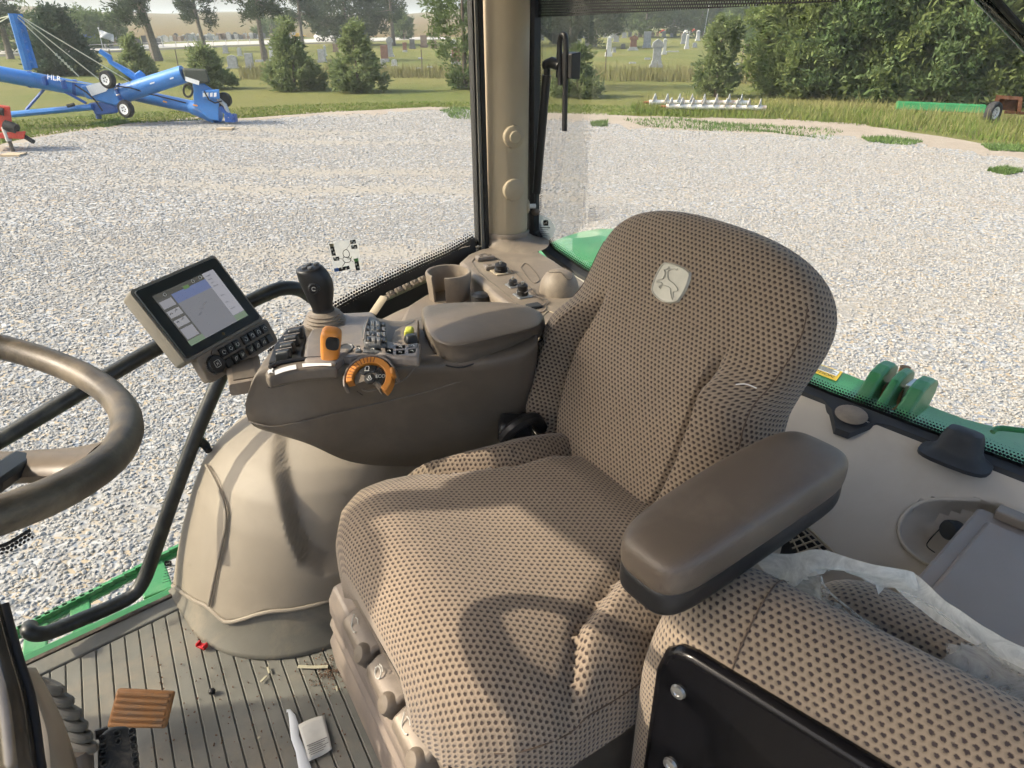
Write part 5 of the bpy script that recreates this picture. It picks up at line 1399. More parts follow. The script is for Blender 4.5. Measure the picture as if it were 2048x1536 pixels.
# ribbed tool rail leaning on the glass
rl = [PY(752, 612, 1.50), PY(772, 592, 1.50), PY(866, 548, 1.50)]
RA = tubepart('tool_rail', [PY(768, 598, 1.50), PY(866, 553, 1.50)], .0075, 'console_brown', TR, 8, 0)
g = MB(); a = PY(745, 628, 1.48); b2 = PY(768, 594, 1.495); g.tube([a, b2], .013, 8, flat=.35); g.build('rail_foot', MATS['trim_tan'], RA)
for k in range(6):
    f_ = (k + .25) / 6; q = PY(772, 592, 1.495) + (PY(866, 548, 1.495) - PY(772, 592, 1.495)) * f_; d = unit(PY(866, 548, 1.495) - PY(772, 592, 1.495))
    g = MB(); n2 = unit(V(0, -.7, .7)); g.box(q + d * .009, (.021, .017, .007), [d, unit(np.cross(V(0, -.7, .7), d)), n2], .8); tb = g.build('rail_tooth', MATS['trim_brown'], RA, smooth=False, bevel=.0015)
    g = MB(); g.box(q + d * .009 + n2 * .006 + V(0, 0, .003), (.008, .006, .006), [d, unit(np.cross(n2, d)), n2], .7); g.build('rail_nub', MATS['deck_grey'], tb, smooth=False)

# ---- green body outside the rear window
th = np.linspace(R_(4), R_(172), 28)
g = MB(); g.loft([[V(1.72 + .95 * math.cos(t_) * -1 + .45, y, 1.46 + .86 * math.sin(t_) + dz) for t_ in th] for y, dz in ((1.36, -.06), (1.40, -.01), (1.46, .0), (1.9, .0), (2.02, -.02), (2.06, -.08))], closed=False); g.build('rear_fender', MATS['paint_green'], TR, solid=.02)
ZB = 2.185
far_ = [PZ(x, y, ZB) for x, y in ((1480, 672), (1610, 716), (1700, 750), (1830, 800), (1930, 838), (2000, 856), (2080, 872))]
far_.append(V(far_[-1][0], -.45, ZB)); far_.insert(0, V(far_[0][0], 1.30, ZB))
g = MB(); g.loft([[q, q + V(-.03, 0, .012), V(1.60, q[1], ZB + .012), V(1.57, q[1], ZB), V(1.57, q[1], ZB - .14), q + V(0, 0, -.14)] for q in far_]); bm_ = g.build('rear_beam', MATS['paint_green'], TR, bevel=.008)
def lug(x0, y0, w, hgt, mat='paint_green', lean=0.1):
    """clevis cheek: plate standing on the beam, thickness along Y, rounded top"""
    b0 = PX(x0, y0, 1.62); Lp = []
    for a, z in ((-.10, -.02), (.075, -.02), (.07, .5), (.05, .82), (.015, .98), (-.02, 1.0), (-.05, .9), (-.065, .55)):
        Lp.append(b0 + V(a + lean * z * .6, 0, z * hgt))
    g = MB(); g.prism(Lp, (0, -w, 0)); return g.build('clevis_cheek', MATS[mat], bm_, smooth=False, bevel=.008, seg=3)
for x, y, w, h_ in ((1722, 802, .032, .090), (1764, 814, .022, .084), (1800, 828, .034, .080)): lug(x, y, w, h_)
a, b2 = PX(1735, 770, 1.66), PX(1822, 800, 1.66)
tubepart('clevis_pin', [a, b2], .022, 'rusty_steel', bm_, 16, 0)
g = MB(); q = PX(1818, 790, 1.655); g.box(q, (.05, .014, .07), [(1, 0, 0), (0, 1, 0), (0, 0, 1)]); g.build('lock_plate', MATS['bare_steel'], bm_, smooth=False, bevel=.004)
g = MB(); q = PX(1808, 745, 1.78); g.tube([q - V(0, 0, .10), q + V(0, 0, .015)], [.018, .013], 12); g.build('hitch_post', MATS['rusty_steel'], bm_)
tubepart('cable', [PX(1985, 864, 1.60), PX(1992, 858, 1.61), PX(2010, 857, 1.62), PX(2070, 864, 1.64)], .006, 'paint_green', bm_, 8)
# yellow warning label on the beam
M('label_yellow', (.72, .47, .03), .5, var=.05)
lq = [PZ(x, y, ZB + .0145) for x, y in ((1600, 734), (1616, 720), (1686, 744), (1672, 762))]
g = MB(); g.poly(lq); wl_ = g.build('warning_label', MATS['label_yellow'], TR, smooth=False)
def lerp4(u, v): return (lq[0] * (1 - u) + lq[3] * u) * (1 - v) + (lq[1] * (1 - u) + lq[2] * u) * v
g = MB(); g.poly([lerp4(u, v) + V(0, 0, .0012) for u, v in ((.1, .40), (.93, .40), (.93, .90), (.1, .90))]); g.build('label_field', MATS['white_print'], wl_, smooth=False)
for k in range(4):
    v0 = .46 + k * .11; g = MB(); g.poly([lerp4(u, v) + V(0, 0, .0022) for u, v in ((.15, v0), (.88 - .1 * (k % 2), v0), (.88 - .1 * (k % 2), v0 + .055), (.15, v0 + .055))]); g.build('label_line', MATS['black_print'], wl_, smooth=False)
ex_ = unit(lq[3] - lq[0]); ey_ = unit(np.cross(V(0, 0, 1), ex_))
mkobj('label_text', text_mesh('CAUTION', .02, lerp4(.5, .2), ex_, ey_, .002), MATS['black_print'], wl_)
# ================================================================== OPERATOR SEAT
def fabric_mat(name, base, dot, su, sv, seed=0., r0=.30):
    """woven cloth with staggered dark tufts; UV in metres"""
    mt, nt, b = newmat(name)
    uvn = nd(nt, 'ShaderNodeUVMap'); sx = nd(nt, 'ShaderNodeSeparateXYZ'); nt.links.new(uvn.outputs[0], sx.inputs[0])
    nz = nd(nt, 'ShaderNodeTexNoise'); nz.inputs['Scale'].default_value = 330; nz.inputs['Detail'].default_value = 2; nt.links.new(uvn.outputs[0], nz.inputs['Vector'])
    sn = nd(nt, 'ShaderNodeSeparateColor'); nt.links.new(nz.outputs['Color'], sn.inputs[0])
    u = math_n(nt, 'ADD', math_n(nt, 'MULTIPLY', sx.outputs[0], 1 / su), math_n(nt, 'MULTIPLY_ADD', sn.outputs[0], .40)); nt.nodes[-2].inputs[2].default_value = -.2
    v = math_n(nt, 'ADD', math_n(nt, 'MULTIPLY', sx.outputs[1], 1 / sv), math_n(nt, 'MULTIPLY_ADD', sn.outputs[1], .40)); nt.nodes[-2].inputs[2].default_value = -.2
    row = math_n(nt, 'FLOOR', v); par = math_n(nt, 'MULTIPLY', math_n(nt, 'FLOORED_MODULO', row, 2), .5)
    fu = math_n(nt, 'SUBTRACT', math_n(nt, 'FRACT', math_n(nt, 'ADD', u, par)), .5)
    fv = math_n(nt, 'SUBTRACT', math_n(nt, 'FRACT', v), .5)
    def blob(ou, ov, r, soft, ku=1.0, kv=1.0):
        a = math_n(nt, 'MULTIPLY', math_n(nt, 'SUBTRACT', fu, ou), ku); c_ = math_n(nt, 'MULTIPLY', math_n(nt, 'SUBTRACT', fv, ov), kv)
        d = math_n(nt, 'SQRT', math_n(nt, 'ADD', math_n(nt, 'MULTIPLY', a, a), math_n(nt, 'MULTIPLY', c_, c_)))
        return math_n(nt, 'SUBTRACT', 1.0, ramp_n(nt, d, r - soft, r + soft))
    dk = math_n(nt, 'MAXIMUM', blob(.06, .06, r0 * .82, .07, 1.15, 1.0), blob(-.10, .12, r0 * .6, .07, 1.2, 1.0))
    md = blob(-.06, -.10, r0 * 1.15, .14)
    pp = pos_nodes(nt)
    big = ramp_n(nt, noise_n(nt, pp, 9, 4, .6), .3, .7); fine = noise_n(nt, uvn.outputs[0], 1500, 2, .6)
    c = mixc(nt, big, tuple(k * .93 for k in base), tuple(k * 1.06 for k in base))
    c = mixc(nt, math_n(nt, 'MULTIPLY', ramp_n(nt, fine, .3, .7), .25), c, tuple(k * .72 for k in base))
    c = mixc(nt, math_n(nt, 'MULTIPLY', md, .55), c, tuple(k * .55 for k in base))
    c = mixc(nt, math_n(nt, 'MULTIPLY', dk, .92), c, dot)
    nt.links.new(c, b.inputs['Base Color']); b.inputs['Roughness'].default_value = .95
    b.inputs['Specular IOR Level'].default_value = .1; b.inputs['Sheen Weight'].default_value = .25
    h = math_n(nt, 'SUBTRACT', math_n(nt, 'MULTIPLY', fine, .35), dk)
    nt.links.new(bump_n(nt, h, .55, .0012), b.inputs['Normal'])
    return mt
fabric_mat('seat_cloth', (.285, .226, .166), (.040, .028, .025), .0089, .0073, r0=.36)
fabric_mat('spare_cloth', (.262, .210, .153), (.032, .024, .027), .0096, .0082, r0=.31)
M('icon_grey', (.42, .41, .37), .7)
M('seam_thread', (.10, .07, .05), .9)
M('vinyl', (.112, .088, .067), .42, var=.08, vs=10, bump=.6, bs=900, bd=.0005, dust=(.28, .23, .17), dustamt=.2, ds=14)
M('patch_silver', (.44, .43, .37), .5, .1, var=.1, vs=30, bump=.3, bs=500)
M('seat_metal', (.165, .138, .112), .45, .3, var=.15, vs=20, dust=DUST, dustamt=.3)

SEAT = thing('operator_seat', 'patterned brown cloth operator seat with a silver emblem on its backrest', 'tractor seat', (.6, .62, 1.9))
ra = R_(11)
sF = V(-math.cos(ra), math.sin(ra), 0); sR = V(math.sin(ra), math.cos(ra), 0)   # seat forward, seat right
B0 = V(.834, .685, 2.37)
lean = R_(20)
bU = V(0, 0, 1) * math.cos(lean) - sF * math.sin(lean); bN = sF * math.cos(lean) + V(0, 0, 1) * math.sin(lean)
HB = .476
def wprof(u):   # half widths of the backrest
    r = float(np.interp(u, [-.06, 0, .05, .11, .18, .24, .29, .34, .40], [.20, .236, .262, .272, .268, .250, .247, .248, .248]))
    if u > .30: r *= max(0.0, 1 - ((u - .30) / (HB - .30)) ** 3.4) ** (1 / 2.5)
    return r
def bolst(s, u, w):   # side wings of the lower backrest
    k = smooth01((abs(s) / max(w, 1e-4) - .60) / .13); hgt = .050 * smooth01((.29 - u) / .07) * smooth01((u + .05) / .08)
    fall = 1 - .35 * smooth01((abs(s) / max(w, 1e-4) - .86) / .14)
    return k * hgt * fall
def groove(s, u, w):
    e = abs(s) / max(w, 1e-4)
    return .018 * math.exp(-((e - .60) / .030) ** 2) * smooth01((.33 - u) / .08) * smooth01((u + .03) / .05)
def back_rings():
    rings = []; uvs = []; vv = 0; last = None
    us = list(np.linspace(-.06, .30, 40)) + list(.30 + (HB - .30) * np.sin(np.linspace(.06, 1, 30) * math.pi / 2) * .9995)
    for u in us:
        w = max(wprof(u), .004); k = (u - .30) / (HB - .30) if u > .30 else 0
        th = .052 * math.sqrt(max(0, 1 - k ** 3.2)) + .003
        ring = []; uv = []
        n1 = 56
        for i in range(n1):       # front, seat-right to seat-left
            t = math.pi * i / (n1 - 1)
            e = math.copysign(abs(math.cos(t)) ** (2 / 3.4), math.cos(t)); f = abs(math.sin(t)) ** (2 / 3.4)
            s_ = e * w
            sh_ = -.030 * smooth01((u - .16) / .24)
            crown = .012 * (1 - (s_ / w) ** 2) * smooth01((.36 - u) / .2) * 0 + .012 * math.sin(min(max((u + .03) / .45, 0), 1) * math.pi)
            dpt = th * f + (crown + bolst(s_, u, w) - groove(s_, u, w)) * f + .016 * smooth01((u - .30) / .15) * f
            ring.append(B0 + sR * (s_ + sh_) + bU * u + bN * (dpt - .03))
        for i in range(1, 17):   # back shell
            t = math.pi * i / 17
            ring.append(B0 + sR * (-.030 * smooth01((u - .16) / .24)) - sR * w * math.copysign(abs(math.cos(t)) ** (2 / 5), math.cos(t)) + bU * u + bN * (-.03 - .055 * abs(math.sin(t)) ** (2 / 5) * math.sqrt(max(0.02, 1 - k ** 3))))
        rings.append(ring)
        if last is not None: vv += np.linalg.norm(ring[n1 // 2] - last)
        last = ring[n1 // 2]
        # arc-length around from the centre line
        acc = np.zeros(len(ring)); mid_ = n1 // 2
        for i in range(mid_ + 1, len(ring)): acc[i] = acc[i - 1] + np.linalg.norm(ring[i] - ring[i - 1])
        for i in range(mid_ - 1, -1, -1): acc[i] = acc[i + 1] - np.linalg.norm(ring[i] - ring[i + 1])
        uvs += [(float(a), vv) for a in acc]
    return rings, uvs, n1
rings, uvs, n1 = back_rings()
g = MB(); g.loft(rings, uvs=uvs); BK = g.build('backrest', MATS['seat_cloth'], SEAT)
def bk_pt(s_, u, off=.001):
    w = wprof(u); e = max(-1, min(1, s_ / w)); f = max(0, 1 - abs(e) ** 3.4) ** (1 / 3.4); k = (u - .30) / (HB - .30) if u > .30 else 0
    th = .052 * math.sqrt(max(0, 1 - k ** 3.2)) + .003
    crown = .012 * math.sin(min(max((u + .03) / .45, 0), 1) * math.pi)
    dpt = th * f + (crown + bolst(s_, u, w) - groove(s_, u, w)) * f + .016 * smooth01((u - .30) / .15) * f
    return B0 + sR * (s_ - .030 * smooth01((u - .16) / .24)) + bU * u + bN * (dpt - .03 + off)
# stitched seams on the cover
tubepart('seam', [bk_pt(-wprof(u) * .955, u, .0004) for u in np.linspace(.06, .40, 12)], .0011, 'seam_thread', BK, 6, 3)
tubepart('seam', [bk_pt(wprof(u) * .955, u, .0004) for u in np.linspace(.06, .38, 12)], .0011, 'seam_thread', BK, 6, 3)
# loose white thread on the wing
tubepart('loose_thread', [bk_pt(-.205, .262, .002), bk_pt(-.215, .268, .004), bk_pt(-.228, .268, .003)], .0008, 'white_print', BK, 5)
# emblem patch: shield with a leaping deer in relief
ec = (.005, .357)
def em(a, b2, off): return bk_pt(ec[0] - a, ec[1] + b2, off)
shield = [(a_ * 1.22, b_ * .96) for a_, b_ in [(-.030, .020), (-.026, .031), (-.012, .0345), (0, .035), (.012, .0345), (.026, .031), (.030, .020), (.031, .0), (.027, -.022), (.014, -.030), (0, -.033), (-.014, -.030), (-.027, -.022), (-.031, 0)]]
g = MB(); base_ = [em(a, b2, .0005) for a, b2 in shield]; top_ = [em(a * .96, b2 * .96, .0032) for a, b2 in shield]
g.loft([base_, top_]); EM = g.build('emblem_patch', MATS['patch_silver'], BK)
tubepart('emblem_border', [em(a * .92, b2 * .92, .0038) for a, b2 in shield + shield[:1]], .0011, 'patch_silver', EM, 6, 3)
deer = [(-.020, -.003), (-.008, .004), (.004, .006), (.009, .013), (.012, .020), (.008, .024), (.012, .0235), (.013, .027), (.0145, .023), (.021, .019), (.017, .0175), (.0145, .012), (.015, .004), (.022, .0), (.024, -.006), (.019, -.003), (.012, -.004), (.016, -.010), (.012, -.013), (.012, -.008), (.004, -.005), (-.006, -.006), (-.010, -.013), (-.018, -.022), (-.016, -.014), (-.014, -.008), (-.018, -.006)]
tubepart('emblem_deer', [em(-a * 1.15, b2 * .95, .0042) for a, b2 in deer + deer[:1]], .0009, 'patch_silver', EM, 6, 2)
tubepart('emblem_antler', [em(-a, b2, .0042) for a, b2 in ((.010, .023), (.004, .026), (-.002, .025), (-.004, .028))], .0008, 'patch_silver', EM, 6, 3)

# cushion: height field over seat axes (f forward, s right)
cF0, cF1 = -.03, .525
def ctop(f, s_):
    e = abs(s_ + .085) / .295
    z = .035 + .0 * f
    z += .014 * smooth01((f - .26) / .16)                     # thigh rise
    e0 = float(np.interp(f, [0, .15, .27, .36], [.50, .53, .70, 1.06]))
    z += .026 * smooth01((e - e0) / .12)                      # side wings, fading out toward the front corners
    z -= .014 * math.exp(-((e - e0) / .032) ** 2)
    z -= .030 * smooth01((.10 - f) / .14) * (1 - smooth01((e - .55) / .2))
    return z
def cbot(f): return .118
def cw(f):
    return float(np.interp(f, [-.04, .0, .1, .25, .36, .41, .45, .475, .49], [.21, .245, .275, .29, .296, .286, .258, .21, .13]))
rings = []; uvs = []; vv = 0; last = None
fs_ = list(np.linspace(cF0, .37, 34)) + list(.37 + .118 * np.sin(np.linspace(.08, 1, 22) * math.pi / 2))
n1 = 60
for f in fs_:
    w = cw(f); ring = []
    drop = .10 * (1 - math.sqrt(max(0, 1 - max(0, (f - .37) / .12) ** 2.8)))
    for i in range(n1):
        t = math.pi * i / (n1 - 1); e = math.copysign(abs(math.cos(t)) ** (2 / 3.6), math.cos(t)); h_ = abs(math.sin(t)) ** (2 / 3.0)
        s_ = e * w - .085
        ring.append(B0 + sF * f + sR * s_ + V(0, 0, -cbot(f) + (ctop(f, s_) + cbot(f) - drop) * h_))
    for i in range(1, 13):
        t = i / 13; ring.append(B0 + sF * (f * .92) + sR * (-w * .93 + 2 * w * .93 * t - .085) + V(0, 0, -cbot(f) - .006))
    rings.append(ring)
    mid_ = n1 // 2
    if last is not None: vv += np.linalg.norm(ring[mid_] - last)
    last = ring[mid_]
    acc = np.zeros(len(ring))
    for i in range(mid_ + 1, len(ring)): acc[i] = acc[i - 1] + np.linalg.norm(ring[i] - ring[i - 1])
    for i in range(mid_ - 1, -1, -1): acc[i] = acc[i + 1] - np.linalg.norm(ring[i] - ring[i + 1])
    uvs += [(float(a), vv) for a in acc]
g = MB(); g.loft(rings, uvs=uvs); CU = g.build('cushion', MATS['seat_cloth'], SEAT)
def cu_pt(f, e, off=.0005):
    i = int(np.argmin([abs(f - x) for x in fs_])); r = rings[i]
    t = (1 - e) / 2 * (n1 - 1); j = min(int(t), n1 - 2); k = t - j
    return r[j] * (1 - k) + r[j + 1] * k + V(0, 0, off)
tubepart('seam', [cu_pt(f, -.84, .0006) for f in np.linspace(.02, .43, 14)], .0012, 'seam_thread', CU, 6, 3)
# pan, rails and the ribbed front skirt with adjustment levers
def SL(f, s_, z): return B0 + sF * f + sR * s_ + V(0, 0, z - B0[2])
g = MB(); g.loft([[SL(f, s_, z) for f, s_ in ((-.02, -.31), (.43, -.31), (.43, .20), (-.02, .22))] for z in (2.205, 2.235)]); g.build('seat_pan', MATS['black_plastic'], SEAT, smooth=False, bevel=.008)
g = MB(); g.loft([[SL(f, s_, z) for f, s_ in ((.08 + i, -.30 - i), (.40 - i, -.30 - i), (.40 - i, .14 + i), (.08 + i, .14 + i))] for z, i in ((1.9, 0), (1.95, .0), (2.0, .012), (2.04, .0), (2.08, .012), (2.12, 0), (2.16, .012), (2.2, 0), (2.24, .0))]); g.build('suspension_boot', MATS['seat_metal'], SEAT, bevel=.006)
g = MB(); g.loft([[SL(f, s_, z) for f, z in ((.42, 2.262), (.462, 2.255), (.470, 2.24), (.470, 2.215), (.458, 2.205), (.42, 2.205))] for s_ in (.10, .09, -.37, -.38)]); fr_ = g.build('front_rail', MATS['seat_metal'], SEAT, bevel=.003)
g = MB(); g.loft([[SL(f, s_, z) for f, z in ((.462, 2.262), (.471, 2.262), (.471, 2.252), (.462, 2.252))] for s_ in (.095, -.38)]); g.build('rail_edge', MATS['black_paint'], fr_, smooth=False)
M('skirt_grey', (.165, .138, .122), .5, var=.15, vs=10, dust=(.40, .32, .23), dustamt=.5)
g = MB(); g.loft([[SL(f, s_, z) for f, z in ((.40, 2.20), (.480, 2.185), (.492, 2.16), (.494, 2.13), (.489, 2.12), (.498, 2.10), (.492, 2.08), (.502, 2.06), (.498, 1.99), (.40, 1.93))] for s_ in (.165, .15, -.38, -.40)]); g.build('skirt', MATS['skirt_grey'], SEAT, bevel=.004)
for k, (s0, s1, mk) in enumerate(((.045, -.055, 0), (-.065, -.160, 1), (-.170, -.262, 2))):
    g = MB(); g.loft([[SL(f, s_, z) for f, z in ((.40, 2.240), (.478, 2.234), (.498, 2.222), (.502, 2.205), (.494, 2.192), (.40, 2.195))] for s_ in (s0, s0 - .008, s1 + .008, s1)]); lv = g.build('adjust_lever', MATS['seat_metal'], SEAT, bevel=.007, seg=3)
    g = MB(); c1 = SL(.486, s1 + .014, 2.214); g.lathe([(.017, -.02), (.017, .012), (.013, .018), (.001, .020)], c1, unit(sF + V(0, 0, .6)), n=18); g.build('lever_end', MATS['console_brown'], lv)
    ex_, ey_ = -sR, unit(V(0, 0, .9) - sF * .45); c1 = SL(.486, (s0 + s1) / 2 + .015, 2.232)
    pts = {0: [(-.012, .012), (-.006, -.006), (.006, -.008), (.012, -.004)], 1: [(-.010, .0), (-.004, .008), (.006, .007), (.009, -.002), (.002, -.009), (-.006, -.006), (-.010, 0)], 2: [(-.012, .012), (-.006, -.006), (.006, -.008), (.012, -.004)]}[mk]
    tubepart('lever_symbol', [c1 + ex_ * a + ey_ * b2 + sF * .003 for a, b2 in pts], .0012, 'icon_grey', lv, 5, 3)
    tubepart('lever_symbol', [c1 + ex_ * a + ey_ * b2 + sF * .003 for a, b2 in ((-.004, .012), (.004, .014), (.010, .010))], .0010, 'icon_grey', lv, 5, 0)
g = MB(); g.loft([[SL(f, s_, z) for f, z in ((.36, 2.20), (.470, 2.185), (.492, 2.15), (.496, 2.0), (.36, 1.94))] for s_ in (.150, .142, .085, .075)]); g.build('side_cover', MATS['skirt_grey'], SEAT, bevel=.014, seg=3)
# left armrest: vinyl pad over a black base
ca, cb = PZ(1322, 1072, 2.605), PZ(1622, 905, 2.605)
d = unit(cb - ca); s_ = unit(np.cross(V(0, 0, 1), d))     # s_ points to seat-left? sign unimportant
Ln = np.linalg.norm(cb - ca) + .060
def stad(t, w, hgt, z0, k=28, p=3.8):
    c1 = ca - d * .03 + d * Ln * t
    return [c1 + s_ * w * math.copysign(abs(math.cos(a)) ** (2 / p), math.cos(a)) + V(0, 0, z0 + hgt * math.copysign(abs(math.sin(a)) ** (2 / p), math.sin(a))) for a in np.linspace(0, 2 * math.pi, k, endpoint=False)]
def armloft(hw, hh, z0, e=1.0):
    rr_ = []
    for t in [0] + list(.5 - .5 * np.cos(np.linspace(.14, math.pi - .14, 22))) + [1]:
        k = abs(2 * t - 1); m_ = max(0.0, 1 - k ** 9) ** (1 / 2.6); m_ = max(m_, .02)
        wv = hw * (1 + .10 * math.sin(t * math.pi) + .06 * t)
        rr_.append(stad(t, wv * (.25 + .75 * m_) if m_ > .03 else wv * .3, hh * (.3 + .7 * m_), z0 + .008 * math.sin(t * math.pi) + .020 * (t - .5)))
    return rr_
g = MB(); g.loft(armloft(.049, .029, -.022)); AR = g.build('armrest_pad', MATS['vinyl'], SEAT, sub=1)
g = MB(); g.loft(armloft(.0475, .027, -.053)); g.build('armrest_base', MATS['black_plastic'], SEAT, sub=1)
g = MB(); g.tube([cb + V(0, 0, -.055) - d * .02, cb + V(0, 0, -.06) + d * .03, B0 - sR * .255 + bU * .12 - bN * .05], [.030, .030, .034], 12); g.build('armrest_arm', MATS['black_plastic'], SEAT)
g = MB(); g.tube([ca + d * .20 + V(0, 0, -.075), ca + d * .17 + V(0, 0, -.11)], .018, 12); g.build('armrest_knob', MATS['rubber_soft'], SEAT)
# belt buckle and bellows behind the cushion's right wing
bq = PZ(1030, 850, 2.40)
g = MB(); g.box(bq, (.07, .045, .03), [unit(V(*cR)), unit(V(*cF) + V(0, 0, .3)), unit(V(0, 0, 1))], .8); bu = g.build('belt_buckle', MATS['black_plastic'], SEAT, bevel=.006)
tubepart('belt_strap', [bq + V(-.03, .0, -.02), bq + V(-.02, -.02, .012), bq + V(.02, -.03, .02), bq + V(.06, -.02, -.03)], .013, 'black_plastic', bu, 8)
bc = PZ(1092, 830, 2.36)
for k in range(5):
    g = MB(); pts = [bc + V(*cR) * (.042 + .006 * k) * math.cos(a) * .8 + unit(V(*cF) + V(0, 0, .9)) * (.042 + .006 * k) * math.sin(a) + V(0, 0, -.012 * k) for a in np.linspace(0, 2 * math.pi, 25)]
    g.tube(pts, .0055, 7); g.build('bellows_ring', MATS['black_plastic'], SEAT)

# ================================================================== SPARE (INSTRUCTOR) SEAT, cushion tipped up
M('pan_black', (.004, .004, .005), .22, var=.05, vs=30, spec=.2)
SP = thing('instructor_seat', 'folded-up spare seat with a glossy black underside in the foreground', 'tractor seat', (.6, .1, 1.9))
# slab standing on edge: thickness along x, length along -y, height z
nx = unit(V(1, .10, .0)); ny = unit(V(.10, -1, 0))
S0 = PZ(1390, 1250, 2.49)      # panel top corner
def SQ(a, b2, z): return S0 + ny * a + nx * b2 + V(0, 0, z)
def slab_ring(a):
    """section of the pad at distance a along -y"""
    e = 1 - math.sqrt(max(0, 1 - (1 - min(1, max(0, (a + .062) / .10))) ** 2.2)) if a < .04 else 0
    top = .045 - .115 * e; r = []
    prof_ = [(-.012, -.55), (-.014, -.2), (-.014, -.055), (-.010, -.015), (.012, .018), (.035, .036), (.062, .044), (.090, .038), (.112, .018), (.124, -.012), (.128, -.05), (.130, -.2), (.130, -.55)]
    for b2, z in prof_:
        zz = z if z < -.18 else z - .115 * e * smooth01((z + .18) / .15)
        bb = b2 if a > -.0 else .058 + (b2 - .058) * (1 - .30 * e)
        r.append(SQ(a, bb, zz))
    return r
as_ = list(-.062 + .10 * (1 - np.cos(np.linspace(0, math.pi / 2, 14)))) + list(np.linspace(.06, .62, 18))
rings = [slab_ring(a) for a in as_]; rings = [spline(r, 4) for r in rings]
uvs = []; al = 0
for i, r in enumerate(rings):
    if i: al += np.linalg.norm(r[len(r) // 2] - rings[i - 1][len(r) // 2])
    acc = 0; 
    for j, q in enumerate(r):
        if j: acc += np.linalg.norm(q - r[j - 1])
        uvs.append((al, acc))
g = MB(); g.loft(rings, closed=False, uvs=uvs); PAD = g.build('tipped_cushion', MATS['spare_cloth'], SP)
# end cap of the pad, facing seat right
capc = [rings[0][j] for j in range(len(rings[0]))]
g = MB(); n_ = len(capc); P_ = []; U_ = []
for k in range(4):
    f_ = k / 3
    P_.append([capc[j] * (1 - f_ * .5) + capc[n_ - 1 - j] * f_ * .5 for j in range(n_)]); U_.append([(float((q - capc[0]) @ nx) + .0, float(q[2])) for q in P_[-1]])
g.grid(P_, U_); g.build('cushion_end', MATS['spare_cloth'], PAD)
sm_ = [q + V(-.0, .0, .0008) for q in slab_ring(.055)][2:11]
tubepart('seam', [q + unit(V(-.3, .2, .6)) * .001 for q in sm_], .0011, 'seam_thread', PAD, 6, 3)
# black pan with a rolled edge
outl = [(-.028, -.62), (-.028, -.07), (-.020, -.036), (-.004, -.020), (.016, -.016), (.20, -.016), (.62, -.016), (.62, -.62)]
g = MB(); g.prism([SQ(a, -.030, z) for a, z in outl], nx * .022); PAN = g.build('cushion_pan', MATS['pan_black'], SP, smooth=True, bevel=.010, seg=4)
for x, y in ((1357, 1383), (1341, 1528)):
    q = PN(x, y, SQ(0, -.030, 0), nx); g = MB(); g.lathe([(.0095, 0), (.0085, .0035), (.004, .0045), (.003, .003), (.001, .003)], q, -nx, n=16); g.build('pan_screw', MATS['bare_steel'], PAN)
# spare backrest behind it, bagged
BQ = PZ(1760, 1210, 2.46)
by = unit(V(.14, -1, 0)); bx = unit(V(1, .14, 0))
def bb_ring(a):
    e = 1 - math.sqrt(max(0, 1 - (1 - min(1, max(0, (a + .10) / .10))) ** 2.2)) if a < 0 else 0
    r = []
    for b2, z in ((-.10, -.5), (-.10, -.16), (-.092, -.08), (-.07, -.028), (-.035, -.004), (.0, .004), (.035, -.004), (.065, -.025), (.08, -.07), (.084, -.16), (.084, -.5)):
        r.append(BQ + by * a + bx * b2 + V(0, 0, z - .11 * e))
    return spline(r, 4)
as_ = list(-.10 + .10 * (1 - np.cos(np.linspace(0, math.pi / 2, 10)))) + list(np.linspace(.02, .55, 16))
rb = [bb_ring(a) for a in as_]; uvs = []; al = 0
for i, r in enumerate(rb):
    if i: al += np.linalg.norm(r[20] - rb[i - 1][20])
    acc = 0
    for j, q in enumerate(r):
        if j: acc += np.linalg.norm(q - r[j - 1])
        uvs.append((al, acc))
g = MB(); g.loft(rb, closed=False, uvs=uvs); g.build('spare_backrest', MATS['spare_cloth'], SP)
g = MB(); g.box(SQ(.25, .06, -.42), (.16, .5, .25), [nx, ny, V(0, 0, 1)]); g.build('seat_pedestal', MATS['black_plastic'], SP, smooth=False, bevel=.01)

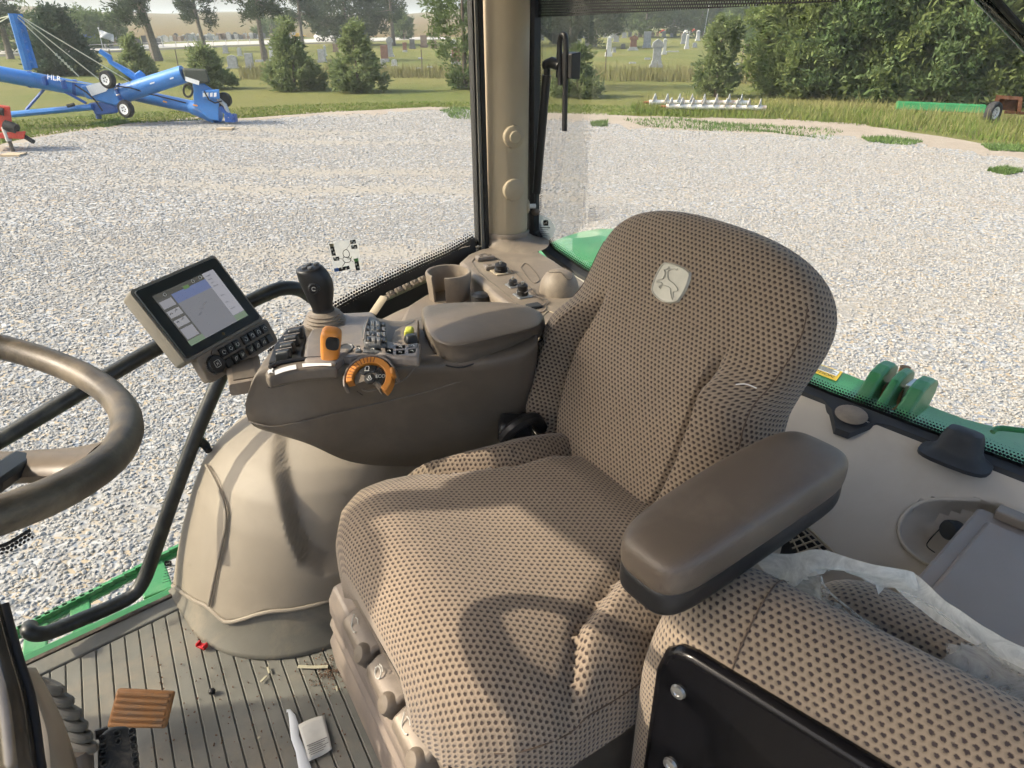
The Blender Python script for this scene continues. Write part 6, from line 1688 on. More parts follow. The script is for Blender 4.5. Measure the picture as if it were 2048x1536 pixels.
# ================================================================== CLEAR PLASTIC BAG over the spare backrest
def film_mat(name, lo, hi):
    mt, nt, b = newmat(name)
    nt.nodes.remove(b)
    tr = nd(nt, 'ShaderNodeBsdfTransparent'); tr.inputs[0].default_value = (.93, .94, .93, 1)
    gl = nd(nt, 'ShaderNodeBsdfGlossy'); gl.inputs['Roughness'].default_value = .18
    df = nd(nt, 'ShaderNodeBsdfTranslucent'); df.inputs[0].default_value = (.86, .86, .80, 1)
    d2 = nd(nt, 'ShaderNodeBsdfDiffuse'); d2.inputs[0].default_value = (.86, .86, .80, 1)
    ad = nd(nt, 'ShaderNodeMixShader'); nt.links.new(df.outputs[0], ad.inputs[1]); nt.links.new(d2.outputs[0], ad.inputs[2])
    pp = pos_nodes(nt); cre = ramp_n(nt, noise_n(nt, pp, 26, 6, .7, 2.5), .35, .75)
    lw = nd(nt, 'ShaderNodeLayerWeight'); lw.inputs[0].default_value = .35
    fac = math_n(nt, 'ADD', math_n(nt, 'MULTIPLY', lw.outputs['Facing'], .35), math_n(nt, 'MULTIPLY_ADD', cre, hi), True); nt.nodes[-2].inputs[2].default_value = lo
    m1 = nd(nt, 'ShaderNodeMixShader'); nt.links.new(fac, m1.inputs[0]); nt.links.new(tr.outputs[0], m1.inputs[1]); nt.links.new(ad.outputs[0], m1.inputs[2])
    m2 = nd(nt, 'ShaderNodeMixShader'); m2.inputs[0].default_value = .10; nt.links.new(m1.outputs[0], m2.inputs[1]); nt.links.new(gl.outputs[0], m2.inputs[2])
    nt.links.new(bump_n(nt, cre, .8, .01), gl.inputs['Normal'])
    nt.links.new(m2.outputs[0], nt.nodes['Material Output'].inputs[0])
film_mat('clear_film', .12, .40); film_mat('milky_film', .55, .40)
BAG = thing('plastic_bag', 'torn clear plastic wrapping over the spare backrest', 'plastic wrap', tuple(BQ + V(0, 0, -.05)))
rgb = np.random.default_rng(5)
def crumple(q, amp=.006, s=15):
    from mathutils import noise as mn
    v = mn.noise_vector(Vector(q * s)) * amp + mn.noise_vector(Vector(q * s * 2.7)) * amp * .45
    return q + V(*v)
def film(nm, rows, nu=26, nv=20, amp=.005, tear=None, mat='clear_film'):
    P_ = [[V(*q) for q in r] for r in rows]; out = []
    for j in range(nv + 1):
        out.append([crumple(cat(P_, i / nu, j / nv) + (V(0, 0, 0)), amp) for i in range(nu + 1)])
    if tear is not None:
        for i in range(nu + 1): out[tear][i] = out[tear][i] + V(*(rgb.normal(size=3) * .004))
    g = MB(); g.grid(out); return g.build(nm, MATS[mat], BAG)
zt = 2.47
film('bag_flap', [[PZ(1506, 1106, 2.50), PZ(1580, 1106, 2.51), PZ(1660, 1112, 2.52), PZ(1740, 1128, 2.52), PZ(1830, 1150, 2.51)],
                  [PZ(1530, 1140, 2.485), PZ(1590, 1135, 2.50), PZ(1650, 1140, 2.51), PZ(1730, 1150, 2.51), PZ(1840, 1180, 2.50)],
                  [PZ(1560, 1170, 2.47), PZ(1600, 1165, 2.49), PZ(1640, 1150, 2.50), PZ(1690, 1145, 2.50), PZ(1760, 1180, 2.49)]], amp=.007, tear=20, mat='milky_film')
film('bag_side', [[PZ(1560, 1165, 2.48), PZ(1640, 1155, 2.50), PZ(1650, 1190, 2.49), PZ(1700, 1230, 2.48), PZ(1850, 1338, 2.47)],
                  [PZ(1580, 1180, 2.46), PZ(1630, 1185, 2.47), PZ(1660, 1220, 2.465), PZ(1720, 1270, 2.46), PZ(1840, 1345, 2.455)],
                  [PZ(1600, 1200, 2.42), PZ(1650, 1230, 2.42), PZ(1700, 1270, 2.42), PZ(1760, 1310, 2.42), PZ(1830, 1358, 2.42)]], amp=.005, tear=0)
film('bag_back', [[PZ(1740, 1128, 2.52), PZ(1830, 1150, 2.51), PZ(1890, 1190, 2.505), PZ(1960, 1245, 2.50), PZ(2080, 1320, 2.50)],
                  [PZ(1770, 1160, 2.50), PZ(1850, 1195, 2.49), PZ(1920, 1245, 2.485), PZ(1990, 1295, 2.48), PZ(2090, 1350, 2.48)],
                  [PZ(1790, 1180, 2.485), PZ(1840, 1215, 2.478), PZ(1900, 1262, 2.474), PZ(1980, 1310, 2.472), PZ(2090, 1375, 2.472)]], amp=.005, mat='milky_film')
film('bag_front', [[PZ(1850, 1340, 2.474), PZ(1900, 1305, 2.478), PZ(1950, 1285, 2.478), PZ(2010, 1310, 2.476), PZ(2090, 1365, 2.474)],
                   [PZ(1850, 1385, 2.466), PZ(1900, 1385, 2.472), PZ(1960, 1380, 2.472), PZ(2020, 1385, 2.47), PZ(2090, 1400, 2.47)],
                   [PZ(1900, 1440, 2.45), PZ(1940, 1460, 2.46), PZ(1990, 1480, 2.465), PZ(2040, 1500, 2.465), PZ(2090, 1520, 2.465)]], amp=.006, tear=0)
tubepart('bag_fold', [PZ(1800, 1183, 2.50), PZ(1850, 1205, 2.50), PZ(1905, 1245, 2.495), PZ(1940, 1275, 2.49)], .0016, 'clear_film', BAG, 6)
tubepart('bag_fold', [PZ(1640, 1155, 2.51), PZ(1660, 1185, 2.50), PZ(1720, 1235, 2.49), PZ(1790, 1300, 2.48), PZ(1845, 1340, 2.475)], .0012, 'clear_film', BAG, 6)

# ================================================================== GREY COOLER BOX
M('cooler_lid', (.285, .25, .22), .6, spec=.25, var=.08, vs=5, bump=.25, bs=900, dust=(.33, .25, .19), dustamt=.3, ds=8)
CB = thing('storage_cooler', 'grey-blue storage cooler lid behind the spare seat', 'storage box', (1.15, .0, 1.9))
ZC = 2.30
c1 = [PZ(x, y, ZC) for x, y in ((1958, 1012), (1836, 1148))]
y1 = (c1[0][1] + c1[1][1]) / 2; x1, x0 = c1[0][0], .98
g = MB(); g.loft([[V(x, y, z) for x, y in ((x0 - i, y1 + i), (x1 + i, y1 + i), (x1 + i, -.30), (x0 - i, -.30))] for z, i in ((ZC - .03, .0), (ZC - .004, .0), (ZC, -.006))]); LID = g.build('lid', MATS['cooler_lid'], CB, smooth=False, bevel=.006)
g = MB(); g.loft([[V(x, y, z) for x, y in ((x0 + .03 - i, y1 - .03 + i), (x1 - .05 + i, y1 - .03 + i), (x1 - .05 + i, -.27), (x0 + .03 - i, -.27))] for z, i in ((ZC - .004, .006), (ZC + .007, .0), (ZC + .009, -.004))]); g.build('lid_panel', MATS['cooler_lid'], LID, smooth=False, bevel=.003)
g = MB(); g.box((x1 - .012, y1 - .075, ZC + .012), (.03, .09, .018)); g.build('hinge_lug', MATS['trim_brown'], LID, smooth=False, bevel=.003)
g = MB(); g.loft([[V(x, y, z) for x, y in ((x0 + .02, y1 - .02), (x1 - .02, y1 - .02), (x1 - .02, -.28), (x0 + .02, -.28))] for z in (1.9, ZC - .028)]); g.build('box_body', MATS['cooler_lid'], CB, smooth=False, bevel=.01)
# ================================================================== ARMREST CONTROL CONSOLE
M('key_black', (.016, .018, .020), .4, var=.15, vs=60); M('key_grey', (.085, .092, .098), .42, var=.12, vs=60, dust=DUST, dustamt=.2, ds=60)
M('orange_plastic', (.56, .215, .035), .42, var=.10, vs=30, dust=(.45, .25, .10), dustamt=.4, ds=50)
M('yellow_green', (.48, .50, .06), .5); M('lid_brown', (.150, .120, .092), .42, var=.10, vs=8, bump=.5, bs=1300, bd=.0004, dust=(.30, .26, .20), dustamt=.3, ds=16)
M('icon_white', (.62, .62, .58), .6, var=.05)
CN = thing('control_console', 'brown armrest control console with joystick and orange lever beside the seat', 'control console', tuple(PZ(700, 760, 2.4)))
kR = unit(sR * .97 + sF * .10)            # console lateral, away from the seat
kB = unit(-sF * .97 + sR * -.02)          # console rearward
# stations: near top edge T, crease K, keel G (pixel + height), far width, deck drop
ST = [((500, 768, 2.545), (492, 812, 2.505), (498, 846, 2.468), (516, 858, 2.448), .10),
      ((508, 752, 2.562), (486, 806, 2.512), (496, 846, 2.468), (528, 864, 2.440), .17),
      ((530, 736, 2.575), (512, 806, 2.508), (532, 853, 2.466), (566, 878, 2.425), .205),
      ((600, 732, 2.580), (592, 800, 2.505), (606, 848, 2.462), (624, 905, 2.395), .205),
      ((668, 735, 2.580), (668, 790, 2.508), (690, 824, 2.468), (705, 952, 2.28), .200),
      ((740, 738, 2.575), (748, 778, 2.510), (770, 808, 2.468), (800, 965, 2.24), .185),
      ((815, 730, 2.568), (830, 767, 2.512), (850, 800, 2.466), (880, 960, 2.23), .17),
      ((880, 728, 2.562), (900, 762, 2.512), (915, 800, 2.462), (950, 950, 2.22), .165),
      ((960, 723, 2.563), (975, 757, 2.512), (985, 800, 2.455), (1010, 935, 2.22), .155),
      ((1040, 706, 2.565), (1045, 748, 2.510), (1040, 800, 2.450), (1045, 920, 2.22), .12),
      ((1078, 684, 2.572), (1075, 725, 2.512), (1062, 790, 2.450), (1062, 905, 2.22), .07)]
FARPX = [(508, 755), (524, 728), (550, 690), (592, 648), (652, 624), (720, 622), (790, 636), (836, 628), (900, 622), (1000, 618), (1082, 645)]
rings = []
for T, K1, K, G, w in ST:
    t_, k1, k_, g_ = PZ(*T), PZ(*K1), PZ(*K), PZ(*G)
    fx, fy = FARPX[len(rings)]; far = PZ(fx, fy, T[2])
    rings.append([g_, k_, k1, t_ - V(0, 0, .006), t_ * .94 + far * .06, (t_ + far) / 2, t_ * .05 + far * .95, far - V(0, 0, .006), far + V(0, 0, -.07), k_ * .15 + (k_ + far - t_) * .85, g_ + (far - t_) * .35])
rr2 = []
for i in range(len(rings) - 1):      # refine lengthwise
    for k in range(4):
        f_ = k / 4
        p0, p1, p2, p3 = rings[max(i - 1, 0)], rings[i], rings[i + 1], rings[min(i + 2, len(rings) - 1)]
        rr2.append([.5 * ((2 * b1) + (c1 - a1) * f_ + (2 * a1 - 5 * b1 + 4 * c1 - d1) * f_ * f_ + (3 * b1 - a1 - 3 * c1 + d1) * f_ ** 3) for a1, b1, c1, d1 in zip(p0, p1, p2, p3)])
rr2.append(rings[-1])
g = MB(); g.loft(rr2); BD = g.build('console_body', MATS['console_brown'], CN, sub=1)
zc = 2.582
def CT(x, y, h=0): return PZ(x, y, zc + h)
def slabp(nm, px, h0, h1, mat, parent=CN, bevel=.003, seg=2, **k):
    q = [CT(x, y, h1) for x, y in px]; g = MB(); g.prism([p_ - V(0, 0, h1 - h0) for p_ in q], (0, 0, h1 - h0)); return g.build(nm, MATS[mat], parent, bevel=bevel, seg=seg, **k)
# raised deck with the joystick mound
dk = [(608, 704), (612, 676), (632, 640), (668, 626), (745, 622), (760, 640), (775, 680), (842, 694), (838, 716), (786, 712), (740, 700), (700, 700), (672, 722), (608, 722)]
DECK = slabp('deck', dk, -.01, .010, 'deck_grey', CN, .006, 3)
slabp('deck_front', [(528, 742), (560, 728), (606, 719), (672, 719), (674, 732), (610, 737), (556, 747), (536, 754)], -.02, .0045, 'console_brown', CN, .006, 3)
# travel slot, white scale and hare mark
tubepart('lever_slot', [CT(x, y, .0065) for x, y in ((540, 735), (560, 726), (600, 719), (640, 717), (672, 718))], .0042, 'seal_black', CN, 8)
g = MB(); g.loft([[CT(x, y, .0058), CT(x + 1, y + 9, .0058)] for x, y in ((549, 741), (565, 735), (580, 731), (592, 729))], closed=False); g.build('speed_scale', MATS['white_print'], CN, smooth=False)
g = MB(); g.loft([[CT(x, y, .0058), CT(x + 1, y + 7, .0058)] for x, y in ((604, 727), (625, 725), (645, 724), (662, 725))], closed=False); g.build('speed_scale', MATS['white_print'], CN, smooth=False)
hare = [(535, 742), (538, 738), (542, 739), (545, 735), (547, 738), (544, 742), (547, 746), (541, 745), (536, 748)]
g = MB(); g.poly([CT(x, y, .0062) for x, y in hare]); g.build('hare_mark', MATS['white_print'], CN, smooth=False)
# hydraulic paddle levers: four dark blades
for k in range(4):
    y = 668 + k * 15; x = 548 + (3 - k) * 8 
    a, b2 = CT(x + 4, y + 8, .0), CT(x + 36, y + 2, .006)
    dd = unit(b2 - a); L_ = np.linalg.norm(b2 - a); s2 = unit(np.cross(V(0, 0, 1), dd))
    g = MB(); g.box((a + b2) / 2 + V(0, 0, .006), (L_, .015, .020), [dd, s2, V(0, 0, 1)], .86); pv = g.build('paddle_lever', MATS['key_black'], CN, smooth=False, bevel=.004, seg=3)
    tubepart('paddle_edge', [a + V(0, 0, .0165) + s2 * .006, b2 + V(0, 0, .0165) + s2 * .006], .0011, 'deck_grey', pv, 6, 0)
slabp('paddle_bed', [(536, 724), (548, 690), (572, 658), (606, 650), (612, 676), (604, 716)], -.02, .001, 'seal_black', CN, .003)
# joystick: bellows, leaning grip, buttons
jb_ = CT(651, 648, .004)
JS = mkobj('joystick', MB().lathe([(.040, 0), (.041, .005), (.036, .008), (.038, .011), (.033, .014), (.035, .017), (.030, .020), (.031, .023), (.022, .027), (.020, .029)], jb_, (0, 0, 1), n=30).mesh('joystick'), MATS['trim_brown'], CN)
jt = PD(620, 533, jb_ @ cF - .01)
j0 = jb_ + V(0, 0, .024)
ax = unit(jt - j0); Lj = np.linalg.norm(jt - j0)
side = unit(np.cross(V(*cF), ax)); fr2 = np.cross(ax, side)
sec = [(0, .022, .021, 0), (.05, .022, .021, 0), (.10, .019, .019, 0), (.20, .021, .020, .001), (.38, .026, .024, .003), (.58, .0295, .026, .004), (.76, .0295, .026, .002), (.90, .0265, .024, -.001), (.97, .024, .022, -.003), (1.0, .0215, .020, -.004)]
g = MB(); g.loft([[j0 + ax * Lj * t_ + side * (o_ + a_ * math.cos(w_)) + fr2 * b_ * math.sin(w_) for w_ in np.linspace(0, 2 * math.pi, 24, endpoint=False)] for t_, a_, b_, o_ in sec]); gp = g.build('grip', MATS['black_plastic'], JS, sub=1)
top = j0 + ax * Lj * 1.0
tn = unit(ax + -V(*cF) * .25)
for a_, b_ in ((-.010, -.004), (-.004, .009), (.010, .007), (.003, -.009)):
    g = MB(); g.lathe([(.0052, -.002), (.005, .0025), (.003, .0035), (.001, .0035)], top + side * a_ + fr2 * b_ + ax * .0, ax, n=14); g.build('grip_button', MATS['key_grey'], gp)
q = PD(628, 577, (j0 @ cF) - .031)
g = MB(); nb = unit(-V(*cF) + V(*cR) * .1); g.lathe([(.011, -.006), (.011, .002), (.0085, .0035), (.007, .001), (.001, .001)], q, nb, n=20); sb_ = g.build('grip_button', MATS['key_black'], gp)
pts = [q + nb * .003 + (V(*cR) * math.cos(w_) + V(0, 0, 1) * math.sin(w_)) * .0035 for w_ in np.linspace(.5, 5.5, 12)]; tubepart('button_symbol', pts, .0007, 'icon_white', sb_, 5, 0)
# orange travel lever
oq = CT(660, 722, .0); ot = PD(663, 664, oq @ cF - .012)
ax = unit(ot - oq); sd2 = unit(V(*cR) - ax * (V(*cR) @ ax)); nn = np.cross(sd2, ax); nn = nn if nn @ cF < 0 else -nn
Lo = np.linalg.norm(ot - oq)
def orr(t_, a_, b_, k=20, p=3.4): return [oq + ax * Lo * t_ + sd2 * a_ * math.copysign(abs(math.cos(w_)) ** (2 / p), math.cos(w_)) + nn * b_ * math.copysign(abs(math.sin(w_)) ** (2 / p), math.sin(w_)) for w_ in np.linspace(0, 2 * math.pi, k, endpoint=False)]
g = MB(); g.loft([orr(-.06, .008, .009), orr(-.03, .0125, .013), orr(.05, .0145, .0155), orr(.5, .0165, .0165), orr(.85, .0172, .016), orr(1.0, .0165, .0145), orr(1.08, .013, .011), orr(1.11, .006, .005)]); OL = g.build('travel_lever', MATS['orange_plastic'], CN, sub=1)
c1 = oq + ax * Lo * .80 + nn * .0162 + sd2 * .005
g = MB(); g.loft([[c1 + nn * h_ + sd2 * a_ * s2_ + ax * b_ * s2_ for a_, b_ in rr(.0112, .0125, 18, 3)] for h_, s2_ in ((-.004, 1), (.0012, .98), (.0002, .6))]); g.build('lever_window', MATS['key_black'], OL)
tubepart('lever_stem', [oq - ax * .02, oq], .006, 'seal_black', OL, 10, 0)
# throttle dial: half wheel of orange ribs round black sectors, with symbols
dc = CT(741, 760, -.022)
dn = unit(-V(*cF) * .62 + V(0, 0, .80) + V(*cR) * -.05)
dx = unit(V(*cR) - dn * (V(*cR) @ dn)); dy = np.cross(dn, dx)
def DP(a_, r, h_): return dc + (dx * math.cos(a_) + dy * math.sin(a_)) * r + dn * h_
DIAL_ = thing  # (no-op alias keeps the namespace simple)
def secband(nm, a0, a1, r0, r1, h0, h1, mat, parent, n=24, bev=.0015):
    A_ = np.linspace(a0, a1, n); g = MB(); g.loft([[DP(a_, r0, h0), DP(a_, r1, h0), DP(a_, r1 - .001, h1), DP(a_, r0 + .001, h1)] for a_ in A_]); return g.build(nm, MATS[mat], parent, bevel=bev)
DR_ = secband('dial_bezel', R_(5), R_(200), .0405, .0465, -.020, .008, 'deck_grey', CN, 30)
OD = secband('throttle_wheel', R_(-42), R_(192), .0270, .0400, -.010, .0110, 'orange_plastic', DR_, 40)
for k in range(11):
    a_ = R_(80 + k * 10); g = MB(); g.tube([DP(a_, .0285, .0113), DP(a_, .0392, .0108), DP(a_, .0402, .001)], .0008, 6); g.build('wheel_rib', MATS['rust'], OD)
g = MB(); a_ = R_(12); g.box(DP(a_, .0405, .010), (.009, .018, .018), [unit(DP(a_, 1, 0) - dc), unit(DP(a_ + 1.5708, 1, 0) - dc), dn], .75); g.build('wheel_tab', MATS['orange_plastic'], OD, bevel=.003, seg=3)
face = secband('dial_face', R_(-48), R_(200), .0005, .0275, -.02, .0035, 'console_brown', DR_, 40, 0)
secband('dial_key', R_(62), R_(150), .0115, .026, .004, .0066, 'key_black', face, 14); secband('dial_key', R_(-32), R_(54), .0115, .026, .004, .0066, 'key_black', face, 14)
g = MB(); g.lathe([(.0095, .003), (.0095, .007), (.001, .0078)], dc, dn, n=22); g.build('dial_key', MATS['key_black'], face)
mkobj('dial_text', text_mesh('ECO', .0085, DP(R_(10), .0185, .0072), dx, dy, .0), MATS['icon_white'], face)
def sym(pts, c1, r=.0007): tubepart('dial_symbol', [c1 + dx * a_ + dy * b_ for a_, b_ in pts], r, 'icon_white', face, 5, 2)
c1 = DP(R_(108), .019, .0072); sym([(-.003, -.002), (-.0032, .002), (-.001, .0045), (.002, .0045), (.0036, .002), (.003, -.002)], c1); sym([(-.004, -.0038), (.004, -.0038)], c1)
c1 = DP(0, 0, .0082); sym([(-.002, .001), (-.001, .004), (.001, .004), (.002, .001), (0, -.001), (-.002, .001)], c1); sym([(-.004, -.001), (-.002, -.004), (.003, -.003), (.004, 0)], c1)
# recessed plate edge round the dial and the hand mark
loopq = [CT(x, y, hh) for x, y, hh in ((690, 700, .0), (686, 728, -.012), (700, 752, -.03), (722, 775, -.05), (736, 782, -.056), (800, 764, -.05), (826, 740, -.03), (838, 716, -.008))]
tubepart('dial_surround', [q_ + unit(CAM - q_) * .012 for q_ in loopq], .0012, 'deck_grey', CN, 6)
g = MB(); q = CT(789, 752, -.04); q = q + unit(CAM - q) * .02; g.poly([q + dx * a_ + dy * b_ for a_, b_ in ((-.002, -.004), (.002, -.003), (.0025, .002), (.0, .005), (-.0015, .001))]); g.build('hand_mark', MATS['icon_white'], CN, smooth=False)
# key row between dial and deck
kr = [CT(688 + 0, 704, .001), CT(838, 699, .001)]
strip_ = slabp('key_strip', [(682, 700), (690, 688), (720, 690), (770, 694), (842, 686), (836, 712), (788, 714), (740, 706), (700, 716), (686, 714)], -.015, .006, 'deck_grey', CN, .003)
g = MB(); c1 = CT(693, 700, .006); g.lathe([(.0135, -.002), (.0135, .004), (.0115, .006), (.010, .0045), (.001, .0045)], c1, unit(V(0, 0, 1) - V(*cF) * .2), n=24); g.build('round_key', MATS['key_grey'], strip_)
def key(px, h0, h1, parent, mat='key_grey', nm='console_key'): return slabp(nm, px, h0, h1, mat, parent, .0016)
for px in ([(712, 690), (722, 691), (722, 702), (710, 702)], [(726, 691), (762, 694), (766, 704), (726, 702)], [(767, 694), (788, 697), (788, 710), (770, 706)], [(790, 691), (812, 689), (812, 697), (790, 699)], [(790, 700), (812, 699), (811, 709), (790, 710)], [(815, 688), (836, 685), (835, 694), (815, 697)], [(815, 698), (834, 696), (832, 706), (815, 708)]):
    k_ = key(px, .004, .010, strip_)
    cx, cy = np.mean([p_[0] for p_ in px]), np.mean([p_[1] for p_ in px]); tubepart('key_symbol', [CT(cx - 3, cy, .0104), CT(cx, cy - 2, .0104), CT(cx + 3, cy + 1, .0104)], .0007, 'icon_white', k_, 5, 2)
# curved cluster of buttons behind the joystick
cl0 = CT(755, 655, .0)
cb_ = [[(722, 655), (732, 632), (748, 630), (762, 640), (772, 665), (774, 684), (728, 684)]]
CLU = slabp('button_cluster', cb_[0], -.01, .022, 'key_grey', CN, .008, 3)
for i, (y0, n2) in enumerate(((640, 4), (650, 4), (661, 4), (672, 4))):
    for j in range(n2):
        x = 731 + j * 10.5 + i * .6; 
        if x > 766: continue
        key([(x, y0 + j * .8), (x + 8, y0 + .8 + j * .8), (x + 8, y0 + 8 + j * .8), (x, y0 + 7 + j * .8)], .018, .0245 if j != 2 else .0275, CLU, 'key_grey' if (i + j) % 3 else 'key_black', 'cluster_key')
tubepart('cluster_ridge', [CT(727 + 0, 680, .024), CT(731, 655, .025), CT(737, 636, .024)], .0016, 'deck_grey', CLU, 6)
# well with the yellow-green tab
slabp('tab_well', [(778, 690), (790, 660), (830, 636), (838, 640), (836, 686), (800, 692)], -.02, .004, 'trim_brown', CN, .003)
g = MB(); c1 = CT(818, 662, .012); g.box(c1, (.017, .026, .012), [unit(V(*cR) + V(*cF) * .2), unit(V(*cF)), V(0, 0, 1)], .8); g.build('yellow_tab', MATS['yellow_green'], CN, bevel=.003)
g = MB(); c1 = CT(822, 678, .008); g.box(c1, (.026, .024, .018), [unit(V(*cR) + V(*cF) * .4), unit(V(*cF) - V(*cR) * .4), V(0, 0, 1)], .7); g.build('tab_block', MATS['key_black'], CN, bevel=.004)
# padded lid of the console
Lz = 2.600
ltop = [(848, 634), (853, 627), (900, 622), (960, 620), (1010, 621), (1050, 628), (1076, 639), (1082, 648), (1075, 656), (1045, 664), (1000, 674), (950, 685), (905, 692), (876, 687), (859, 672), (850, 650)]
lbot = [(842, 632), (846, 621), (900, 616), (960, 614), (1010, 615), (1056, 621), (1087, 636), (1093, 655), (1089, 672), (1060, 688), (1005, 706), (955, 722), (918, 732), (880, 722), (857, 698), (845, 662)]
q0 = [PZ(x, y, 2.556) for x, y in lbot]; q1 = [PZ(x, y, Lz) for x, y in ltop]
cen = sum(q1) / len(q1)
def lr(f_, dz, s2_=1.0): return [cen * (1 - s2_) + (a_ * (1 - f_) + V(b_[0], b_[1], a_[2]) * f_) * s2_ + V(0, 0, dz - (a_[2] - 2.556) * (1 - s2_) * 0) - (cen * (1 - s2_)) * V(0, 0, 1) + V(0, 0, 2.556 * (1 - s2_)) for a_, b_ in zip(q0, q1)]
hz_ = Lz - 2.556
g = MB(); g.loft([lr(.02, -.006), lr(0, .004), lr(.12, hz_ * .40), lr(.38, hz_ * .72), lr(.72, hz_ * .93), lr(1.0, hz_), lr(1.0, hz_ + .002, .8), lr(1.0, hz_ + .004, .4)]); g.build('console_lid', MATS['console_brown'], CN, sub=1)
tubepart('lid_gap', [q_ + V(0, 0, -.003) + unit(CAM - q_) * .003 for q_ in (q0 + q0)[7:17]], .0016, 'seal_black', CN, 6)
# joint lines on the side
def side_pt(x, y):
    """point on the console's near wall under a pixel"""
    best = None
    for i in range(len(ST) - 1):
        for u in np.linspace(0, 1, 7)[:-1]:
            T = PZ(*ST[i][0]) * (1 - u) + PZ(*ST[i + 1][0]) * u; Kk = PZ(*ST[i][1]) * (1 - u) + PZ(*ST[i + 1][1]) * u; K2 = PZ(*ST[i][2]) * (1 - u) + PZ(*ST[i + 1][2]) * u; G2 = PZ(*ST[i][3]) * (1 - u) + PZ(*ST[i + 1][3]) * u
            for P0, P1 in ((T, Kk), (Kk, K2), (K2, G2)):
                for w_ in np.linspace(0, 1, 7):
                    q_ = P0 * (1 - w_) + P1 * w_; a_, b_ = proj(q_); d_ = (a_ - x) ** 2 + (b_ - y) ** 2
                    if best is None or d_ < best[0]: best = (d_, q_)
    q_ = best[1]; return PN(x, y, q_, cW) + unit(CAM - q_) * .0012
tubepart('body_joint', [side_pt(x, y) for x, y in ((527, 776), (560, 772), (620, 756), (672, 750))], .0010, 'seal_black', CN, 5, 3)
tubepart('body_joint', [side_pt(x, y) for x, y in ((673, 726), (674, 750), (695, 768), (725, 790))], .0010, 'seal_black', CN, 5, 3)
tubepart('body_crease', [side_pt(x, y) for x, y in ((496, 842), (530, 852), (560, 852), (620, 840), (690, 822), (770, 804), (850, 785), (930, 760), (1060, 724))], .0014, 'console_brown', CN, 5, 3)

# ================================================================== DISPLAY MONITOR
MO = V(.388, 1.340, 2.614) ; mw, mh = .1976, .152
wd = unit(V(.915, .401, .053)); mn_ = unit(V(.292, -.745, .600)); wd = unit(wd - mn_ * (wd @ mn_)); mu = np.cross(mn_, wd); mu = mu if mu[2] > 0 else -mu
def MP(a_, b_, h_=0): return MO + wd * a_ + mu * b_ + mn_ * h_
MON = thing('display_monitor', 'tan-edged touchscreen monitor on an arm in front of the console', 'monitor', tuple(MP(0, -.1, -.03)))
M('bezel_dark', (.020, .026, .026), .35, var=.1)
def rrect(w, h, r, k=5):
    out = []
    for cx, cy, a0 in ((w - r, h - r, 0), (-w + r, h - r, 90), (-w + r, -h + r, 180), (w - r, -h + r, 270)):
        for t_ in np.linspace(0, 90, k): out.append((cx + r * math.cos(R_(a0 + t_)), cy + r * math.sin(R_(a0 + t_))))
    return out
g = MB(); g.loft([[MP(a_ * s2_, b_ * s2_, h_) for a_, b_ in rrect(mw / 2 + .004, mh / 2 + .004, .008)] for h_, s2_ in ((-.045, .90), (-.034, .985), (-.006, 1), (.0, .99))]); g.build('housing', M('housing_grey', (.21, .192, .158), .5, var=.06, bump=.3, bs=1400, bd=.0004), MON)
g = MB(); g.loft([[MP(a_ * s2_, b_ * s2_, h_) for a_, b_ in rrect(mw / 2 - .002, mh / 2 - .002, .006)] for h_, s2_ in ((-.004, 1), (.002, 1), (.004, .985))]); BZ = g.build('bezel', MATS['bezel_dark'], MON)
sw, sh = mw * .745 / 2, mh * .73 / 2
# lit screen: flat print of a guidance page
mt, nt, b = newmat('screen')
uvn = nd(nt, 'ShaderNodeUVMap'); sx = nd(nt, 'ShaderNodeSeparateXYZ'); nt.links.new(uvn.outputs[0], sx.inputs[0])
def rectm(u0, u1, v0, v1):
    a_ = math_n(nt, 'MULTIPLY', math_n(nt, 'GREATER_THAN', sx.outputs[0], u0), math_n(nt, 'LESS_THAN', sx.outputs[0], u1))
    c_ = math_n(nt, 'MULTIPLY', math_n(nt, 'GREATER_THAN', sx.outputs[1], v0), math_n(nt, 'LESS_THAN', sx.outputs[1], v1))
    return math_n(nt, 'MULTIPLY', a_, c_)
c = None
base_c = (.23, .235, .26)
layers = [(.0, 1, .9, 1, (.095, .095, .085)), (.0, .235, .0, .9, (.115, .115, .11)), (.235, .80, .72, .90, (.16, .20, .36)),
          (.02, .21, .72, .86, (.33, .33, .36)), (.02, .21, .54, .67, (.36, .36, .38)), (.02, .21, .36, .49, (.36, .36, .38)), (.02, .21, .12, .32, (.33, .33, .36)),
          (.80, 1, .12, 1, (.40, .40, .44)), (.80, 1, .0, .11, (.20, .27, .19)), (0, .24, .0, .10, (.20, .27, .19)), (.44, .53, .88, .94, (.14, .24, .09))]
prev = base_c
for u0, u1, v0, v1, cc_ in layers:
    prev = mixc(nt, rectm(u0, u1, v0, v1), prev, cc_)
b.inputs['Base Color'].default_value = (.02, .02, .02, 1); b.inputs['Roughness'].default_value = .25
nt.links.new(prev, b.inputs['Emission Color']); b.inputs['Emission Strength'].default_value = .34
g = MB(); g.add([MP(-sw, sh * .96, .0046), MP(sw, sh * .96, .0046), MP(sw, -sh * 1.04, .0046), MP(-sw, -sh * 1.04, .0046)], [(0, 1, 2, 3)], [(0, 1), (1, 1), (1, 0), (0, 0)]); SC = g.build('screen', mt, BZ, smooth=False)
def sm_mark(u, v, pts, r=.0006, mat='icon_white'):
    tubepart('screen_symbol', [MP(-sw + 2 * sw * u + a_, -sh * 1.04 + 2 * sh * v + b_, .0050) for a_, b_ in pts], r, mat, SC, 4, 2)
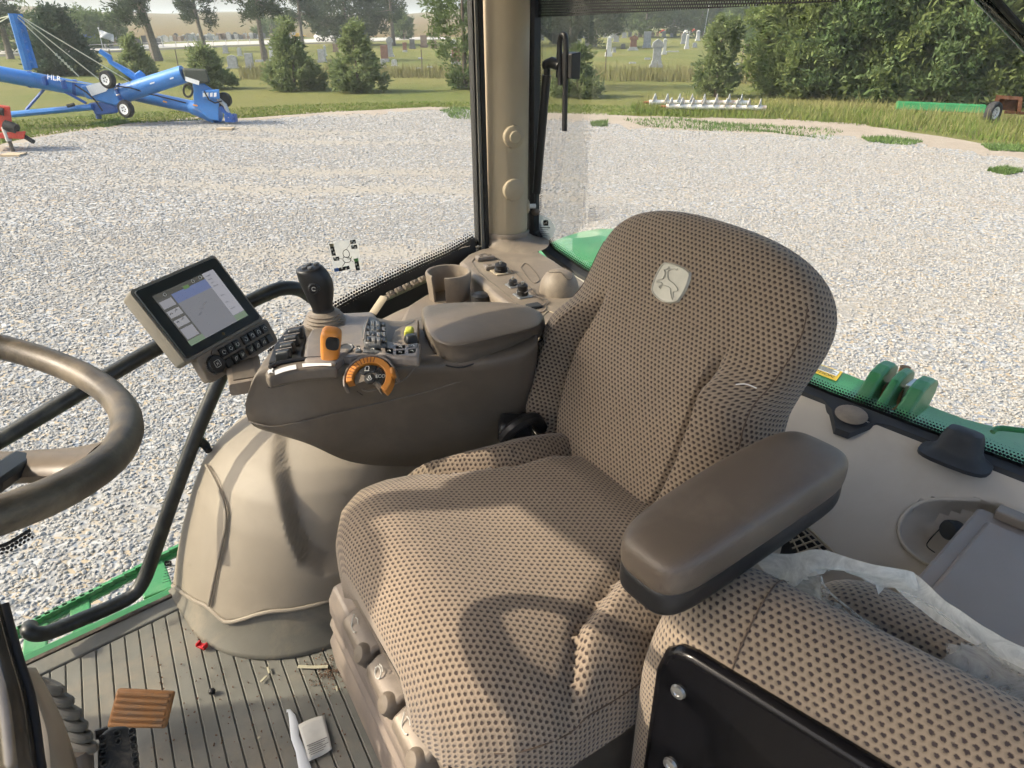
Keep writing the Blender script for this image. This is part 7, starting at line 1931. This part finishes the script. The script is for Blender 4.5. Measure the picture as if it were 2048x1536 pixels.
for u, v in ((.16, .94), (.62, .95), (.75, .96)): sm_mark(u, v, [(.003 * math.cos(t_), .003 * math.sin(t_)) for t_ in np.linspace(0, 6, 9)])
M('ink_grey', (.12, .12, .13), .6)
for u, v in ((.06, .60), (.15, .62), (.06, .43), (.15, .45)): sm_mark(u, v, [(-.003, 0), (0, .003), (.003, .001)], .0006, 'ink_grey')
for k, v in enumerate((.93, .86, .79, .72, .52, .38, .24)): sm_mark(.87, v, [(-.006, 0), (.006 - .002 * (k % 3), 0)], .0005, 'ink_grey')
for u, v in ((.46, .46), (.40, .40), (.55, .52)): sm_mark(u, v, [(-.004, -.001), (0, .001), (.005, .001)], .0004, 'ink_grey')
g = MB(); g.lathe([(.0035, 0), (.001, .0008)], MP(.0, -mh / 2 + .010, .004), mn_, n=12); g.build('status_lamp', M('lamp_amber', (.12, .08, .02), .4), BZ)
# key bar under the screen
K0 = MP(.020, -mh / 2 - .029, -.012)
kn_ = unit(mn_ + mu * -.25); ku_ = unit(mu - kn_ * (mu @ kn_))
def KP(a_, b_, h_=0): return K0 + wd * a_ + ku_ * b_ + kn_ * h_
g = MB(); g.loft([[KP(a_ * s2_, b_ * s2_, h_) for a_, b_ in rrect(.096, .0285, .011)] for h_, s2_ in ((-.034, .86), (-.022, .98), (-.002, 1), (.0, .985))]); KB = g.build('key_bar', MATS['trim_brown'], MON)
g = MB(); g.loft([[KP(a_ * s2_ + .014, b_ * s2_, h_) for a_, b_ in rrect(.077, .0245, .007)] for h_, s2_ in ((-.004, 1), (.0022, .99))]); KF = g.build('key_field', MATS['console_brown'], KB)
for r_ in range(2):
    for k in range(7):
        a_ = -.040 + k * .0178 + (.006 if k > 2 else 0); b_ = .0115 - r_ * .0225
        g = MB(); g.box(KP(a_, b_, .004), (.0160, .0185, .006), [wd, ku_, kn_], .9); ky = g.build('bar_key', MATS['key_black'], KF, smooth=False, bevel=.0015)
        if (r_, k) in ((1, 0), (1, 6)): continue
        rs2 = np.random.default_rng(r_ * 9 + k); n3 = int(rs2.integers(4, 8))
        pts = [(.0036 * math.cos(t_ + k), .0036 * math.sin(t_ * (1 + .3 * r_) + k)) for t_ in np.linspace(0, 5.2, n3)]
        tubepart('key_symbol', [KP(a_ + x_, b_ + y_, .0074) for x_, y_ in pts], .00055, 'icon_white', ky, 4, 2)
g = MB(); g.lathe([(.0185, -.002), (.0185, .006), (.0165, .0085), (.015, .007), (.001, .0075)], KP(-.066, -.001, 0), kn_, n=28); kd = g.build('bar_knob', MATS['key_black'], KB)
q = [KP(-.066 + a_, -.001 + b_, .0085) for a_, b_ in rrect(.0062, .0062, .002, 3)]; tubepart('knob_mark', q + q[:1], .0006, 'icon_white', kd, 4, 0)
for x0_, y0_, x1_, y1_ in ((-.003, -.003, .003, .003), (-.003, .003, .003, -.003)): tubepart('knob_mark', [KP(-.066 + x0_, -.001 + y0_, .0085), KP(-.066 + x1_, -.001 + y1_, .0085)], .0006, 'icon_white', kd, 4, 0)
for k in range(9):
    a_ = R_(150 + k * 11); tubepart('knob_grip', [KP(-.066 + .0200 * math.cos(a_), -.001 + .0200 * math.sin(a_), .003), KP(-.066 + .0235 * math.cos(a_), -.001 + .0235 * math.sin(a_), -.004)], .0012, 'deck_grey', kd, 5, 0)
# support arm to the console
a0, a1 = MP(.035, -mh / 2 - .050, -.052), PZ(508, 792, 2.51) + kR * .04
dd = unit(a1 - a0); s2 = unit(np.cross(dd, V(0, 0, 1))); u2 = np.cross(s2, dd)
g = MB(); g.loft([[q_ + s2 * a_ + u2 * b_ for a_, b_ in rrect(.034 * k_, .011, .005)] for q_, k_ in ((a0, 1.0), ((a0 + a1) / 2, .9), (a1, .85))]); g.build('support_arm', MATS['trim_brown'], MON)
g = MB(); q_ = (a0 + a1) / 2 + u2 * .0115; g.box(q_, (np.linalg.norm(a1 - a0) * .8, .04, .004), [dd, s2, u2]); g.build('arm_cover', MATS['console_brown'], MON, smooth=False)
# ================================================================== STEERING WHEEL AND COLUMN
M('wheel_rim', (.072, .060, .043), .42, var=.45, vs=22, bump=.25, bs=700, dust=(.36, .30, .21), dustamt=.45, ds=16)
M('spoke_brown', (.17, .138, .10), .42, var=.25, vs=14)
M('column_tan', (.30, .255, .19), .5, var=.1, vs=8, bump=.3, bs=1200)
wt = R_(19); wc = V(-.10, .665, 2.858); wr = .2145
e1w = V(math.cos(wt), 0, -math.sin(wt)); e2w = V(0, 1, 0); nw = V(math.sin(wt), 0, math.cos(wt))
SW = thing('steering_wheel', 'worn brown steering wheel at the left picture edge', 'steering wheel', tuple(wc))
g = MB(); ring = []
N = 72; n = 14; vs_ = []; fs = []
for i in range(N):
    a = 2 * math.pi * i / N; rd = e1w * math.cos(a) + e2w * math.sin(a); c_ = wc + rd * wr
    for k in range(n):
        b_ = 2 * math.pi * k / n; vs_.append(c_ + rd * .0132 * math.cos(b_) + nw * .0125 * math.sin(b_))
for i in range(N):
    for k in range(n): fs.append((i * n + k, i * n + (k + 1) % n, ((i + 1) % N) * n + (k + 1) % n, ((i + 1) % N) * n + k))
g.add(vs_, fs); g.build('rim', MATS['wheel_rim'], SW)
_q = PN(165, 915, wc, nw); spa = math.degrees(math.atan2((_q - wc) @ e2w, (_q - wc) @ e1w))
for sp_a in (spa, spa + 120, spa + 240):
    a = R_(sp_a); rd = e1w * math.cos(a) + e2w * math.sin(a); td = np.cross(nw, rd)
    g = MB(); g.loft([[wc + rd * r_ + td * w_ * math.cos(t_) + nw * (h_ * math.sin(t_) + z_) for t_ in np.linspace(0, 2 * math.pi, 16, endpoint=False)] for r_, w_, h_, z_ in ((.02, .036, .014, -.035), (.08, .024, .012, -.03), (.14, .020, .011, -.020), (.185, .022, .011, -.008), (.205, .030, .010, .0))]); g.build('spoke', MATS['spoke_brown'], SW)
g = MB(); g.lathe([(.055, -.06), (.058, -.03), (.05, -.018), (.001, -.014)], wc, nw, n=28); g.build('hub', MATS['column_tan'], SW)
g = MB(); a = R_(58); q = PN(15, 943, wc - nw * .01, nw); g.box(q, (.05, .018, .012), [unit(e1w * .6 + e2w * .8), unit(-e1w * .8 + e2w * .6), nw]); g.build('wheel_control', MATS['key_black'], SW, bevel=.003)
SC_ = thing('steering_column', 'tan steering column with a ribbed rubber boot, bottom left corner', 'steering column', (-.06, .70, 1.9))
def CPx(x, y, D): return PD(x, y, D)
Dc = 0.80
g = MB(); cl_, rl_ = [], []
g.tube([wc - nw * .05, wc - nw * .3 + V(-.03, 0, 0), V(-.30, .70, 2.15), V(-.33, .72, 1.95)], [.05, .075, .10, .12], 24); g.build('column_shroud', MATS['column_tan'], SC_)
# glossy tilt cover and boot seen at the lower left
def CLp(x, y, z): return PZ(x, y, z)
A_ = [CLp(-90, 1230, 2.40), CLp(-60, 1330, 2.35), CLp(-40, 1440, 2.31), CLp(-30, 1560, 2.27)]
B_ = [CLp(0, 1205, 2.42), CLp(28, 1310, 2.37), CLp(55, 1400, 2.33), CLp(75, 1545, 2.28)]
g = MB(); rows = []
for k in range(9):
    f_ = k / 8; rows.append([a_ * (1 - f_) + b_ * f_ + unit(CAM - a_) * .05 * math.sin(f_ * math.pi * .85 + .3) for a_, b_ in zip(spline(A_, 4), spline(B_, 4))])
M('tilt_cover', (.05, .045, .036), .18, var=.5, vs=9, coat=.3); g.grid(rows); g.build('tilt_cover', MATS['tilt_cover'], SC_, solid=.004)
tubepart('cover_gasket', [q + V(.002, -.001, -.004) for q in spline(B_, 4)] + [CLp(72, 1580, 2.25)], .007, 'seal_black', SC_, 10, 2)
A_ = [CLp(30, 1335, 2.30), CLp(50, 1400, 2.26), CLp(66, 1470, 2.22), CLp(60, 1570, 2.18)]
B_ = [CLp(72, 1335, 2.26), CLp(112, 1410, 2.20), CLp(140, 1480, 2.15), CLp(165, 1570, 2.10)]
g = MB(); rows = []
for k in range(9):
    f_ = k / 8; rows.append([a_ * (1 - f_) + b_ * f_ + unit(CAM - a_) * .045 * math.sin(f_ * math.pi) for a_, b_ in zip(spline(A_, 4), spline(B_, 4))])
g.grid(rows); g.build('lower_shroud', MATS['column_tan'], SC_, solid=.004)
bts = [CLp(x, y, z) for x, y, z in ((92, 1372, 2.18), (112, 1395, 2.16), (128, 1420, 2.14), (140, 1444, 2.12), (150, 1466, 2.105), (160, 1488, 2.09))]
for q in bts:
    g = MB(); e_ = unit(V(*cR) * .8 + cF * -.3); pts = [q + e_ * .026 * math.cos(t_) + unit(V(0, 0, 1) * .6 - cF * .6) * .016 * math.sin(t_) for t_ in np.linspace(0, 2 * math.pi, 21)]
    g.tube(pts, .0075, 8); g.build('boot_ring', MATS['riser_mat'], SC_)
g = MB(); g.tube([CLp(150, 1498, 2.10), CLp(152, 1520, 2.08), CLp(150, 1570, 2.05)], [.020, .024, .026], 14); g.build('boot_collar', MATS['console_brown'], SC_)

# ================================================================== PEDALS
M('pedal_orange', (.40, .19, .065), .6, var=.15, vs=20, dust=(.22, .18, .13), dustamt=.7, ds=30)
pq = [PZ(*p_) for p_ in ((233, 1378, 2.015), (348, 1384, 2.0), (330, 1458, 1.955), (212, 1456, 1.965))]
PD1 = thing('accelerator_pedal', 'dusty orange ribbed foot pedal over the floor mat', 'pedal', tuple(PZ(280, 1450, 1.9)))
nrm = unit(np.cross(pq[1] - pq[0], pq[3] - pq[0])); nrm = nrm if nrm[2] > 0 else -nrm
g = MB(); g.prism([q - nrm * .014 for q in pq], nrm * .014); pl = g.build('pedal_plate', MATS['pedal_orange'], PD1, bevel=.004)
for k in range(6):
    v0, v1 = .05 + k * .16, .05 + k * .16 + .105
    def Q(u, v): return (pq[0] * (1 - u) + pq[1] * u) * (1 - v) + (pq[3] * (1 - u) + pq[2] * u) * v
    g = MB(); g.prism([Q(u, v) + nrm * .0005 for u, v in ((.05, v0), (.95, v0), (.95, v1), (.05, v1))], nrm * .0045); g.build('pedal_rib', MATS['pedal_orange'], pl, bevel=.0018)
g = MB(); g.tube([Q(.45, .75) - nrm * .014, Q(.4, .5) - nrm * .05], .010, 10); g.build('pedal_arm', MATS['black_plastic'], PD1)
BP = thing('brake_pedal', 'worn black rubber brake pedal with hollow studs, bottom left', 'pedal', tuple(PZ(240, 1530, 1.9)))
_b0 = PZ(205, 1470, 2.08); nrm2 = unit(unit(CAM - _b0) * .7 + V(0, 0, .5))
bq_ = [PN(x, y, _b0, nrm2) for x, y in ((205, 1462), (228, 1451), (255, 1450), (272, 1478), (276, 1530), (284, 1590), (196, 1590), (194, 1490))]
M('pedal_black', (.026, .027, .026), .5, var=.3, vs=30, dust=(.25, .21, .15), dustamt=.6, ds=30)
g = MB(); g.prism([q - nrm2 * .016 for q in bq_], nrm2 * .016); bp = g.build('pedal_pad', MATS['pedal_black'], BP, bevel=.006, seg=3)
for x, y in ((205, 1477), (234, 1467), (264, 1463), (206, 1493), (237, 1483), (266, 1479), (206, 1509), (268, 1494), (207, 1526), (270, 1510), (271, 1527)):
    q = PN(x, y, bq_[0], nrm2); g = MB(); g.lathe([(.0055, -.001), (.0052, .0035), (.0042, .0042), (.0032, .003), (.0028, .0)], q, nrm2, n=14); g.build('pedal_stud', MATS['pedal_black'], bp)
g = MB(); g.tube([PZ(190, 1470, 2.05), PZ(215, 1462, 2.045)], .008, 8); g.build('pedal_rod', MATS['black_plastic'], BP)

# ================================================================== LITTER ON THE FLOOR
M('paper', (.62, .61, .56), .8, var=.08, vs=25); M('plastic_white', (.70, .73, .75), .4, var=.03); M('clip_red', (.50, .02, .025), .4); M('chaff', (.45, .42, .30), .9, var=.2)
zf = 1.905
pa = [PZ(x, y, zf + h_) for x, y, h_ in ((596, 1450, .004), (648, 1428, .006), (664, 1497, .006), (618, 1524, .004))]
g = MB(); rows = []
for j in range(9):
    v = j / 8; rows.append([(pa[0] * (1 - u) + pa[1] * u) * (1 - v) + (pa[3] * (1 - u) + pa[2] * u) * v + V(0, 0, .0025 * math.sin(u * 4 + v * 2) + (.003 if abs(v - .62) < .05 else 0)) for u in np.linspace(0, 1, 9)])
g.grid(rows); NOTE = tag(g.build('paper_note', MATS['paper'], solid=.0006), 'creased paper slip with small print on the floor mat', 'paper')
def pq2(u, v): return (pa[0] * (1 - u) + pa[1] * u) * (1 - v) + (pa[3] * (1 - u) + pa[2] * u) * v + V(0, 0, .0035 + .0025 * math.sin(u * 4 + v * 2))
for k in range(6):
    v = .66 + k * .05; g = MB(); g.tube([pq2(.08 + .06 * (k % 2), v), pq2(.5, v), pq2(.92 - .12 * (k % 3), v)], .0006, 4); g.build('print_line', M('ink', (.12, .12, .12), .8), NOTE)
kq = [(573, 1422, .0035), (578, 1421, .0035), (584, 1432, .006), (588, 1450, .008), (590, 1475, .0075), (600, 1500, .008), (612, 1545, .011)]
A_ = [PZ(x, y, zf + .004) for x, y, _ in kq]
g = MB(); g.tube(A_, [w for _, _, w in kq], 8, flat=.25, up=(0, 0, 1)); tag(g.build('plastic_knife', MATS['plastic_white']), 'white plastic knife lying beside the paper slip', 'knife')
RC = thing('red_clip', 'small red plastic clip on the mat by the wheel-arch foot', 'clip', tuple(PZ(404, 1292, zf)))
c0 = PZ(404, 1292, zf + .006); a_ = unit(V(*cR) + cF * -.4); b_ = np.cross(V(0, 0, 1), a_)
g = MB(); g.box(c0, (.022, .012, .006), [a_, b_, V(0, 0, 1)]); g.build('clip_body', MATS['clip_red'], RC, bevel=.001)
for s2 in (-1, 1):
    g = MB(); g.box(c0 + a_ * .009 * s2 + V(0, 0, .005), (.004, .014, .006), [a_, b_, V(0, 0, 1)]); g.build('clip_jaw', MATS['clip_red'], RC, bevel=.001)
g = MB(); q = PZ(424, 1383, zf + .005); g.lathe([(.006, -.004), (.007, .002), (.004, .006), (.001, .007)], q, unit(V(.4, .3, 1)), n=9); tag(g.build('rubber_bit', MATS['black_plastic']), 'tiny black rubber bit in the middle of the floor mat', 'debris')
for i, (pts, r, lab) in enumerate((([(596, 1333), (626, 1334), (656, 1333)], .004, 'flattened straw stalk at the foot of the wheel arch'), ([(536, 1334), (539, 1346)], .0026, 'upper pale seed husk on the mat'), ([(522, 1364), (534, 1352)], .0032, 'larger pale seed husk on the mat'), ([(673, 1372), (675, 1382)], .0022, 'tiny pale chip near the seat skirt'), ([(517, 1474), (519, 1476)], .0028, 'pale crumb on the mat left of the plastic knife'))):
    g = MB(); P_ = [PZ(x, y, zf + .003) for x, y in pts]; g.tube(P_, r, 6, flat=.5); tag(g.build('chaff', MATS['chaff']), lab, 'debris')
rgd = np.random.default_rng(8); g = MB()
for k in range(420):
    x = rgd.uniform(300, 700) if k % 2 else rgd.normal(660, 22); y = rgd.uniform(1250, 1530) if k % 2 else rgd.normal(1345, 22)
    q = PZ(x, y, zf + .001); s2 = rgd.uniform(.0008, .0022); g.box(q, (s2 * 1.6, s2, s2), [unit(V(math.cos(k), math.sin(k), 0)), unit(V(-math.sin(k), math.cos(k), 0)), V(0, 0, 1)])
tag(g.build('floor_crumbs', M('crumb', (.13, .075, .045), .9, var=.5, vs=90), smooth=False), 'scattered dry crumbs and grit over the mat', 'debris', kind='stuff')

# ================================================================== STICKERS ON THE GLASS
mt, nt, b = newmat('clear_sticker')
nt.nodes.remove(b); tr = nd(nt, 'ShaderNodeBsdfTransparent'); df = nd(nt, 'ShaderNodeBsdfDiffuse'); df.inputs[0].default_value = (.62, .64, .62, 1); tl = nd(nt, 'ShaderNodeBsdfTranslucent'); tl.inputs[0].default_value = (.7, .72, .7, 1)
m0 = nd(nt, 'ShaderNodeMixShader'); nt.links.new(df.outputs[0], m0.inputs[1]); nt.links.new(tl.outputs[0], m0.inputs[2])
m1 = nd(nt, 'ShaderNodeMixShader'); m1.inputs[0].default_value = .62; nt.links.new(tr.outputs[0], m1.inputs[1]); nt.links.new(m0.outputs[0], m1.inputs[2]); nt.links.new(m1.outputs[0], nt.nodes['Material Output'].inputs[0])
M('print_blue', (.06, .14, .42), .6); M('print_green', (.12, .32, .10), .6); M('print_tan', (.30, .26, .16), .6); M('print_paper', (.60, .60, .54), .7)
def G1(x, y, o=.006): return on_glass(x, y, o)
st_q = [G1(656, 486), (G1(716, 477)), G1(722, 536), G1(668, 545)]
g = MB(); g.poly(st_q); STK = thing('window_sticker', 'pale instruction sticker with a two-lobed outline on the right window', 'sticker', tuple(st_q[3]))
g.build('sticker_film', MATS['clear_sticker'], STK, smooth=False)
def spoly(nm, px, mat, o=.008): g = MB(); g.poly([G1(x, y, o) for x, y in px]); return g.build(nm, MATS[mat], STK, smooth=False)
for px in ([(660, 494), (668, 493), (672, 511), (664, 512)], [(666, 515), (678, 513), (679, 521), (668, 522)], [(700, 481), (711, 479), (712, 487), (701, 488)], [(702, 491), (714, 489), (715, 497), (703, 498)], [(677, 536), (698, 531), (700, 538), (678, 543)], [(709, 524), (717, 522), (720, 540), (712, 541)]):
    k_ = spoly('sticker_block', px, 'black_print')
    (x0, y0), (x1, y1), (x2, y2), (x3, y3) = px; cx, cy = (x0 + x2) / 2, (y0 + y2) / 2
    for f_ in (-.25, .2):
        mx_, my_ = cx + f_ * (x2 - x0) * .8, cy + f_ * (y2 - y0) * .8
        g = MB(); g.poly([G1(mx_ + a_, my_ + b_, .0095) for a_, b_ in ((-1.7, -1.7), (1.7, -1.9), (1.8, 1.5), (-1.6, 1.7))]); g.build('block_mark', MATS['print_paper'], k_, smooth=False)
spoly('sticker_tab', [(658, 488), (667, 487), (668, 493), (660, 494)], 'print_tan'); spoly('sticker_tab', [(707, 518), (716, 516), (717, 522), (709, 524)], 'print_green'); spoly('sticker_tab', [(668, 537), (677, 535.5), (678, 542.5), (669, 544)], 'print_blue')
def scurve(px, r=.0009, mat='black_print'): return tubepart('sticker_line', [G1(x, y, .009) for x, y in px], r, mat, STK, 4, 3)
scurve([(688, 501), (693, 499), (698, 504), (699, 511), (694, 515), (688, 513), (686, 506), (688, 501)]); scurve([(688, 514), (697, 515), (702, 519), (699, 524), (692, 525), (687, 522), (686, 517), (688, 514)]); scurve([(690, 525), (687, 530), (684, 533)]); scurve([(701, 517), (704, 513)]); scurve([(694, 516), (707, 524)], .0005); scurve([(684, 518), (677, 516)], .0005); scurve([(692, 500), (702, 486)], .0005)
# half-oval dealer sticker on the rear pane
def G2(x, y, o=.0): return PX(x, y, XG - .002 - o)
ST2 = thing('oval_sticker', 'white half-oval sticker with a small black emblem on the rear window', 'sticker', tuple(G2(1072, 486)))
g = MB(); g.poly([G2(x, y) for x, y in ((1070, 428), (1086, 431), (1099, 438), (1108, 449), (1111, 460), (1106, 473), (1095, 483), (1080, 488), (1070, 486))]); g.build('sticker_film', MATS['clear_sticker'], ST2, smooth=False)
def emblem(P, parent, ctr, sx_, sy_):
    """black rounded square with a pale leaping animal"""
    g = MB(); g.poly([P(ctr[0] + a_, ctr[1] + b_, .002) for a_, b_ in rrect(sx_, sy_, min(sx_, sy_) * .35, 4)]); e_ = g.build('emblem', MATS['black_print'], parent, smooth=False)
    g = MB(); g.poly([P(ctr[0] + a_ * sx_ / .031, ctr[1] - b_ * sy_ / .036, .004) for a_, b_ in deer]); g.build('emblem_deer', MATS['print_paper'], e_, smooth=False)
emblem(G2, ST2, (1091.5, 446), 5.0, 5.4)
for k in range(6):
    y_ = 455 + k * 4; tubepart('small_print', [G2(1081 + (k % 2), y_, .002), G2(1100 - (k % 3) * 3 - k * .6, y_ + .6, .002)], .0006 if k else .0012, 'black_print', ST2, 4, 0)
# notice at the foot of the side window
ST3 = thing('door_sticker', 'small black emblem notice low on the right window by the sill', 'sticker', tuple(G1(340, 1150)))
emblem(lambda x, y, o: G1(x, y, .006 + o), ST3, (336, 1127), 7.2, 5.2)
for k in range(6):
    y_ = 1136 + k * 6; tubepart('small_print', [G1(329 - k * .8, y_, .008), G1(350 - k * 1.2 - (k % 2) * 4, y_ - 5, .008)], .0010 if k == 0 else .0007, 'black_print', ST3, 4, 0)

# ================================================================== HAZE
mt = bpy.data.materials.new('haze'); mt.use_nodes = True; nt = mt.node_tree
nt.nodes.remove(nt.nodes['Principled BSDF'])
pv = nd(nt, 'ShaderNodeVolumePrincipled'); pv.inputs['Color'].default_value = (.86, .93, .95, 1); pv.inputs['Density'].default_value = .0007; pv.inputs['Anisotropy'].default_value = .1
nt.links.new(pv.outputs[0], nt.nodes['Material Output'].inputs['Volume'])
g = MB(); g.box((0, 0, 14.5), (4900, 4900, 31)); hz = g.build('haze', mt, smooth=False); hz['kind'] = 'stuff'; hz['label'] = 'thin summer haze over the fields'; hz['category'] = 'haze'
